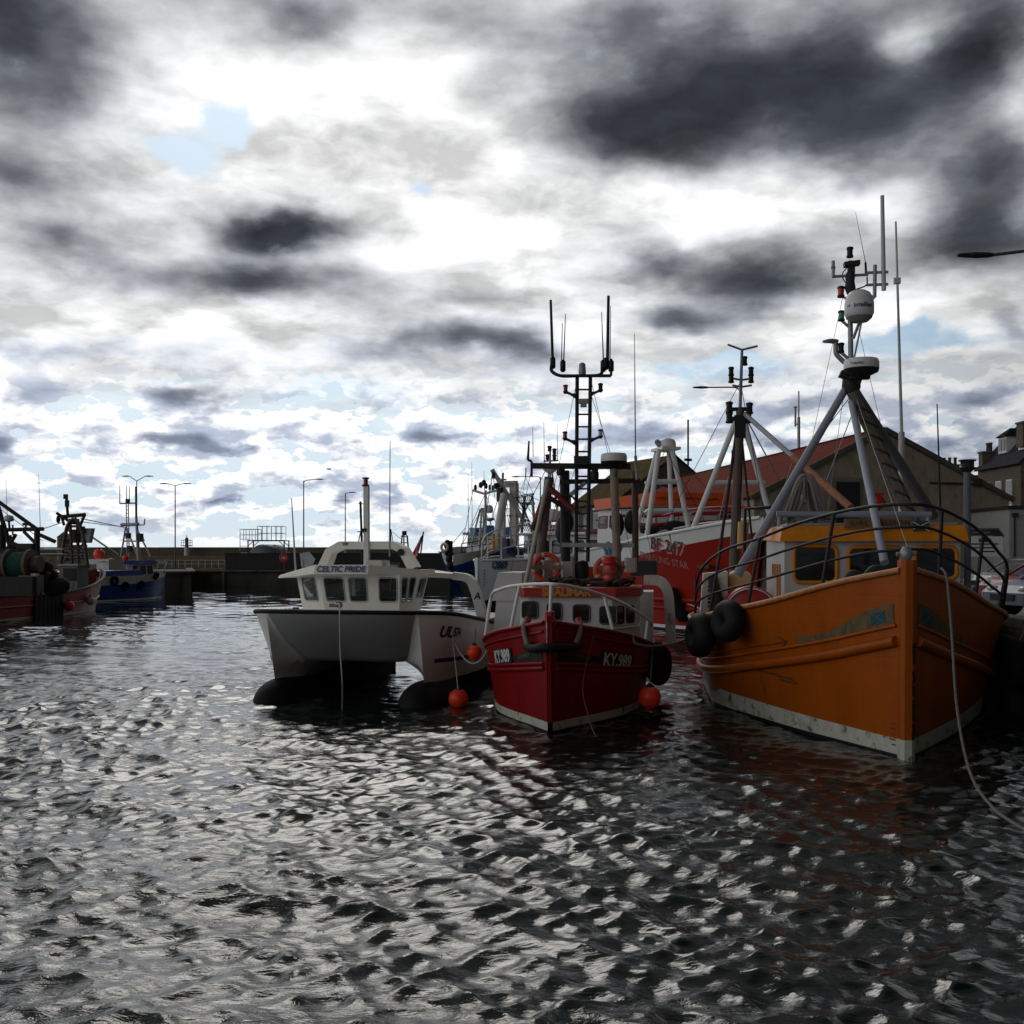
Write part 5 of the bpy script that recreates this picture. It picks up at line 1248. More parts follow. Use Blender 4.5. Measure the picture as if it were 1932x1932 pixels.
    b = MB(); b.lathe([(.09, -.15), (.1, 0), (.06, .15)], G(1122, 894), 10); b.torus(G(1122, 884), .07, .02); obj('deck_light', b, BLACK, t)
    b = MB(); b.bar(G(1202, 905), G(1199, 860), .035, 6); b.bar(G(1199, 860), G(1197, 630), .018, 6, .007); obj('whip_aerial', b, STEEL, t)
    b = MB(); b.bar(G(1003, 900), G(1003, 870), .03); b.bar(G(1003, 870), G(996, 868), .03); b.bar(G(996, 868), G(998, 832), .032, 6, .02); obj('aerial_bracket', b, DARK, t)
    for (a, ya), (c_, yc_) in ((((1090, 712), 4.3), ((1005, 1110), 3.5)), (((1114, 712), 4.3), ((1200, 1085), 5.2)), (((1087, 880), 4.3), ((1000, 1120), 6.)), (((1112, 735), 4.3), ((1160, 880), 4.4)), (((1190, 882), 4.3), ((1240, 1090), 6.)), (((1003, 882), 4.3), ((960, 1100), 6.5)), (((1060, 890), 4.5), ((1020, 1100), 4.2))):
        b = MB(); b.bar(fr.px(*a, ya), fr.px(*c_, yc_), .006, 4); obj('stay', b, DARK, t)
    # dark gear in the middle of the gantry
    OSK = mat('black oilskin', (.012, .012, .013), .6, bump=.5, bscale=6)
    for u, v, s_ in ((1062, 1000, .5), (1072, 985, .35), (1190, 985, .4), (1165, 990, .42)):
        b = MB(); b.ball(G(u, v, 5.3), .5 * s_, 10, (.8, .7, 1.5)); obj('oilskin', b, OSK, t)
    b = MB(); b.tube(catmull([G(1005, 1000), G(1015, 975), G(1036, 945), G(1072, 935), G(1090, 945)], 6), .025, 5); b.tube([G(1036, 915), G(1095, 970)], .03, 5); b.tube(catmull([G(1035, 938), G(1062, 955), G(1080, 965)], 5), .06, 6); obj('cable', b, DARK, t)
    b = MB(); b.tube(catmull([G(1030, 925), G(1048, 930), G(1066, 950), G(1082, 962)], 5), .07, 6); b.tube([G(1007, 1000, 4.5), G(1030, 935, 4.5)], .10, 6); obj('rolled_cloth', b, mat('faded red cloth', (.28, .03, .03), .8, bump=.5, bscale=10), t)
    # clutter on the roof
    rnd = random.Random(3)
    b = MB()
    for k in range(26):
        u = rnd.uniform(1010, 1190); p = G(u, 1098 + rnd.uniform(-2, 6), rnd.uniform(3.4, 4.8)); p.z = max(zr - .02, p.z)
        b.torus(p + Vector((0, 0, .03)), rnd.uniform(.12, .3), rnd.uniform(.02, .04), Matrix.Rotation(rnd.uniform(1.1, 1.9), 3, 'X') @ Matrix.Rotation(rnd.uniform(-.4, .4), 3, 'Z'), 14, 5, (1, rnd.uniform(.6, 1)))
    o = obj('rope_heap', b, mat('tangled tarred rope', (.05, .05, .035), .9, var=.5, scale=6)); o.location = fr.loc; o.rotation_euler = (0, 0, fr.rotz); tag(o, 'tangled dark ropes heaped on the red boat cabin roof', 'rope')
    b = MB(); b.box(G(1072, 1075, 4.9), (.34, .3, .4), bev=.06); obj('fish_box', b, GREYW, t)
    b = MB(); b.lathe([(.16, -.2), (.18, 0), (.15, .2), (.05, .24)], G(1098, 1076, 4.9), 14); obj('bucket', b, BLACK, t)
    b = MB(); b.box(G(1190, 1066, 5.2), (.3, .3, .35), bev=.05); obj('fish_box', b, GREYW, t)
    b = MB(); b.lathe([(.10, 0), (.13, .05), (.13, .34), (.10, .42), (.02, .44)], G(1033, 1090, 4.6), 14); b.lathe([(.12, .34), (.18, .38), (.18, .42)], G(1033, 1090, 4.6), 14); obj('ventilator', b, GREYW, t)
    b = MB()
    for k in range(5):
        p = G(1146 + k * 5, 1056, 5.6); b.tube(catmull([p, p + Vector((.02 * (k - 2), 0, .2)), p + Vector((.05 * (k - 2), 0, .36 + .08 * (k % 2)))], 4), .045, 6)
    obj('blue_gloves', b, mat('pale blue rubber', (.22, .42, .68), .5), t)
    # wooden slats that carry the lifebuoys
    for u0, u1 in ((1000, 1062), (1128, 1180)):
        b = MB(); b.box(G((u0 + u1) / 2, 1070, 4.12), ((G(u1, 1070).x - G(u0, 1070).x), .05, .09)); b.box(G((u0 + u1) / 2, 1085, 4.17), (.10, .05, .55)); obj('slat', b, WOOD, t)
    # lifebuoys
    lw = mat('lifebuoy tape', (.55, .50, .42), .6); lo_ = mat('lifebuoy orange', (.62, .055, .012), .45, var=.1)
    for i, (u, v, lab) in enumerate(((1031, 1070, 'orange lifebuoy on the left slat of the red boat cabin roof'), (1148, 1076, 'orange lifebuoy partly behind the red canister on the red boat roof'))):
        c = fr.world(G(u, v, 4.25)); l = thing('lifebuoy', lab, 'lifebuoy', c, fr.rotz, 'lifebuoys on the red boat')
        b = MB(); b.torus((0, 0, 0), .29, .062, None, 36, 12); obj('ring', b, lo_, l)
        for k in range(4):
            a = math.radians(15 + 90 * k + i * 12); b = MB(); pts = [Vector((.29 * math.cos(a + d), 0, .29 * math.sin(a + d))) for d in (-.1, 0, .1)]; b.tube(pts, .066, 12); obj('tape_band', b, lw, l)
        b = MB(); b.tube([Vector((.35 * math.cos(2 * PI * k / 32), -.03, .35 * math.sin(2 * PI * k / 32))) for k in range(32)], .008, 4, closed=True); obj('grab_line', b, ROPE, l)
    c = fr.world(G(1151, 1098, 4.0)); l = thing('canister', 'red plastic canister standing before the right lifebuoy on the red boat', 'canister', c, fr.rotz)
    b = MB(); b.lathe([(.01, -.02), (.155, 0), (.165, .06), (.165, .12), (.15, .15), (.165, .18), (.165, .36), (.15, .40), (.19, .42), (.19, .47), (.15, .49), (.14, .58), (.01, .6)], (0, 0, 0), 22); obj('body', b, mat('red plastic', (.50, .02, .015), .35, var=.08), l)
    b = MB(); b.lathe([(.175, .205), (.175, .265)], (0, 0, 0), 22); obj('strap', b, WOOD, l)
    # net basket hung from the gantry end
    c = fr.world(G(990, 935, 4.3)); l = thing('net_basket', 'conical wire net basket hanging by three lines from the red boat gantry', 'net basket', c, fr.rotz)
    b = MB(); R_ = .225; q = Matrix.Rotation(-.18, 3, 'Y')
    b.tube([q @ Vector((R_ * math.cos(2 * PI * k / 24), R_ * math.sin(2 * PI * k / 24), 0)) for k in range(24)], .012, 5, closed=True); obj('hoop', b, DARK, l)
    b = MB()
    for k in range(3):
        a = 2 * PI * k / 3 + .4; b.bar(q @ Vector((R_ * math.cos(a), R_ * math.sin(a), 0)), (0.02, 0, .42), .006, 4)
    b.bar((.02, 0, .42), (.03, 0, .66), .014, 5); obj('hanging_line', b, DARK, l)
    b = MB(); prof = [(R_, 0), (.15, -.14), (.07, -.27), (.025, -.36), (.05, -.45), (.11, -.60), (.155, -.75), (.17, -.85)]
    for k in range(22):
        for sgn in (-1, 1):
            pts = []
            for i, (r, z) in enumerate(prof):
                a = 2 * PI * k / 22 + sgn * i * .30; pp = Vector((r * math.cos(a), r * math.sin(a), z)); pts.append((q @ pp) if i == 0 else pp)
            b.tube(pts, .0045, 3, cap=False)
    obj('netting', b, DARK, l)
    # dark tyre hung across the bow
    tt = thing('bow_fender', 'long worn rubber fender roped across the red boat stem', 'fender', fr.world((0, -.30, 1.68)), fr.rotz)
    b = MB(); pth = catmull([(-.50, .62, -.02), (-.34, .22, -.05), (-.12, -.06, 0), (.12, -.06, 0), (.34, .22, -.02), (.52, .60, .0)], 6); b.tube(pth, .085, 12); obj('fender_tube', b, RUBBER, tt)
    for s_ in (-1, 1):
        b = MB(); b.tube(catmull([(s_ * .46, .45, 0), (s_ * .54, .62, .2), (s_ * .56, .72, .38), (s_ * .50, .9, .46)], 6), .055, 8); obj('rope_lashing', b, ROPED, tt)
        b = MB(); b.tube([(s_ * .54, .80, .40), (s_ * .50, .88, .50)], .07, 8); obj('red_binding', b, REDP, tt)
    return fr, H, t
RFR, RH, RT_ = red_boat()
# ------------------------------------------------------------------ white catamaran workboat
def catamaran():
    a = gnd(508, 1322); c = gnd(800, 1328); mid = (a + c) / 2
    fr = Frame((mid.x, mid.y), 11.5)
    t = thing('catamaran', 'white twin hulled catamaran workboat with forward cabin and black bow bulbs', 'catamaran', fr.loc, fr.rotz)
    GC = mat('white gelcoat', (.74, .73, .68), .32, var=.06, scale=1., stain=(.42, .36, .24), samt=.14, sscale=1.0)
    CABW = mat('cream white cabin', (.86, .84, .77), .35, var=.04, stain=(.5, .44, .32), samt=.08)
    GCG = mat('shade greyed bridge deck', (.29, .29, .285), .45, var=.06)  # white gelcoat greyed to carry the shade of the downward facing apron
    AF = mat('black antifouling', (.010, .010, .012), .75, spec=.25, var=.3, stain=(.04, .035, .025), samt=.3)
    half, L_ = 2.60, 7.8
    sep = 1.86                                   # the stems stand this far out from the centre line
    A_, B_, E_ = half, 1.95, 2.5
    def edge(x): return -.72 + B_ * (1 - max(0., 1 - (abs(x) / A_) ** E_) ** (1 / E_))     # y of the bow edge across the beam
    def gx(y):                                     # half beam of the gunwale at y
        if y >= B_ - .72: return half
        q = 1 - (y + .72) / B_; return A_ * max(0., 1 - q ** E_) ** (1 / E_)
    zd = mono([-1, 0, .9, 2.5, 5.5, 10.5], [2.17, 2.12, 2.03, 1.86, 1.58, 1.50])
    ye0 = edge(sep)
    wl_o = mono([0, 1.2, 3.5, 10.5], [.0, .34, .60, .62])
    def section(y, k):                            # k: 0 chine, 1 gunwale; y measured from the stem
        z0 = .46 + .04 * y / L_; yt = ye0 + y * (L_ - ye0) / L_; z1 = zd(yt)
        xb, xt = sep + wl_o(y), gx(yt); kk = k ** 1.25
        return Vector((xb + (xt - xb) * kk, y * 1. * (1 - k) + yt * k + .18 * (1 - k) * math.exp(-y / 2), z0 + (z1 - z0) * k))
    ysx = [L_ * (i / 30) ** 1.5 for i in range(31)]
    def side_fn(u, v):                              # lettering on the starboard side around the point seen at (u, v)
        best = None
        for i in range(200):
            for k in range(30):
                y = 6. * i / 200; p = fr.world(section(y, k / 29)); e = (CU + F * p.x / p.y - u) ** 2 + (HV - F * (p.z - CH) / p.y - v) ** 2
                if best is None or e < best[0]: best = (e, y, k / 29)
        _, y0, k0 = best; hgt = section(y0, 1).z - section(y0, 0).z
        def fn(x, y, h): return section(max(0, y0 + x), min(1, max(0, k0 + y / hgt))) + Vector((h, 0, 0))
        return fn
    for s_ in (-1, 1):
        mir = lambda p: Vector((s_ * p.x, p.y, p.z))
        b = MB(); b.grid([[mir(section(y, k / 10)) for k in range(11)] for y in ysx], True, flip=s_ < 0)
        def sec_in(y, k):                           # tunnel side
            z0 = .46 + .04 * y / L_; xi = sep - min(.55, .5 * y) * (.55 + .45 * k) - .42 * k ** 2
            return mir(Vector((xi, y + .18 * math.exp(-y / 2) + .35 * k * math.exp(-y / 1.5), z0 + (.92 - z0) * k)))
        b.grid([[sec_in(y, k / 6) for k in range(7)] for y in ysx], True, flip=s_ > 0)
        # inner bow face between the stem and the bridge apron
        rows = []
        for i in range(15):
            k = i / 14; o = mir(section(0, k)); row = []
            if k < .28: pin = sec_in(0.02 + .55 * k / .28, k / .28)
            else:
                q = (k - .28) / .72; x = sep - .62 + .58 * q ** .7; pin = mir(Vector((x - .004, 1.0 * (1 - q) ** 1.5 + edge(sep - .04), .92 + (zd(edge(sep - .04)) - .92) * q)))
            for j in range(9):
                f = j / 8; p = o.lerp(pin, f); p.y += .10 * math.sin(PI * f) * (1 - k); row.append(p)
            rows.append(row)
        b.grid(rows, True, flip=s_ > 0); hu = obj('hull', b, GC, t)
        b = MB(); rows = []
        for i in range(21):
            f = i / 20; y = -.55 + 3.4 * f ** 1.6; r = .60 * math.sin(min(1, f * 2.0) * PI / 2) ** .7 if f > 0 else .001
            rows.append([Vector((s_ * (sep - .06) + r * math.cos(2 * PI * k / 24), y, -.06 + r * (1.0 if f < .5 else 1 - .12 * (f - .5)) * math.sin(2 * PI * k / 24) - .08 * f)) for k in range(25)])
        b.grid(rows, True, flip=True); obj('bow_bulb', b, AF, hu)
        b = MB(); b.box((s_ * (sep - .02), 5.2, -.05), (1.15, 5.2, 1.06)); obj('keel', b, AF, hu)
    # bridge deck front: broad curved apron between the hulls
    b = MB(); rows = []; NX = 26; xa_ = sep - .04
    for i in range(NX + 1):
        x = -xa_ + 2 * xa_ * i / NX; row = []
        xn = abs(x) / xa_; zb = .92; ye = edge(x); ztp = zd(ye)
        for k in range(13):
            q = k / 12; inset = (.58 * (1 - q ** .7)) * xn ** 3
            xx = x - math.copysign(inset, x) * 1.0
            row.append(Vector((xx, ye + (1.0 + .2 * (1 - xn)) * (1 - q) ** 1.5, zb + (ztp - zb) * q)))
        row.insert(0, Vector((row[0].x, L_, zb + .02))); rows.append(row)
    b.grid(rows, True, flip=True); obj('bridge_apron', b, GCG, t)
    # deck and black gunwale
    outl = [Vector((x, edge(x), zd(edge(x)))) for x in [half * math.sin(a_) for a_ in np.linspace(-PI / 2, PI / 2, 61)]]
    sideR = [Vector((half, y, zd(y))) for y in np.linspace(B_ - .7, L_, 22)]; sideL = [Vector((-half, y, zd(y))) for y in np.linspace(B_ - .7, L_, 22)]
    ring = sideL[::-1] + outl + sideR
    b = MB(); cpt = Vector((0, 2.2, 1.95)); b.add([cpt] + [p + Vector((0, .02, -.03)) for p in ring], [[0, i, i + 1] for i in range(1, len(ring))], False); obj('deck', b, GC, t)
    b = MB(); b.tube(ring, .05, 8); obj('gunwale', b, RUBBER, t)
    xe = [Vector((-half + 2 * half * i / 8, L_, 1.5)) for i in range(9)]
    b = MB(); b.box((0, L_ - .05, 1.2), (2 * half - .1, .08, .62)); obj('transom', b, GC, t)
    # cabin
    yc = 1.55
    w = lambda u, v, y=yc: fr.px(u, v, y)
    zt = w(650, 1084).z; zb = w(650, 1150).z - .25
    X = lambda u, y: fr.px(u, 1110, y).x
    top = [(X(559, 2.1), 3.3, zt), (X(559, 2.1), 2.1, zt), (X(601, 1.45), 1.45, zt), (X(754, 1.45), 1.45, zt), (X(790, 2.35), 2.35, zt), (X(790, 2.35), 3.3, zt)]
    bot = [(top[0][0] + .20, 3.3, zb), (top[1][0] + .20, 2.15, zb), (top[2][0] + .14, 1.62, zb), (top[3][0] - .06, 1.62, zb), (top[4][0] - .28, 2.4, zb), (top[5][0] - .28, 3.3, zb)]
    cg = bpy.data.materials.new('clear cabin glass'); cg.use_nodes = True; nt = cg.node_tree; nt.nodes.clear()
    mo = nd(nt, 'ShaderNodeOutputMaterial'); mxs = nd(nt, 'ShaderNodeMixShader'); tr = nd(nt, 'ShaderNodeBsdfTransparent'); gl = nd(nt, 'ShaderNodeBsdfGlossy'); fz = nd(nt, 'ShaderNodeFresnel')
    tr.inputs['Color'].default_value = (.80, .90, .90, 1); gl.inputs['Roughness'].default_value = .02; fz.inputs['IOR'].default_value = 1.5
    for a_, c_ in ((fz.outputs[0], mxs.inputs[0]), (tr.outputs[0], mxs.inputs[1]), (gl.outputs[0], mxs.inputs[2]), (mxs.outputs[0], mo.inputs[0])): nt.links.new(a_, c_)
    sil = mat('silver seal', (.42, .43, .43), .35, metal=.3)
    cb = MB(); todo = []
    def facet(i, wins, j=None):
        B0, B1, T0, T1 = Vector(bot[i]), Vector(bot[(i + 1) % 6]), Vector(top[i]), Vector(top[(i + 1) % 6])
        P = lambda f, g_: (B0.lerp(B1, f)).lerp(T0.lerp(T1, f), g_)
        fs = sorted({0., 1.} | {q for w_ in wins for q in w_[:2]}); gs = sorted({0., 1.} | {q for w_ in wins for q in w_[2:]})
        for f0, f1 in zip(fs, fs[1:]):
            for g0, g1 in zip(gs, gs[1:]):
                if any(w_[0] <= f0 + 1e-6 and f1 <= w_[1] + 1e-6 and w_[2] <= g0 + 1e-6 and g1 <= w_[3] + 1e-6 for w_ in wins): continue
                cb.poly([P(f0, g0), P(f1, g0), P(f1, g1), P(f0, g1)])
        n = (B1 - B0).cross(T0 - B0).normalized()
        for w_ in wins:
            c4 = [P(w_[0], w_[2]), P(w_[1], w_[2]), P(w_[1], w_[3]), P(w_[0], w_[3])]; r = .16
            out = []
            for k in range(4):                     # rounded outline of the opening
                p0, p1, p2 = c4[k - 1], c4[k], c4[(k + 1) % 4]
                a_ = p1 + (p0 - p1).normalized() * min(.085, (p0 - p1).length * .35); c_ = p1 + (p2 - p1).normalized() * min(.085, (p2 - p1).length * .35)
                for q in (0, .25, .5, .75, 1): out.append(a_ * (1 - q) ** 2 + p1 * 2 * q * (1 - q) + c_ * q * q)
                cb.add([p1] + out[-5:], [[0, 1, 2], [0, 2, 3], [0, 3, 4], [0, 4, 5]])
            todo.append((out, n))
    G0, G1 = .40, .93
    facet(1, [(.20, .82, G0, G1)]); facet(2, [(.05, .30, G0, G1), (.36, .59, G0, G1), (.74, .97, G0, G1)]); facet(3, [(.10, .46, G0 - .02, G1), (.54, .92, G0 - .02, G1)])
    facet(0, [(.15, .8, .45, .9)]); facet(4, [(.2, .85, .45, .9)]); facet(5, [(.04, .32, .30, .95), (.36, .64, .12, .95), (.68, .96, .30, .95)])
    cb.poly([Vector(p) - Vector((0, 0, .004)) for p in top])
    cb = obj('cabin', cb, CABW, t)
    for out, n in todo:
        b = MB(); b.tube([p - n * .0 for p in out], .02, 6, closed=True); f_ = obj('window', b, sil, cb)
        b = MB(); b.poly([p - n * .01 for p in out]); obj('pane', b, cg, f_)
    b = MB(); b.box((top[2][0] + .65, 2.2, zb + .32), (.55, .4, .5)); b.box((top[3][0] - .75, 2.2, zb + .30), (.9, .4, .45)); obj('console', b, BLACK, t)
    b = MB(); b.box((top[2][0] + .75, 2.75, zb + .45), (.42, .16, .5), bev=.06); b.box((top[3][0] - .6, 2.75, zb + .45), (.42, .16, .5), bev=.06); obj('helm_seat', b, mat('dark seat', (.05, .05, .055), .6), t)
    b = MB(); b.box((top[3][0] - .95, 3.1, zb + .7), (.30, .06, 1.2)); obj('cabin_curtain', b, mat('brown curtain', (.10, .085, .075), .8), t)
    # roof slab with wide overhang and name fascia
    zr0, zr1 = zt - .02, w(640, 1066).z
    ro = [(w(524, 1088, 1.7).x, 1.7), (w(592, 1080, .9).x, .9), (w(694, 1076, .9).x, .9), (w(790, 1085, 1.9).x + .05, 1.9), (w(790, 1085, 2.5).x + .15, 3.5), (w(524, 1088, 1.7).x + .05, 3.5)]
    h0 = [zt - .10, zt + .02, zt + .02, zt - .02, zt - .02, zt - .10]; h1 = [zt - .02, zt + .25, zt + .25, zt + .12, zt + .12, zt + .0]
    b = MB(); b.hexa([(x, y, z) for (x, y), z in zip(ro, h0)], [(x * .985, y + .05, z) for (x, y), z in zip(ro, h1)]); rf = obj('roof', b, CABW, cb)
    xa, xb = ro[1][0], ro[2][0]; 
    b = MB(); text_on(b, 'CELTIC PRIDE', .20, flat_fn((xa + (xb - xa) * .5, .9 + .008, zt + .135), (1, 0, 0), (0, .215, 1)), .02, bold=.007, xs=1.02, shear=.15); obj('lettering', b, mat('navy lettering', (.015, .02, .16), .4), rf)
    b = MB(); q0, q1 = fr.px(780, 1080, 2.4), fr.px(862, 1086, 4.6); b.hexa([q0 + Vector((-.3, -.3, -.09)), q1 + Vector((0, -.1, -.08)), q1 + Vector((0, .5, -.08)), q0 + Vector((-.3, 2.5, -.09))], [q0 + Vector((-.3, -.3, .05)), q1 + Vector((0, -.1, .05)), q1 + Vector((0, .5, .05)), q0 + Vector((-.3, 2.5, .05))]); obj('roof_wing', b, CABW, cb)
    # curved support arch at the starboard quarter
    b = MB(); path = catmull([q1 + Vector((-.1, 0, 0)), fr.px(884, 1092, 4.9), fr.px(896, 1112, 5.1), fr.px(905, 1142, 5.2), fr.px(914, 1178, 5.3)], 6); rows = []
    for i, p in enumerate(path):
        tt = (path[min(i + 1, len(path) - 1)] - path[max(i - 1, 0)]).normalized(); nx = tt.cross(Vector((0, 1, 0))).normalized(); k = .10 + .03 * i / len(path)
        rows.append([p + nx * k + Vector((0, -.16, 0)), p - nx * k + Vector((0, -.16, 0)), p - nx * k + Vector((0, .2, 0)), p + nx * k + Vector((0, .2, 0)), p + nx * k + Vector((0, -.16, 0))])
    b.grid(rows, False); ar = obj('support_arch', b, CABW, t)
    b = MB(); p = fr.px(901, 1125, 4.9); text_on(b, 'A', .26, flat_fn(p + Vector((-.0, .02, 0)), (1, 0, 0), (.15, 0, 1)), .02, bold=.01); obj('lettering', b, mat('navy lettering b', (.02, .03, .2), .4), ar)
    # roof arch
    ya = 2.6; W_ = lambda u, v: fr.px(u, v, ya)
    b = MB(); path = [W_(613, 1078), W_(627, 1040), W_(633, 1036), W_(745, 1035), W_(754, 1038), W_(768, 1078)]
    pp = [W_(613, 1078), W_(625, 1044), W_(640, 1036), W_(740, 1036), W_(752, 1042), W_(770, 1078)]
    for p, q in zip(pp, pp[1:]): pass
    rows = []
    for i, p in enumerate(pp):
        tt = (pp[min(i + 1, 5)] - pp[max(i - 1, 0)]).normalized(); nx = tt.cross(Vector((0, 1, 0))).normalized(); k = .125 if i in (0, 5) else .10
        rows.append([p - nx * 0, p + nx * (k * 2), p + nx * (k * 2) + Vector((0, .45, 0)), p + Vector((0, .45, 0)), p])
    b.grid(rows, False); obj('roof_arch', b, CABW, t)
    b = MB(); b.box(W_(692, 1042), (.13, .12, .12), bev=.03); obj('deck_light', b, STEEL, t); b = MB(); b.lathe([(.06, -.08), (.09, -.04), (.09, .06)], W_(757, 1042), 12, R=R90); obj('deck_light', b, BLACK, t)
    b = MB(); b.beam(W_(692, 1078), W_(691.5, 918), .13, .13); mm = obj('mast', b, WHITE, t)
    p = W_(690, 916); b = MB(); b.box(p + Vector((0, 0, .0)), (.15, .15, .05)); b.box(p + Vector((0, 0, .19)), (.14, .14, .04)); o = obj('mast_lamp', b, BLACK, t); b = MB(); b.lathe([(.06, .02), (.06, .17)], p, 12); obj('lens', b, REDGLASS, o)
    b = MB(); b.box(W_(689, 1000), (.12, .2, .08)); obj('mast_clip', b, BLACK, mm)
    b = MB(); b.box(W_(711, 1070), (.62, .5, .34), bev=.08, taper=(.94, .94)); b.box(W_(711, 1061), (.56, .46, .12), bev=.08, taper=(.8, .8)); obj('liferaft_case', b, GREYW, t)
    whip(t, W_(558, 1078), W_(550, 940), .03, .012, GREYW); whip(t, W_(735, 1050), W_(736, 832), .022, .010)
    b = MB(); p = W_(572, 1055); b.plate([p + Vector((-.1, 0, .15)), p + Vector((.15, 0, .2)), p + Vector((.32, 0, .0)), p + Vector((.2, 0, -.24)), p + Vector((-.05, 0, -.2))], .05); b.bar(p, p + Vector((-.02, 0, -.3)), .025); obj('radar_reflector', b, STEEL, t)
    b = MB(); p = W_(651, 1042); b.bar(p, p + Vector((0, .1, .2)), .03); b.lathe([(.06, .18), (.08, .22), (.08, .26)], p, 10); obj('gps_antenna', b, STEEL, t)
    # aft working deck coaming seen at the starboard side
    b = MB(); c0 = fr.px(828, 1156, 4.2); b.hexa([(half - 1.5, 4.0, 1.45), (half - .15, 4.0, 1.45), (half - .15, 7.2, 1.45), (half - 1.5, 7.2, 1.45)], [(half - 1.5, 4.0, 1.80), (half - .15, 4.0, 1.74), (half - .15, 7.2, 1.74), (half - 1.5, 7.2, 1.80)]); obj('hatch_coaming', b, GREYP, t)
    # registration and flashes on the hull side
    b = MB(); text_on(b, 'UL', .36, side_fn(841, 1192), .012, bold=.016, xs=1.05, shear=.2); text_on(b, '574', .30, side_fn(863, 1192), .012, bold=.012, xs=.95); obj('registration', b, mat('dark lettering', (.03, .03, .04), .5), t)
    bl = mat('blue flash', (.015, .02, .20), .4)
    f_ = side_fn(818, 1246)
    b = MB(); b.grid([[f_(x, z, .012) for z in (-.05, .05)] for x in np.linspace(-.0, 2.2, 14)], True); obj('blue_flash', b, bl, t)
    b = MB(); b.grid([[Vector((-p.x, p.y, p.z)) for p in (f_(x - .25, -.07, .012), f_(x - .25, .07, .012))] for x in np.linspace(0, .6, 5)], True, flip=True); obj('blue_flash', b, bl, t)
    b = MB(); b.box(fr.px(558, 1150, .6) + Vector((0, 0, .0)), (.12, .12, .10)); obj('fairlead', b, mat('maroon fitting', (.12, .02, .02), .5), t)
    b = MB(); p = fr.px(640, 1141, -.25); b.torus(p, .07, .02, Matrix.Rotation(.5, 3, 'X'), 14, 6); b.box(p + Vector((-.12, .1, -.02)), (.3, .1, .08)); obj('bow_cleat', b, ROPED, t)
    # cabin interior seen through the side window
    return fr, t
CFR, CT_ = catamaran()
# ------------------------------------------------------------------ red and white trawler behind the red boat
def rails(t, fr, pts, yf, r, m, posts_to=None, every=1):
    P = [fr.px(u, v, y) for u, v, y in pts]
    b = MB(); b.tube(catmull(P, 6), r, 6); obj('guard_rail', b, m, t)
    if posts_to:
        for i in range(0, len(P), every):
            b = MB(); b.bar(P[i], Vector((P[i].x, P[i].y, posts_to(P[i]))), r, 6); obj('rail_post', b, m, t)
def bar_part(t, name, a, c, r, m, r2=None, n=8):
    b = MB(); b.bar(a, c, r, n, r2); return obj(name, b, m, t)

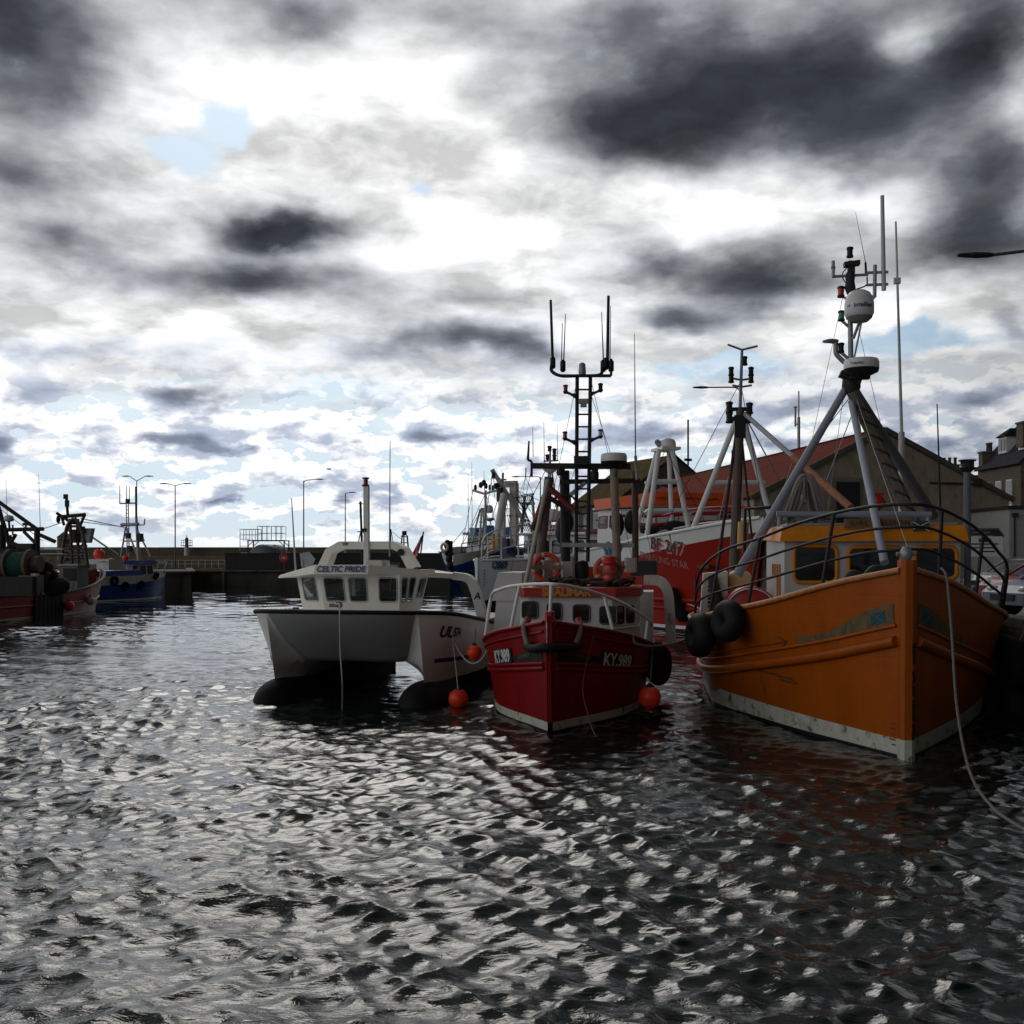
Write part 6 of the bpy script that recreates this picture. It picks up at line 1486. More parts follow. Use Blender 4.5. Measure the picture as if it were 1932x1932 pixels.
def sparkling():
    fr = Frame((10.4, 46), -14); P = fr.px
    t = thing('trawler', 'red and white trawler with white lattice gantry and orange wheelhouse visor', 'trawler', fr.loc, fr.rotz)
    H = Hull([(0, .06), (2, 1.0), (4, 1.8), (7, 2.6), (10, 2.9), (18, 2.5)], [(0, .1), (1, 1.1), (3, 2.3), (6, 3.0), (9, 3.15), (18, 2.7)],
             [(0, 5.1), (3, 4.6), (6, 4.3), (9, 4.05), (12, 3.9), (18, 3.6)], rake=1.2, flare=1.3, rlen=4, draft=1.)
    RD = mat('bright red hull paint', (.29, .014, .006), .4, spec=.2, var=.12, scale=1, stain=(.14, .03, .02), samt=.2, streak=.4)
    bz = mono([0, 3, 6, 9, 12, 18], [4.5, 3.95, 3.55, 3.12, 2.9, 2.9])
    b = MB(); H.build(b, [(lambda y: .1, 2), (lambda y: .25, 1), (bz, 0), (lambda y: 99, 1)]); obj('hull', b, [RD, WHITE, BLACK], t)
    b = MB(); H.inner(b, .9); obj('deck', b, GREYP, t)
    b = MB(); H.strake(b, .1, 17.9, lambda y: 1.45 + .0 * y, .12, .02); H.strake(b, .1, 17.9, lambda y: 1.05, .09, .02); obj('rubbing_strake', b, RD, t)
    b = MB(); H.strake(b, .1, 17.9, H.zd, .08, 0.); obj('cap_rail', b, WHITE, t)
    y0, z0 = H.find(fr, -1, 1254, 1030); fn = H.text_fn(-1, y0, z0, slope=-.13); fr2 = H.text_fn(-1, y0 - .1, z0 - .09, slope=-.13)
    b = MB(); text_on(b, 'BF 247', .82, lambda x, y, h: fr2(x, y, .01), .01, bold=.02, xs=1.0, shear=.3); obj('lettering', b, mat('red shadow lettering', (.60, .16, .14), .5), t)
    b = MB(); text_on(b, 'BF 247', .82, lambda x, y, h: fn(x, y, .03), .03, bold=.01, xs=1.0, shear=.3); obj('lettering', b, mat('grey black lettering', (.06, .06, .065), .5), t)
    y0, z0 = H.find(fr, -1, 1287, 1064); f3 = H.text_fn(-1, y0, z0, slope=-.15)
    b = MB(); text_on(b, 'SPARKLING STAR', .46, lambda x, y, h: f3(x - 1.4, y, .02), .02, bold=.006, xs=1.0); obj('lettering', b, mat('pale red lettering', (.38, .14, .14), .5), t)
    # wheelhouse, five-sided front with raked windows and orange visor
    yw = 9.5; xa, xb = P(1200, 1000, yw).x, P(1392, 1000, yw).x; zt = P(1290, 960, yw).z; zb = 3.1
    pl = [(xa - .7, yw + 4.), (xa - .4, yw + 1.2), (xa + 1.0, yw), (xb - 1.0, yw), (xb + .4, yw + 1.2), (xb + .7, yw + 4.)]
    b = MB(); b.hexa([(x, y + .25, zb) for x, y in pl], [(x, y, zt) for x, y in pl]); wh = obj('wheelhouse', b, WHITE, t)
    for i in range(5):
        A, C = Vector((*pl[i], 0)), Vector((*pl[i + 1], 0)); ex = (C - A).normalized(); n = 3 if i == 2 else 2
        for k in range(n):
            f = (k + .5) / n; c = A.lerp(C, f) + Vector((0, .07, zt - .62)); window(wh, c, ex, (0, -.10, 1), (C - A).length / n * .78, .62, mat('red window trim', (.30, .02, .02), .4), .06, .03)
    zv = P(1290, 958, yw).z; zv2 = P(1290, 934, yw).z
    b = MB(); out = [(x * 1.0 + (x - (xa + xb) / 2) * .10, y - .5) for x, y in pl]; lift = [0, .0, .22, .22, .0, 0]
    b.hexa([(x, y, zv + l * .5) for (x, y), l in zip(out, lift)], [(x, y + .25, zv2 + l - .1) for (x, y), l in zip(out, lift)]); vs = obj('visor', b, mat('orange visor', (.72, .10, .015), .4, var=.08), wh)
    b = MB(); c = Vector(((out[2][0] + out[3][0]) / 2, out[2][1] - .02 + .13, (zv + zv2) / 2 + .12))
    for k in range(3): b.tube(catmull([c + Vector((-1.9 + k * .25 + q * .42, 0, .06 * math.sin(q * 1.7 + k * 2) - .07 * k)) for q in range(9)], 5), .022, 4)
    obj('lettering', b, mat('dark script', (.10, .05, .03), .5), vs)
    b = MB(); b.hexa([(x, y + .4, zv) for x, y in out], [(x, y + .4, zv + .1) for x, y in out]); obj('visor_underside', b, WHITE, wh)
    # red beams and dark gear between deck and wheelhouse
    for v, y, r in ((968, 7.5, .09), (985, 7.2, .09)):
        bar_part(t, 'red_beam', P(1215, v + 6, y), P(1400, v - 4, y), r, REDP)
    for u0, v0, u1, v1, r in ((1210, 995, 1240, 1003, .35), (1256, 985, 1290, 1000, .4), (1305, 996, 1330, 1002, .3)):
        b = MB(); c = P((u0 + u1) / 2, (v0 + v1) / 2, 6.8); b.ball(c, r, 12, (1.5, .8, .7)); obj('net_heap', b, mat('black netting', (.015, .015, .016), .9, bump=1., bscale=14), t)
    for k in range(5):
        b = MB(); b.tube(catmull([P(1208 + q * 12, 988 + k * 4 + 2 * (q % 2), 7.6) for q in range(5)], 4), .05, 5); obj('warp', b, BLACK, t)
    # lattice gantry with radome
    yg = 5.5; m = WHITE; A = lambda u, v, d=0: P(u, v, yg + d)
    bar_part(t, 'gantry_leg', A(1243, 848), A(1219, 1022), .13, m); bar_part(t, 'gantry_leg', A(1268, 848), A(1302, 1008), .13, m)
    bar_part(t, 'gantry_leg', A(1240, 848, 1.4), A(1200, 1000, 1.6), .12, m); bar_part(t, 'gantry_leg', A(1262, 852, 1.4), A(1268, 1000, 1.6), .12, m)
    for v, u0, u1 in ((908, 1231, 1281), (963, 1224, 1296)): bar_part(t, 'gantry_bar', A(u0, v), A(u1, v), .10, m); bar_part(t, 'gantry_bar', A(u0 - 14, v + 3, 1.5), A(u1 - 18, v + 3, 1.5), .08, m)
    b = MB(); b.box(A(1256, 848, .6), (.95, 1.5, .14)); obj('gantry_head', b, m, t)
    b = MB()
    for u in (1226, 1298): b.plate([A(u, 957), A(u + 11, 966), A(u, 976), A(u - 9, 966)], .12)
    obj('gusset', b, m, t)
    sat_dome(t, A(1259, 848, .7), .42, .55); b = MB(); b.ball(A(1244, 838, .7), .17, 10); b.ball(A(1240, 834, .7), .14, 10); obj('search_light', b, GREYP, t)
    radar_dome(t, A(1265, 918, 3), .55, .28)
    # foremast: tripod with lamp brackets and Y top
    ym = 3.4; B = lambda u, v, d=0: P(u, v, ym + d)
    bar_part(t, 'mast', B(1396, 1010), B(1396, 782), .17, m, .12); bar_part(t, 'upper_mast', B(1396, 782), B(1400, 658), .085, GREYP, .07)
    bar_part(t, 'mast_leg', B(1390, 790), B(1302, 1012), .14, m); bar_part(t, 'mast_leg', B(1402, 790), B(1456, 985), .14, m)
    bar_part(t, 'mast_bar', B(1345, 911), B(1442, 911), .11, m)
    bar_part(t, 'aerial_arm', B(1400, 660), B(1373, 650), .05, GREYP); bar_part(t, 'aerial_arm', B(1400, 660), B(1429, 653), .05, GREYP)
    for v in (714, 727):
        b = MB(); b.tube([B(1382, v), B(1399, v + 3), B(1418, v)], .05, 6); obj('lamp_bracket', b, GREYP, t)
        for u in (1379.5, 1417): nav_lamp(t, B(u, v - 8), BLACK, 'mast_lamp', 1.6)
    nav_lamp(t, B(1405, 686), BLACK, 'mast_lamp', 1.6)
    for (u, v) in ((1440, 930), (1352, 1000)): bar_part(t, 'stay', B(1398, 800), B(u, v), .025, STEEL, n=5)
    for u0, v0, u1, v1, y in ((1397, 720, 1250, 1000, 5), (1397, 785, 1330, 940, 6), (1397, 720, 1440, 960, 2), (1256, 848, 1330, 985, 5), (1256, 848, 1205, 960, 8), (1268, 850, 1345, 935, 7)): bar_part(t, 'stay', P(u0, v0, y), P(u1, v1, y), .016, DARK, n=5)
    # rails
    rails(t, fr, [(1250, 973, 6.8), (1290, 964, 5.6), (1340, 958, 4.3), (1400, 957, 3.0), (1440, 960, 2.2)], 0, .06, REDP)
    rails(t, fr, [(1222, 1009, 8.2), (1270, 998, 6.6), (1330, 987, 5), (1382, 982, 3.8), (1430, 980, 2.8)], 0, .045, WHITE, lambda p: H.zd(max(0, p.y)))
    rails(t, fr, [(1222, 1022, 8.2), (1270, 1012, 6.6), (1330, 1003, 5), (1382, 999, 3.8), (1430, 998, 2.8)], 0, .035, WHITE)
    b = MB(); b.box(P(1320, 1000, 6) , (.5, .4, .5)); obj('blue_crate', b, BLUEP, t); b = MB(); b.box(P(1334, 1001, 6), (.4, .4, .4)); obj('blue_crate', b, BLUEP, t)
    # side fittings: dark hanging gallows frame
    b = MB(); y, z = H.find(fr, -1, 1330, 1068); c = H.P(-1, y, z, .12); b.box(c, (.2, 1.6, .16)); b.box(c + Vector((0, .75, -.5)), (.16, .14, .9)); obj('hanging_bracket', b, mat('dark red iron', (.06, .015, .012), .6), t)
    for (u, v) in ((900, 632), (901, 640)): pass
    whips = ((1291, 845, 1289, 790), (1340, 900, 1338, 812))
    return fr, H, t
SFR, SH, ST_ = sparkling()

def ob69():
    fr = Frame((-1.85, 58), 33); P = fr.px
    t = thing('trawler', 'pale blue and white trawler with maroon wheelhouse visor, between catamaran and red boat', 'trawler', fr.loc, fr.rotz)
    H = Hull([(0, .06), (2, .9), (5, 1.9), (9, 2.4), (16, 2.1)], [(0, .12), (1, .95), (3, 1.95), (6, 2.5), (16, 2.4)], [(0, 3.28), (3, 3.34), (6, 3.5), (9, 3.5), (16, 3.0)], rake=.05, flare=1.1, draft=1.)
    PB = mat('pale blue hull paint', (.70, .80, .83), .35, var=.06, scale=1, stain=(.3, .4, .45), samt=.15, streak=.4)
    bz = mono([0, 1.2, 3, 5, 8, 16], [.95, 1.35, 2.1, 2.65, 3.0, 3.0])
    b = MB(); H.build(b, [(bz, 1), (lambda y: 99, 0)]); obj('hull', b, [PB, BLACK], t)
    b = MB(); H.inner(b, .6); obj('deck', b, GREYP, t)
    b = MB(); H.strake(b, .1, 15.9, lambda y: H.zd(y) - .04, .07, 0.); obj('cap_rail', b, WHITE, t)
    b = MB(); b.beam((0, -.06, .3), (0, -.06, 3.4), .16, .2); obj('stem_post', b, PB, t)
    dk = mat('navy number lettering', (.03, .08, .14), .5); sh = mat('blue number shadow', (.16, .42, .55), .5)
    y0, z0 = H.find(fr, 1, 943, 1067); fn = H.text_fn(1, y0, z0, slope=-.02)
    f2 = H.text_fn(1, y0 + .06, z0 - .07, slope=-.02)
    b = MB(); text_on(b, 'OB69', .62, lambda x, y, h: f2(x, y, .01), .01, bold=.02, xs=.6); obj('lettering', b, sh, t)
    b = MB(); text_on(b, 'OB69', .62, lambda x, y, h: fn(x, y, .03), .03, bold=.02, xs=.6); obj('lettering', b, dk, t)
    b = MB()
    for k in range(6): p = H.P(1, .18, 1.9 + k * .16, .02); b.box(p, (.12, .10, .07))
    obj('draught_marks', b, sh, t)
    zb = lambda p: H.zd(max(.1, p.y))
    rails(t, fr, [(909, 1023, .1), (920, 1008, .9), (946, 998, 2.2), (978, 992, 3.8), (1006, 990, 5.5)], 0, .045, WHITE, zb)
    rails(t, fr, [(915, 1036, .4), (924, 1024, .9), (952, 1012, 2.2), (975, 1010, 3.8), (1006, 1008, 5.5)], 0, .04, WHITE)
    rails(t, fr, [(912, 1052, .3), (926, 1040, .9), (952, 1034, 2.2), (978, 1029, 3.8), (1006, 1026, 5.5)], 0, .04, WHITE)
    b = MB(); p = P(931, 1022, 1.5); b.box(p, (.22, .15, .9), bev=.07); obj('oilskin', b, mat('orange oilskin', (.55, .25, .02), .5, var=.25), t)
    b = MB(); p = P(940, 1018, 1.8); b.box(p, (.16, .12, .6), bev=.05); obj('oilskin', b, mat('yellow oilskin b', (.55, .38, .04), .5, var=.25), t)
    # wheelhouse
    yw = 6.4; xa, xb = P(975, 1020, yw).x, P(1128, 1020, yw).x; zt = P(1050, 1008, yw).z
    pl = [(xa, yw + 3.2), (xa, yw + .8), (xa + .8, yw), (xb - .8, yw), (xb, yw + .8), (xb, yw + 3.2)]
    b = MB(); b.hexa([(x, y, 2.6) for x, y in pl], [(x, y, zt) for x, y in pl]); wh = obj('wheelhouse', b, WHITE, t)
    for i in (1, 2, 3):
        A, C = Vector((*pl[i], 0)), Vector((*pl[i + 1], 0)); ex = (C - A).normalized(); n = 5 if i == 2 else 1
        for k in range(n): window(wh, A.lerp(C, (k + .5) / n) + Vector((0, 0, zt - .75)), ex, (0, 0, 1), (C - A).length / n * .66, .7, BLACK, .1, .03)
    MA = mat('maroon visor paint', (.26, .012, .03), .4)
    out = [(x + (x - (xa + xb) / 2) * .09, y - .35) for x, y in pl]; zv = P(1050, 1004, yw).z
    b = MB(); b.hexa([(x, y, zt) for x, y in out], [(x, y + .15, zv + .0) for x, y in out]); vs = obj('visor', b, MA, wh)
    b = MB(); A, C = Vector((*out[2], 0)), Vector((*out[3], 0)); ex = (C - A).normalized(); q0 = A.lerp(C, .10); L_ = (C - A).length * .62
    zs0, zs1 = zv + .02, P(1040, 990, yw).z
    b.hexa([q0 + Vector((0, .2, zs0)), q0 + ex * L_ + Vector((0, .2, zs0)), q0 + ex * L_ + Vector((0, .35, zs0)), q0 + Vector((0, .35, zs0))], [q0 + Vector((.1, .25, zs1)), q0 + ex * L_ + Vector((-.1, .25, zs1)), q0 + ex * L_ + Vector((-.1, .35, zs1)), q0 + Vector((.1, .35, zs1))]); nb = obj('name_board', b, mat('pink name board', (.50, .09, .20), .45), wh)
    b = MB(); text_on(b, 'HARGO', .40, flat_fn(q0 + ex * 1.15 + Vector((0, .19, zs1 - .16)), ex, (0, .1, 1)), .01, bold=.02, xs=1.25); obj('lettering', b, mat('pale lettering', (.60, .62, .66), .5), nb)
    bar_part(wh, 'roof_edge', (out[2][0], out[2][1] - .02, zt), (out[3][0], out[3][1] - .02, zt), .07, WHITE)
    sat_dome(t, P(1043, 985, 7.5), .45, .8)
    # white tripod, arch and derrick on the foredeck
    bar_part(t, 'mast_leg', P(952, 932, 3), P(933, 1035, 2.2), .24, GREYW, .20); bar_part(t, 'mast', P(950, 925, 4), P(950, 1040, 4), .14, GREYW)
    b = MB(); b.beam(P(970, 912, 4.4), P(970, 1030, 4.4), .42, .36); obj('arch_post', b, GREYW, t)
    b = MB(); b.beam(P(948, 914, 4.4), P(974, 913, 4.4), .36, .36); obj('arch_beam', b, GREYW, t)
    b = MB(); b.beam(P(928, 886, 3.4), P(990, 986, 4.6), .22, .24); obj('derrick_boom', b, GREYW, t)
    bar_part(t, 'boom_wire', P(929, 886, 3.4), P(948, 908, 3.8), .025, STEEL); bar_part(t, 'boom_wire', P(931, 892, 3.4), P(933, 938, 3.), .02, STEEL)
    b = MB(); b.ball(P(931, 897, 3.4), .16, 10, (.7, .7, 1.4)); b.ball(P(937, 917, 3.4), .2, 10); b.box(P(943, 933, 3.3), (.4, .3, .8), bev=.1); obj('hauling_block', b, BLACK, t)
    bar_part(t, 'upper_mast', P(948, 915, 4), P(949, 892, 4), .07, STEEL); bar_part(t, 'yard', P(944, 905, 4), P(955, 905, 4), .05, STEEL)
    for u0, v0, u1, v1 in ((953, 935, 968, 1010), (956, 935, 985, 1000), (974, 925, 1020, 945)): bar_part(t, 'stay', P(u0, v0, 4), P(u1, v1, 5), .018, STEEL, n=5)
    b = MB(); b.box(P(941, 1003, 5), (1.2, .8, .5)); obj('blue_canopy', b, BLUEP, t); b = MB(); b.box(P(958, 1005, 5), (.7, .8, .5)); obj('blue_canopy', b, BLUEP, t)
    b = MB(); b.box(P(952, 1030, 4), (.5, .3, .9)); b.box(P(958, 1035, 4.6), (.9, .3, 1.0)); obj('deck_locker', b, mat('navy locker', (.012, .02, .09), .5), t)
    # aerial mast over the wheelhouse
    bar_part(t, 'mast', P(1037, 1000, 8), P(1038, 842, 8), .10, STEEL, .06)
    b = MB(); b.bar(P(1026, 870, 8), P(1053, 869, 8), .05); obj('yard', b, DARK, t)
    for u, v0, v1 in ((1027, 870, 796), (1052, 869, 800), (1006, 862, 806)): whip(t, P(u, v0, 8), P(u - 1, v1, 8), .03, .012, DARK)
    for u, v in ((1037, 846), (1046, 851), (1033, 862), (1046, 862)):
        b = MB(); b.lathe([(.05, -.2), (.13, -.15), (.11, 0), (.16, .08), (.1, .16)], P(u, v, 8), 8); obj('mast_fitting', b, DARK, t)
    b = MB(); b.lathe([(.2, -.2), (.45, 0), (.47, .2), (.3, .28)], P(1038, 886, 8), 16); obj('radar', b, GREYW, t)
    for u0, v0, u1, v1 in ((1030, 940, 1036, 880), (1055, 950, 1040, 880)): bar_part(t, 'mast_leg', P(u0, v0 + 40, 8), P(u1, v1, 8), .06, STEEL)
    rr = random.Random(5)
    for u0, v0, u1, v1, y in ((948, 915, 915, 1020, 2), (948, 915, 1005, 990, 5), (972, 914, 1015, 990, 6), (930, 890, 905, 1040, 1), (950, 935, 968, 1025, 4), (1037, 872, 980, 985, 6), (1037, 872, 1110, 985, 8), (1027, 870, 1060, 980, 8), (955, 960, 990, 960, 5), (940, 975, 968, 972, 4)): bar_part(t, 'stay', P(u0, v0, y), P(u1, v1, y), .022, DARK, n=5)
    for u0, v0, u1, v1, y in ((990, 935, 984, 1010, 7), (1004, 935, 1010, 1010, 7), (986, 950, 1008, 950, 7), (1062, 925, 1064, 990, 9), (1075, 930, 1076, 990, 9), (1062, 930, 1076, 932, 9)): bar_part(t, 'gallows_bar', P(u0, v0, y), P(u1, v1, y), .09, STEEL)
    return fr, t
ob69()

def blue_trawler():
    fr = Frame((-7.1, 125), 25); P = fr.px
    t = thing('trawler', 'distant blue and white trawler with black fenders on its bow, beyond the catamaran', 'trawler', fr.loc, fr.rotz)
    H = Hull([(0, .1), (2, 1.2), (5, 2.5), (9, 3.1), (20, 2.8)], [(0, .5), (1, 1.7), (3, 2.7), (6, 3.3), (20, 3.1)], [(0, 3.8), (3, 4.3), (9, 4.8), (20, 4.4)], rake=.5, flare=1.2, draft=1.)
    bz = mono([0, 2.5, 6, 9, 20], [2.4, 3.3, 4.1, 4.5, 4.3])
    b = MB(); H.build(b, [(lambda y: .5, 0), (bz, 0), (lambda y: 99, 1)]); obj('hull', b, [BLUEP, WHITE], t)
    b = MB(); H.inner(b, .9); obj('deck', b, GREYP, t)
    for z in (.9, 1.5):
        b = MB(); H.strake(b, .1, 19, lambda y: z, .10); obj('rubbing_strake', b, BLUEP, t)
    b = MB()
    for k in range(5): b.ball((-.2 + .05 * k, -.65 + .12 * k, 4.9 - k * .8), .55, 12, (.8, .7, 1.1))
    b.box((-.1, -.5, 4.5), (1.0, .5, 1.7), bev=.2); obj('bow_fender', b, BLACK, t)
    b = MB(); b.torus((-.4, -.98, 4.6), .42, .17, None, 18, 6); obj('tyre', b, GREYW, t)
    y0, z0 = H.find(fr, 1, 866, 1050); fn = H.text_fn(1, 3, z0); b = MB(); text_on(b, 'KY 44', .55, lambda x, y, h: fn(x, y, .02), .02, bold=.01); obj('lettering', b, mat('faded lettering', (.3, .3, .32), .5), t)
    for dz in (.55, 1.1):
        b = MB(); b.tube(H.line(1, .6, 9, lambda y: H.zd(y), -.1, 14), .01, 4); b.v = []; b.f = []; b.m = []; b.s = []
        b.tube([p + Vector((0, 0, dz)) for p in H.line(1, .6, 9, H.zd, -.1, 14)], .06, 5); obj('guard_rail', b, DARK, t)
    for p in H.line(1, .6, 9, H.zd, -.1, 8): bar_part(t, 'rail_post', p, p + Vector((0, 0, 1.1)), .06, DARK, n=5)
    yw = 7; xa, xb = P(880, 1025, yw).x, P(928, 1025, yw).x; zt = P(900, 1009, yw).z
    b = MB(); b.hexa([(xa, yw, 4), (xb, yw, 4), (xb, yw + 4, 4), (xa, yw + 4, 4)], [(xa + .2, yw, zt), (xb, yw, zt), (xb, yw + 4, zt), (xa + .2, yw + 4, zt)]); wh = obj('wheelhouse', b, WHITE, t)
    for k in range(4): window(wh, (xa + .5 + k * .75, yw, zt - .8), (1, 0, 0), (0, 0, 1), .5, .75, BLACK, .08, .03)
    b = MB(); b.box(((xa + xb) / 2, yw + 1.6, zt + .15), (xb - xa + .5, 4.4, .3)); obj('roof', b, GREYW, wh)
    b = MB(); b.box(P(910, 1003, yw + 1), (2.2, 2.5, .9)); obj('bridge_box', b, BLUEP, wh); b = MB(); b.box(P(921, 996, yw + 1), (.9, 1.5, .6)); obj('bridge_box', b, BLUEP, wh)
    for u0, v0, u1, v1, r in ((916, 1045, 916, 925, .17), (904, 1035, 909, 958, .14), (912, 1040, 912, 958, .10), (889, 1030, 906, 960, .12)): bar_part(t, 'mast_leg', P(u0, v0, 5), P(u1, v1, 5), r, GREYW)
    for v in (972, 985, 1000, 1012): bar_part(t, 'lattice_bar', P(904, v, 5), P(916, v, 5), .07, GREYW)
    b = MB(); b.tube([P(892, 925, 5), P(905, 929, 5), P(915, 932, 5), P(925, 928, 5), P(939, 925, 5)], .15, 6); obj('yard', b, GREYW, t)
    for u, v, s_ in ((897, 921, .22), (907, 916, .30), (913, 912, .34), (917, 918, .25), (924, 921, .2), (930, 922, .2), (937, 920, .2)):
        b = MB(); b.lathe([(.1 * s_ * 4, -.3), (.9 * s_, -.1), (.8 * s_, .3), (.2 * s_, .45)], P(u, v, 5), 8); obj('mast_fitting', b, DARK, t)
    sat_dome(t, P(923, 968, 5.5), .48, 1.0); radar_dome(t, P(924, 982, 5.5), .55, .35)
    for u, v0, v1 in ((891, 1010, 872), (884, 1015, 892), (914, 925, 888), (928, 925, 898)): whip(t, P(u, v0, 6), P(u - 1, v1, 6), .05, .02, STEEL)
    bar_part(t, 'forestay', P(853, 1026, .2), P(878, 996, 5), .04, BLUEP, n=5)
    for u0, v0, u1, v1, y in ((916, 930, 880, 1010, 4), (916, 930, 940, 1000, 7), (892, 927, 872, 1028, 3), (938, 927, 946, 1000, 9), (909, 960, 870, 1030, 2), (912, 960, 935, 1005, 6)): bar_part(t, 'stay', P(u0, v0, y), P(u1, v1, y), .035, DARK, n=5)
    b = MB(); b.box(P(893, 1003, 6), (.7, .4, .9)); obj('light_frame', b, mat('cyan frame', (.10, .40, .60), .5), t)
blue_trawler()

# ------------------------------------------------------------------ boats at the left
def left_red():
    fr = Frame((-27.7, 70.5), 187); P = fr.px
    t = thing('trawler', 'dark red trawler with green net drum and rusty gallows, cut by the left edge', 'trawler', fr.loc, fr.rotz)
    H = Hull([(0, .06), (1.5, .9), (4, 1.9), (8, 2.5), (13, 2.5), (17, 2.3)], [(0, .1), (1, 1.05), (3, 2.0), (6, 2.6), (13, 2.65), (17, 2.5)], [(0, 2.6), (2, 2.15), (5, 1.65), (9, 1.35), (17, 1.4)], rake=.7, flare=1.2, rlen=3, draft=1.)
    RD = mat('faded red hull paint', (.34, .035, .03), .45, var=.18, scale=1, stain=(.10, .03, .025), samt=.3, streak=.4)
    b = MB(); H.build(b, [(lambda y: .02, 2), (lambda y: .15, 1), (lambda y: 99, 0)]); obj('hull', b, [RD, GREYW, BLACK], t)
    b = MB(); H.inner(b, .8); obj('deck', b, DARK, t)
    b = MB(); H.strake(b, .05, 16.9, H.zd, .09, 0); obj('cap_rail', b, mat('worn grey rail', (.17, .16, .155), .7, var=.3, stain=(.08, .04, .03), samt=.4, sscale=5), t)
    b = MB(); H.strake(b, .1, 16.9, lambda y: .75 + .06 * max(0, 4 - y), .07, .01); obj('rubbing_strake', b, RD, t)
    # worn black patch of fender boards on the side
    b = MB()
    for k in range(7): y = 8.6 + k * .42; b.box(H.P(-1, y, .7, .08), (.12, .36, 1.5))
    obj('fender_boards', b, RUBBER, t)
    # bow shelter
    b = MB(); b.grid([[H.P(-1, y, H.zd(y)) + Vector((0, 0, h)) for h in (0, .42 - .12 * y)] for y in np.linspace(.05, 2.4, 8)], True); b.grid([[H.P(1, y, H.zd(y)) + Vector((0, 0, h)) for h in (0, .42 - .12 * y)] for y in np.linspace(.05, 2.4, 8)], True); obj('bow_bulwark', b, GREYW, t)
    # wheelhouse
    y1 = 6.2; xa, xb = P(168, 1080, y1).x, P(112, 1080, y1).x; zt = P(140, 1067, y1).z
    gw = mat('grimy grey house', (.17, .165, .16), .6, var=.25, stain=(.07, .05, .035), samt=.5, sscale=2, streak=.3)
    xa, xb = min(xa, xb) + .0, max(xa, xb); yf_ = y1 - 1.3; xa = P(167, 1080, yf_).x
    b = MB(); b.hexa([(xa, yf_, .7), (xb, yf_, .7), (xb, y1, .7), (xa, y1, .7)], [(xa, yf_, zt), (xb, yf_, zt), (xb, y1, zt), (xa, y1, zt)]); wh = obj('wheelhouse', b, gw, t)
    b = MB(); b.box(((xa + xb) / 2, y1 - .65, zt + .04), (xb - xa + .2, 1.5, .10)); obj('roof', b, STEEL, wh)
    b = MB(); c = P(132, 1084, y1); b.box((c.x, y1 + .02, c.z), (.8, .06, .75)); obj('doorway', b, BLACK, wh)
    # lattice gallows amidships
    m = BROWN; ym = 4.2; A = lambda u, v, d=0: P(u, v, ym + d)
    def tb(name, pts, r, d=0, m=m, n=5):
        b = MB(); b.tube(catmull([A(u, v, d) for u, v in pts], n), r, 7); return obj(name, b, m, t)
    for d in (0, 1.6):
        tb('gallows_leg', [(139, 978), (128, 990), (121, 1020), (113, 1075)], .11, d); tb('gallows_leg', [(141, 978), (150, 990), (158, 1015), (166, 1072)], .11, d)
    tb('gallows_leg', [(132, 985), (134, 1020), (137, 1075)], .10, .8); tb('gallows_leg', [(146, 985), (147, 1030), (149, 1070)], .10, .8)
    for v, u0, u1 in ((1017, 112, 166), (1030, 118, 164), (1041, 116, 165), (1053, 114, 166), (1001, 124, 156), (993, 127, 152)): bar_part(t, 'gallows_bar', A(u0, v), A(u1, v), .075, m)
    for u0, v0, u1, v1 in ((121, 1020, 140, 1050), (140, 1050, 160, 1020), (128, 995, 150, 1015), (120, 1060, 142, 1030), (158, 1055, 142, 1030)): bar_part(t, 'lattice_bar', A(u0, v0, .8), A(u1, v1, .8), .06, m)
    b = MB(); b.box(A(139, 984, .8), (.55, .6, .35), bev=.1); b.box(A(141, 1012, .8), (.3, .3, .8)); b.box(A(154, 1000, .8), (.35, .4, .45), bev=.1); obj('winch_head', b, DARK, t)
    bar_part(t, 'top_beam', A(116, 975), A(161, 971), .12, DARK); bar_part(t, 'top_strut', A(116, 974), A(121, 991), .09, DARK); bar_part(t, 'top_strut', A(160, 971), A(151, 992), .09, DARK); bar_part(t, 'top_strut', A(107, 968), A(130, 983), .10, DARK)
    tb('mast', [(128, 974), (126.5, 955), (126, 945), (124, 936)], .09, 0, DARK); b = MB(); b.box(A(124, 937), (.22, .2, .3)); b.box(A(126.5, 950), (.22, .16, .4)); obj('mast_fitting', b, DARK, t)
    b = MB(); b.ball(A(110, 980), .22, 10, (.6, .6, 1.2)); obj('hauling_block', b, BLACK, t)
    b = MB(); c = A(162, 1009, .5); b.hexa([c + Vector(q) for q in ((-.3, -.2, -.5), (.3, -.2, -.5), (.3, .2, -.5), (-.3, .2, -.5))], [c + Vector(q) for q in ((-.5, -.2, .4), (.5, -.2, .4), (.5, .2, .4), (-.5, .2, .4))]); obj('funnel', b, STEEL, t)
    for v in (1036, 1047): bar_part(t, 'guard_rail', A(85, v, 3), A(167, v, .5), .05, STEEL)
    bar_part(t, 'stay', A(152, 978), P(234, 995, -11), .03, mat('blue rope', (.05, .09, .22), .6), n=5); bar_part(t, 'stay', A(156, 985), P(233, 994, -11), .025, BLUEP, n=5)
    bar_part(t, 'boom', A(166, 1008), P(222, 1046, -9), .06, STEEL)
    # aft gallows with net drum
    ya = 12.6; B = lambda u, v, d=0: P(u, v, ya + d)
    bar_part(t, 'gantry_beam', B(-8, 1000), B(82, 998), .11, DARK); bar_part(t, 'gantry_leg', B(4, 990), B(4, 1062), .20, DARK); bar_part(t, 'gantry_leg', B(70, 995), B(70, 1062), .16, DARK)
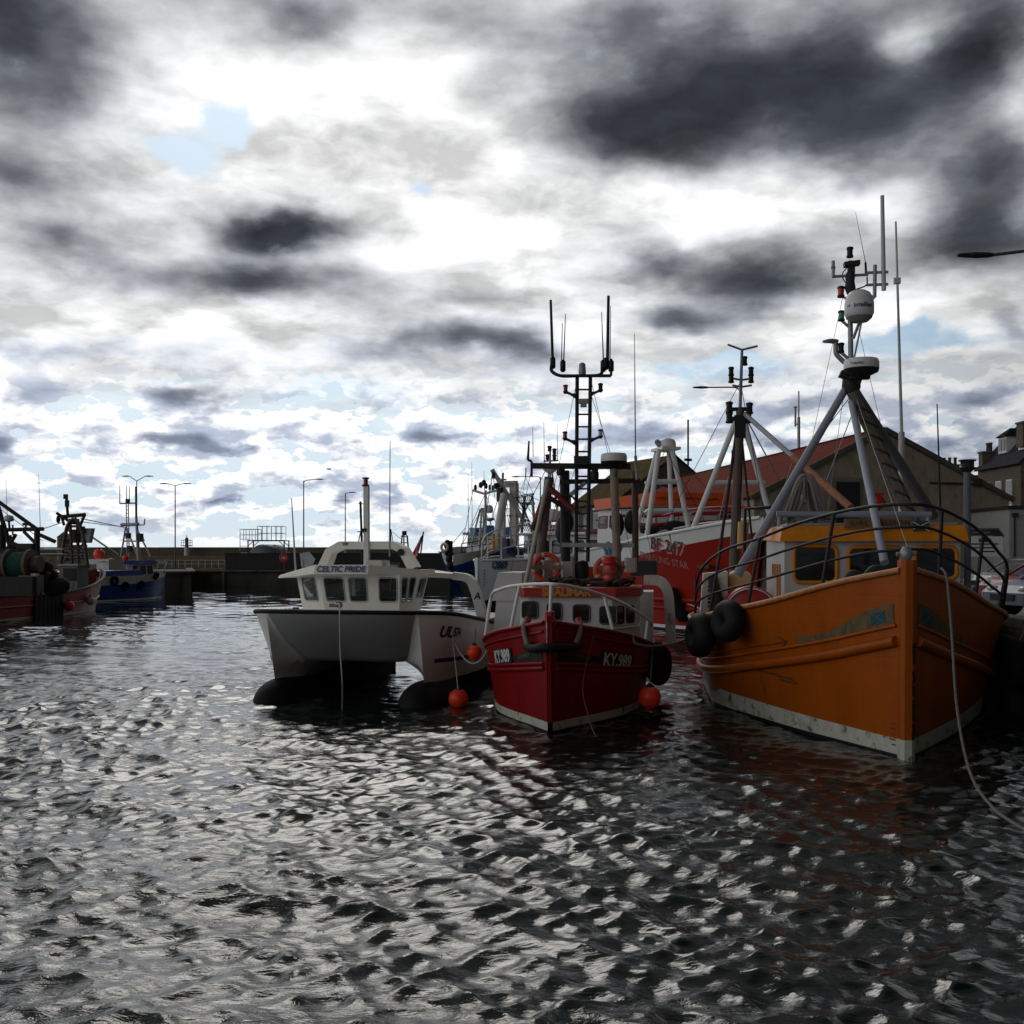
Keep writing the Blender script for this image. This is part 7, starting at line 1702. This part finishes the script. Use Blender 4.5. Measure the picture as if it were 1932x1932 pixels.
    bar_part(t, 'derrick_boom', B(-12, 940), B(72, 1000), .11, DARK); bar_part(t, 'derrick_boom', B(68, 1006), B(104, 1022), .11, DARK); bar_part(t, 'gantry_strut', B(-4, 955), B(22, 1040), .13, DARK); bar_part(t, 'gantry_strut', B(45, 1003), B(72, 1030), .10, mat('navy steel', (.02, .03, .07), .5)); bar_part(t, 'gantry_strut', B(30, 1008), B(8, 1045), .10, DARK); bar_part(t, 'gantry_strut', B(18, 1010), B(30, 1050), .10, DARK)
    b = MB(); b.bar(B(20, 1025), B(50, 1038), .16); b.box(B(52, 1036), (1.0, .6, .6), bev=.1); b.box(B(30, 1042), (1.6, .6, .35)); obj('winch', b, DARK, t)
    bar_part(t, 'upper_mast', B(24, 1010), B(24, 990), .05, STEEL); sat_dome(t, B(17, 984), .25, .36); b = MB(); b.bar(B(17, 984), B(18, 1000), .06); obj('dome_post', b, DARK, t); b = MB(); b.box(B(49, 989), (.3, .2, .14)); b.bar(B(49, 989), B(49, 1000), .05); obj('mast_fitting', b, DARK, t)
    for u, v0, v1 in ((76, 1000, 895), (14, 985, 905)): whip(t, B(u, v0), B(u - 3, v1), .02, .01, STEEL)
    bar_part(t, 'stay', B(0, 960), B(80, 1020), .02, STEEL, n=5); bar_part(t, 'stay', B(80, 998), A(120, 985), .03, STEEL, n=5)
    for v in (1037, 1046): bar_part(t, 'guard_rail', B(70, v), B(118, v, -3), .045, STEEL)
    b = MB(); c0, c1 = B(20, 1066, 1.5), B(56, 1064, 1.5); b.bar(c0, c1, .66, 20); dr = obj('net_drum', b, mat('green trawl net', (.012, .07, .055), .9, var=.5, scale=8, bump=1., bscale=30), t)
    b = MB(); b.bar(B(-10, 1066, 1.5), B(19, 1066, 1.5), .60, 18); obj('net_drum', b, mat('grey trawl net', (.07, .065, .06), .9, var=.5, scale=8, bump=1., bscale=30), t)
    for u in (19, 58):
        b = MB(); c = B(u, 1065, 1.5); b.bar(c - Vector((.08, 0, 0)), c + Vector((.08, 0, 0)), .80, 22); obj('drum_flange', b, mat('rusty flange', (.16, .11, .08), .7, var=.3, stain=(.12, .05, .025), samt=.5, sscale=3), dr)
    b = MB(); b.bar(B(58, 1065, 1.5), B(76, 1064, 1.5), .42, 14); obj('drum_motor', b, BROWN, t)
    b = MB(); b.box(B(58, 1102, 1.8), (1.1, .6, .9)); obj('deck_house', b, gw, t); b = MB(); b.box(B(18, 1106, 2.2), (2.8, .5, 1.0)); obj('deck_locker', b, DARK, t); b = MB(); b.beam(B(66, 1082, 1.8), B(66, 1122, 1.8), .3); obj('roller_post', b, GREYW, t)
    bar_part(t, 'rusty_strut', B(92, 1080, 1), B(74, 1120, 1), .13, mat('rust', (.15, .04, .018), .8, var=.3))
    b = MB()
    for u, v, s_ in ((85, 1072, .5), (95, 1085, .45), (100, 1110, .6), (112, 1105, .6)): b.ball(B(u, v, .5), s_, 10, (1, .8, .8))
    obj('net_heap', b, mat('dark netting', (.03, .025, .022), .9, bump=1., bscale=12), t)
    return fr, H
LFR, LH = left_red()

def left_blue():
    fr = Frame((-29.7, 90.3), 203); P = fr.px
    t = thing('fishing_boat', 'small blue and white fishing boat with blue cabin roof by the pier end', 'fishing boat', fr.loc, fr.rotz)
    H = Hull([(0, .06), (1, .6), (3, 1.5), (6, 2.0), (11, 1.9), (13, 1.7)], [(0, .1), (.8, .85), (2, 1.5), (4, 2.1), (13, 2.0)], [(0, 2.15), (2, 2.05), (6, 1.98), (13, 1.9)], rake=.35, flare=1.2, draft=.9)
    bz = mono([0, 1, 3, 6, 13], [2.0, 1.82, 1.55, 1.32, 1.2])
    b = MB(); H.build(b, [(lambda y: .02, 2), (lambda y: .14, 1), (bz, 0), (lambda y: 99, 1)]); obj('hull', b, [BLUEP, WHITE, BLACK], t)
    b = MB(); H.inner(b, .5); obj('deck', b, GREYP, t)
    for z in (.55, .85):
        b = MB(); H.strake(b, .1, 12.9, (lambda y, z=z: z + .35 * math.exp(-y / 2)), .035); obj('rubbing_strake', b, BLUEP, t)
    y0, z0 = H.find(fr, -1, 298, 1096); fn = H.text_fn(-1, y0, z0, slope=-.1); b = MB(); text_on(b, 'KY 991', .42, lambda x, y, h: fn(x, y, .02), .02, bold=.012); obj('lettering', b, GREYW, t)
    # shelter with blue side panel
    sd = lambda y: H.P(-1, y, H.zd(y))
    b = MB(); pa = [H.P(-1, y, H.zd(y), -.02) for y in np.linspace(4.6, 12.6, 9)]
    b.grid([[p, p + Vector((.12, 0, .42))] for p in pa], True); obj('shelter_panel', b, BLUEP, t)
    b = MB(); b.grid([[p + Vector((.12, 0, .42)), Vector((-(p.x + .12), p.y, p.z + .42))] for p in pa], True); obj('shelter_roof', b, GREYW, t)
    # wheelhouse forward
    xc = 0; y0_, y1_ = 2.6, 5.4; zt = P(270, 1064, 3).z
    b = MB(); b.hexa([(-1.35, y0_, 1.6), (1.35, y0_, 1.6), (1.35, y1_, 1.6), (-1.35, y1_, 1.6)], [(-1.2, y0_ - .25, zt), (1.2, y0_ - .25, zt), (1.2, y1_, zt), (-1.2, y1_, zt)]); wh = obj('wheelhouse', b, WHITE, t)
    for k in range(3): window(wh, (-1.28, y0_ + .25 + k * .8, zt - .48), (0, -1, 0), (.15, 0, 1), .5, .6, BLACK, .06, .03)
    for k in range(3): window(wh, (-.75 + k * .75, y0_ - .14, zt - .48), (-1, 0, 0), (0, -.2, 1), .5, .6, BLACK, .06, .03)
    b = MB(); b.hexa([(-1.4, y0_ - .6, zt), (1.4, y0_ - .6, zt), (1.4, y1_ + .6, zt), (-1.4, y1_ + .6, zt)], [(-1.25, y0_ - .4, zt + .32), (1.25, y0_ - .4, zt + .32), (1.25, y1_ + .2, zt + .32), (-1.25, y1_ + .2, zt + .32)]); obj('roof', b, BLUEP, wh)
    b = MB(); b.plate([(-1.25, y1_ + .2, zt), (-1.25, y1_ + 2.6, 2.1), (-1.25, y1_ + 0, 2.0)], .06); obj('windbreak', b, GREYW, t)
    q = [P(258, 1076, 4.4), P(262, 1062, 4.2), P(316, 1061, .6), P(309, 1078, .5)]
    b = MB(); b.tube(q, .05, 6); b.bar(P(300, 1061, 1.6), P(294, 1078, 1.6), .04); obj('bow_rail', b, GREYW, t)
    # mast and derricks
    M_ = lambda u, v, y=5.6: P(u, v, y)
    bar_part(t, 'mast', M_(262, 1058), M_(257, 975), .15, STEEL, .10); bar_part(t, 'upper_mast', M_(257, 975), M_(256, 918), .08, DARK, .06)
    for u0, v0, u1, v1 in ((237, 994, 228, 1052), (238, 994, 258, 1045), (259, 1000, 284, 1050), (258, 1000, 272, 1020)): bar_part(t, 'mast_leg', M_(u0, v0), M_(u1, v1), .07, STEEL)
    bar_part(t, 'cross_beam', M_(229, 990), M_(261, 989), .14, STEEL); bar_part(t, 'yard', M_(226, 950), M_(258, 949), .06, STEEL); bar_part(t, 'mast_bar', M_(233, 1021), M_(258, 1021), .06, STEEL); bar_part(t, 'aerial_arm', M_(260, 991), M_(272, 990), .05, STEEL); bar_part(t, 'aerial_arm', M_(272, 991), M_(273, 979), .05, STEEL)
    for u in (239, 243): bar_part(t, 'lattice_leg', M_(u + 1, 1050), M_(u - 1, 950), .045, STEEL, n=5)
    for k in range(14): bar_part(t, 'lattice_bar', M_(239, 955 + k * 7), M_(243, 955 + k * 7), .03, STEEL, n=5)
    for u, v0, v1 in ((226, 950, 916), (239, 947, 915), (244, 945, 918)): whip(t, M_(u, v0), M_(u, v1), .04, .025, DARK)
    for u, v, s_ in ((242, 1011, .3), (264, 1013, .35), (267, 1018, .25), (245, 1035, .3), (241, 946, .25)):
        b = MB(); b.box(M_(u, v), (s_ * 1.6, s_, s_ * 1.5), bev=.08); obj('mast_fitting', b, DARK, t)
    b = MB(); b.lathe([(.35, 0), (.32, .3), (.2, .55), (.05, .6)], P(209, 1068, 9), 12); obj('ventilator', b, GREYW, t)
    b = MB(); b.box(P(198, 1065, 9.5), (2.2, 1.5, .8)); obj('deck_house', b, GREYW, t)
    bar_part(t, 'guard_rail', P(186, 1060, 11), P(232, 1058, 7.5), .045, STEEL)
    return fr, H
BFR, BH = left_blue()
for u, v, R_, lab in ((214, 1096, .42, 'round black tyre hung amidships on the small blue boat white band'), (293, 1085, .36, 'smaller black tyre with pale hub near the blue boat bow'), (235, 1106, .38, 'black tyre low on the blue hull left of the bow tyre'), (265, 1103, .36, 'black tyre on the blue hull below the cabin windows')):
    y, z = BH.find(BFR, -1, u if u != 293 else 292, v); p = BFR.world(BH.P(-1, y, z, .12)); n = BFR.world(BH.P(-1, y, z, 1.)) - BFR.world(BH.P(-1, y, z, 0.))
    tyre_fender(lab, p, R_, .13, n)

# small boat behind the catamaran, against the far pier
def hidden_boat():
    c = at(688, 1080, 119); fr = Frame((c.x, 119), 80); P = lambda u, v: at(u, v, 120)
    t = thing('fishing_boat', 'dark distant fishing boat seen as masts above the white catamaran roof', 'fishing boat', (c.x, 119.5, 0))
    loc = Vector((c.x, 119.5, 0)); Q = lambda u, v, d=0: P(u, v) - loc + Vector((0, d, 0))
    b = MB(); rows = []
    for i in range(13):
        f = i / 12; x = -.5 + 7.2 * f; w = 1.6 * min(1, .15 + f * 2.6); rows.append([Vector((x, -w, 1.5 - .3 * f)), Vector((x, -w * .8, 0)), Vector((x, 0, -.5)), Vector((x, w * .8, 0)), Vector((x, w, 1.5 - .3 * f))])
    b.grid(rows, True); b.grid([[r[0], r[-1]] for r in rows], False); obj('hull', b, mat('dark green hull', (.02, .04, .035), .5), t)
    b = MB(); b.box((2.6, 0, 1.9), (2.2, 1.8, 1.5)); wh = obj('wheelhouse', b, GREYW, t); b = MB(); b.box((2.6, 0, 2.72), (2.5, 2.1, .14)); obj('roof', b, DARK, wh)
    for u0, v0, u1, v1, r in ((684, 1060, 680, 946, .13), (672, 1045, 681, 1000, .06), (700, 1045, 684, 1000, .06), (738, 1060, 737, 998, .07), (745, 1045, 738, 1000, .04), (754, 1050, 759, 1010, .08), (772, 1050, 768, 1010, .09), (762, 1050, 762, 1005, .08)): bar_part(t, 'mast_leg', Q(u0, v0), Q(u1, v1), r, DARK)
    for u0, v0, u1, v1 in ((676, 950, 692, 951), (674, 1003, 694, 1003), (668, 1032, 680, 1032), (756, 1012, 770, 1013), (756, 1024, 770, 1024), (755, 1035, 772, 1035)): bar_part(t, 'yard', Q(u0, v0), Q(u1, v1), .05, DARK)
    bar_part(t, 'stay', Q(740, 1003), Q(760, 1020), .03, STEEL, n=5)
    b = MB(); b.lathe([(.2, -.4), (.35, 0), (.2, .3)], Q(672, 1029), 8); b.box(Q(763, 1006), (.5, .3, .5)); obj('mast_fitting', b, DARK, t)
hidden_boat()
# ------------------------------------------------------------------ fenders, buoys, ropes, flag, gull
def on_hull(fr, H, side, u, v, off):
    y, z = H.find(fr, side, u, v); a = fr.world(H.P(side, y, z, off)); n = (fr.world(H.P(side, y, z, 1.)) - fr.world(H.P(side, y, z, 0.))).normalized(); top = fr.world(H.P(side, y, H.zd(y), .02))
    return a, n, top
# big black tyres between the orange and the red boat
a, n, top = on_hull(OFR, OH, -1, 1400, 1165, .22); tyre_fender('large shiny black tyre hung high on the orange boat port bow', a + Vector((-.1, 0, .0)), .45, .215, n + Vector((-1.3, -.7, .5)), top)
a, n, top = on_hull(OFR, OH, -1, 1362, 1192, .34); tyre_fender('large black tyre hung lower and left beside the other on the orange boat', a + Vector((-.12, .2, 0)), .50, .24, n + Vector((-2.6, -.5, .5)), top)
q = RFR.world(Vector((2.05, 4.6, .95))); tyre_fender('black tyre hung on the red boat side below the white chute', q, .48, .20, RFR.r + Vector((0, -.5, 0)), RFR.world(Vector((1.95, 4.7, 1.4))))
q = RFR.world(Vector((2.1, 6.0, .75))); tyre_fender('dark tyre low at the water between the red and orange boats', q, .52, .22, RFR.r + Vector((0, -.4, 0)), RFR.world(Vector((1.95, 6.0, 1.3))))
a, n, top = on_hull(SFR, SH, -1, 1284, 1142, .2)
t = thing('sausage_fender', 'long dark rubber fender hanging on the red and white trawler side', 'fender', a, 0, 'black fenders hung on the boats')
b = MB(); b.lathe([(.05, -.85), (.3, -.75), (.34, -.5), (.34, .5), (.3, .75), (.05, .85)], (0, 0, 0), 16, R=Matrix.Rotation(-.5, 3, 'Y')); obj('fender_tube', b, RUBBER, t); b = MB(); b.bar((.4, 0, .7), top - a, .03); obj('lanyard', b, ROPED, t)
# quay tyres at the right edge, beside the orange boat
for k, (x, y, z, lab) in enumerate(((10.45, 22.6, 1.15, 'upper black quay tyre at the right edge beside the orange bow'), (10.45, 22.7, .25, 'lower black quay tyre at the right edge near the water'))):
    tyre_fender(lab, (x, y, z), .62, .26, (-1, -.35, 0), (10.95, y, 2.0))
# buoys
q = RFR.world(RH.P(-1, 3.6, RH.zd(3.6) - .1, .02))
c = at(895, 1231, 24.6); buoy('small orange buoy high between the catamaran side and the red bow', c, .175, ORANGEB, c + Vector((.02, .1, .55)))
c = gnd(865, 1331); c.z = .15; c.y += .0; buoy('orange buoy floating at the waterline beside the catamaran', c, .23, ORANGEB)
a, n, top = on_hull(RFR, RH, 1, 1226, 1300, .24); c = at(1226, 1316, 22.3); buoy('large orange buoy hanging on the red boat starboard side', c, .235, ORANGEB, RFR.world(RH.P(1, 4.2, RH.zd(4.2), .03)))
a, n, top = on_hull(LFR, LH, -1, 122, 1142, .28); buoy('orange buoy on the side of the dark red trawler at left', a, .30, ORANGEB, top)
a, n, top = on_hull(LFR, LH, -1, 163, 1132, .25); buoy('white buoy near the bow of the dark red trawler', a, .27, GREYW, top)
c = at(187, 1046, 82); buoy('large orange buoy carried high on the small blue boat stern rail', c, .42, ORANGEB, c + Vector((.1, .3, -.9)))
c = at(237, 1053, 84); buoy('little orange buoy on the shelter roof behind the blue cabin', c, .24, ORANGEB, c + Vector((.1, .2, -.5)))
# ropes
st = at(640, 1142, 23.4)
anchored_rope('mooring_line', 'white mooring line hanging from the catamaran bow into the water', [at(633, 1140, 23.7), st, at(641, 1165, 23.05), at(642, 1230, 23.0), at(646, 1290, 22.9), gnd(650, 1340, -.1) + Vector((0, -.3, 0))], .017)
g2 = at(842, 1160, 26.0)
anchored_rope('mooring_line', 'white slack rope looping from catamaran rail to the red boat bow', [g2, at(848, 1182, 25.6), at(862, 1222, 25.0), at(884, 1249, 24.6), at(904, 1248, 24.3), at(920, 1225, 24.1), at(929, 1197, 24.2)], .018)
anchored_rope('buoy_line', 'thin pale line from catamaran rail down to the floating buoy', [at(851, 1165, 26.0), at(855, 1215, 25.0), at(860, 1260, 24.6), at(864, 1300, 24.2)], .011)
anchored_rope('rope_knot', 'white rope turns knotted on the catamaran side rail', [at(834, 1154, 26.), at(838, 1151, 25.9), at(844, 1153, 25.95), at(846, 1159, 26.), at(841, 1162, 25.9), at(837, 1157, 25.9), at(843, 1155, 25.85)], .03)
anchored_rope('mooring_line', 'dark slack line across from the red boat bow to the orange boat tyres', [RFR.world(RH.P(1, 2.2, RH.zd(2.2), .03)), at(1200, 1214, 22.3), at(1231, 1219, 22.6), at(1282, 1211, 23.5), at(1342, 1182, 24.8)], .024, ROPED)
anchored_rope('mooring_line', 'thin brown line from the red bow hanging into the dark water', [RFR.world(RH.P(1, .95, RH.zd(.95), .03)), at(1100, 1290, 20.9), at(1110, 1350, 20.6), at(1122, 1385, 20.2), gnd(1132, 1402, -.05)], .014, mat('brown line', (.16, .06, .045), .9))
twist_rope('mooring_rope', 'thick twisted rope from the orange bow running down to the right', [at(1776, 1072, 18.2), at(1785, 1085, 17.9), at(1790, 1125, 17.6), at(1797, 1215, 17.2), at(1804, 1320, 16.6), at(1818, 1410, 15.9), at(1838, 1475, 15.1), at(1872, 1522, 14.2), at(1905, 1548, 13.5), at(1960, 1580, 12.7)], .021, ROPED)
anchored_rope('mooring_line', 'pinkish line running from the red trawler to the orange boat casing', [at(1297, 1139, 48), at(1330, 1152, 36), at(1345, 1160, 30)], .03, mat('pink line', (.42, .20, .17), .8))
# red ensign at the catamaran stern
p0 = CFR.px(788, 1090, 7.4); w0 = CFR.world(p0)
t = thing('ensign', 'drooping red ensign on a short staff behind the catamaran cabin', 'flag', w0)
top = at(799, 1003, w0.y); b = MB(); b.bar((0, 0, 0), top - w0, .022, 6); obj('flag_staff', b, DARK, t)
red, blue, wht = mat('flag red', (.55, .03, .02), .7), mat('flag blue', (.02, .06, .30), .7), mat('flag white', (.6, .6, .6), .7)
def fp(s_, h):                                   # s_: along the staff 0..1, h: out from it
    u = 799 - 12 * s_ - h * (5 + 16 * s_); v = 1008 + 46 * s_ + 12 * h * s_ + 4 * h
    return at(u, v, w0.y + .10 * math.sin(h * 7 + s_ * 4)) - w0
def patch(name, s0, s1, h0, h1, m, dy=0.):
    b = MB(); b.grid([[fp(s0 + (s1 - s0) * i / 8, h0 + (h1 - h0) * j / 8) + Vector((0, dy, 0)) for j in range(9)] for i in range(9)], True); o = obj(name, b, m, t)
    o.modifiers.new('thick', 'SOLIDIFY').thickness = .006; return o
cl = patch('flag_cloth', 0, 1., 0, 1, red); 
patch('flag_canton', .02, .5, .02, .48, blue, -.012); patch('flag_cross', .22, .30, .02, .48, wht, -.02); patch('flag_cross', .02, .5, .2, .27, wht, -.02); patch('flag_fold', .84, 1., .2, 1., mat('flag pale blue', (.05, .16, .5), .7), -.012); patch('flag_fold', .6, .86, .0, .3, wht, -.012)
# a gull in the distance
p = at(620.5, 885, 95); t = thing('gull', 'tiny dark gull gliding low in the sky above the far pier', 'bird', p)
b = MB(); b.lathe([(.005, -.24), (.05, -.15), (.075, 0), (.055, .13), (.035, .18), (.005, .24)], (0, 0, 0), 10, R=Matrix.Rotation(PI / 2, 3, 'Y')); obj('body', b, GREYP, t)
for s_ in (-1, 1):
    b = MB(); b.grid([[Vector((.07, s_ * .04, .02)), Vector((-.09, s_ * .04, .02))], [Vector((.10, s_ * .3, .10)), Vector((-.05, s_ * .3, .10))], [Vector((.0, s_ * .62, .04)), Vector((-.04, s_ * .62, .03))]], True); o = obj('wing', b, GREYP, t); o.rotation_euler = (0, 0, 1.2); o.modifiers.new('thick', 'SOLIDIFY').thickness = .012
b = MB(); b.plate([(-.2, -.03, 0), (-.2, .03, 0), (-.34, .07, 0), (-.34, -.07, 0)], .01); obj('tail', b, GREYP, t)
t.rotation_euler = (.0, 0, .3)
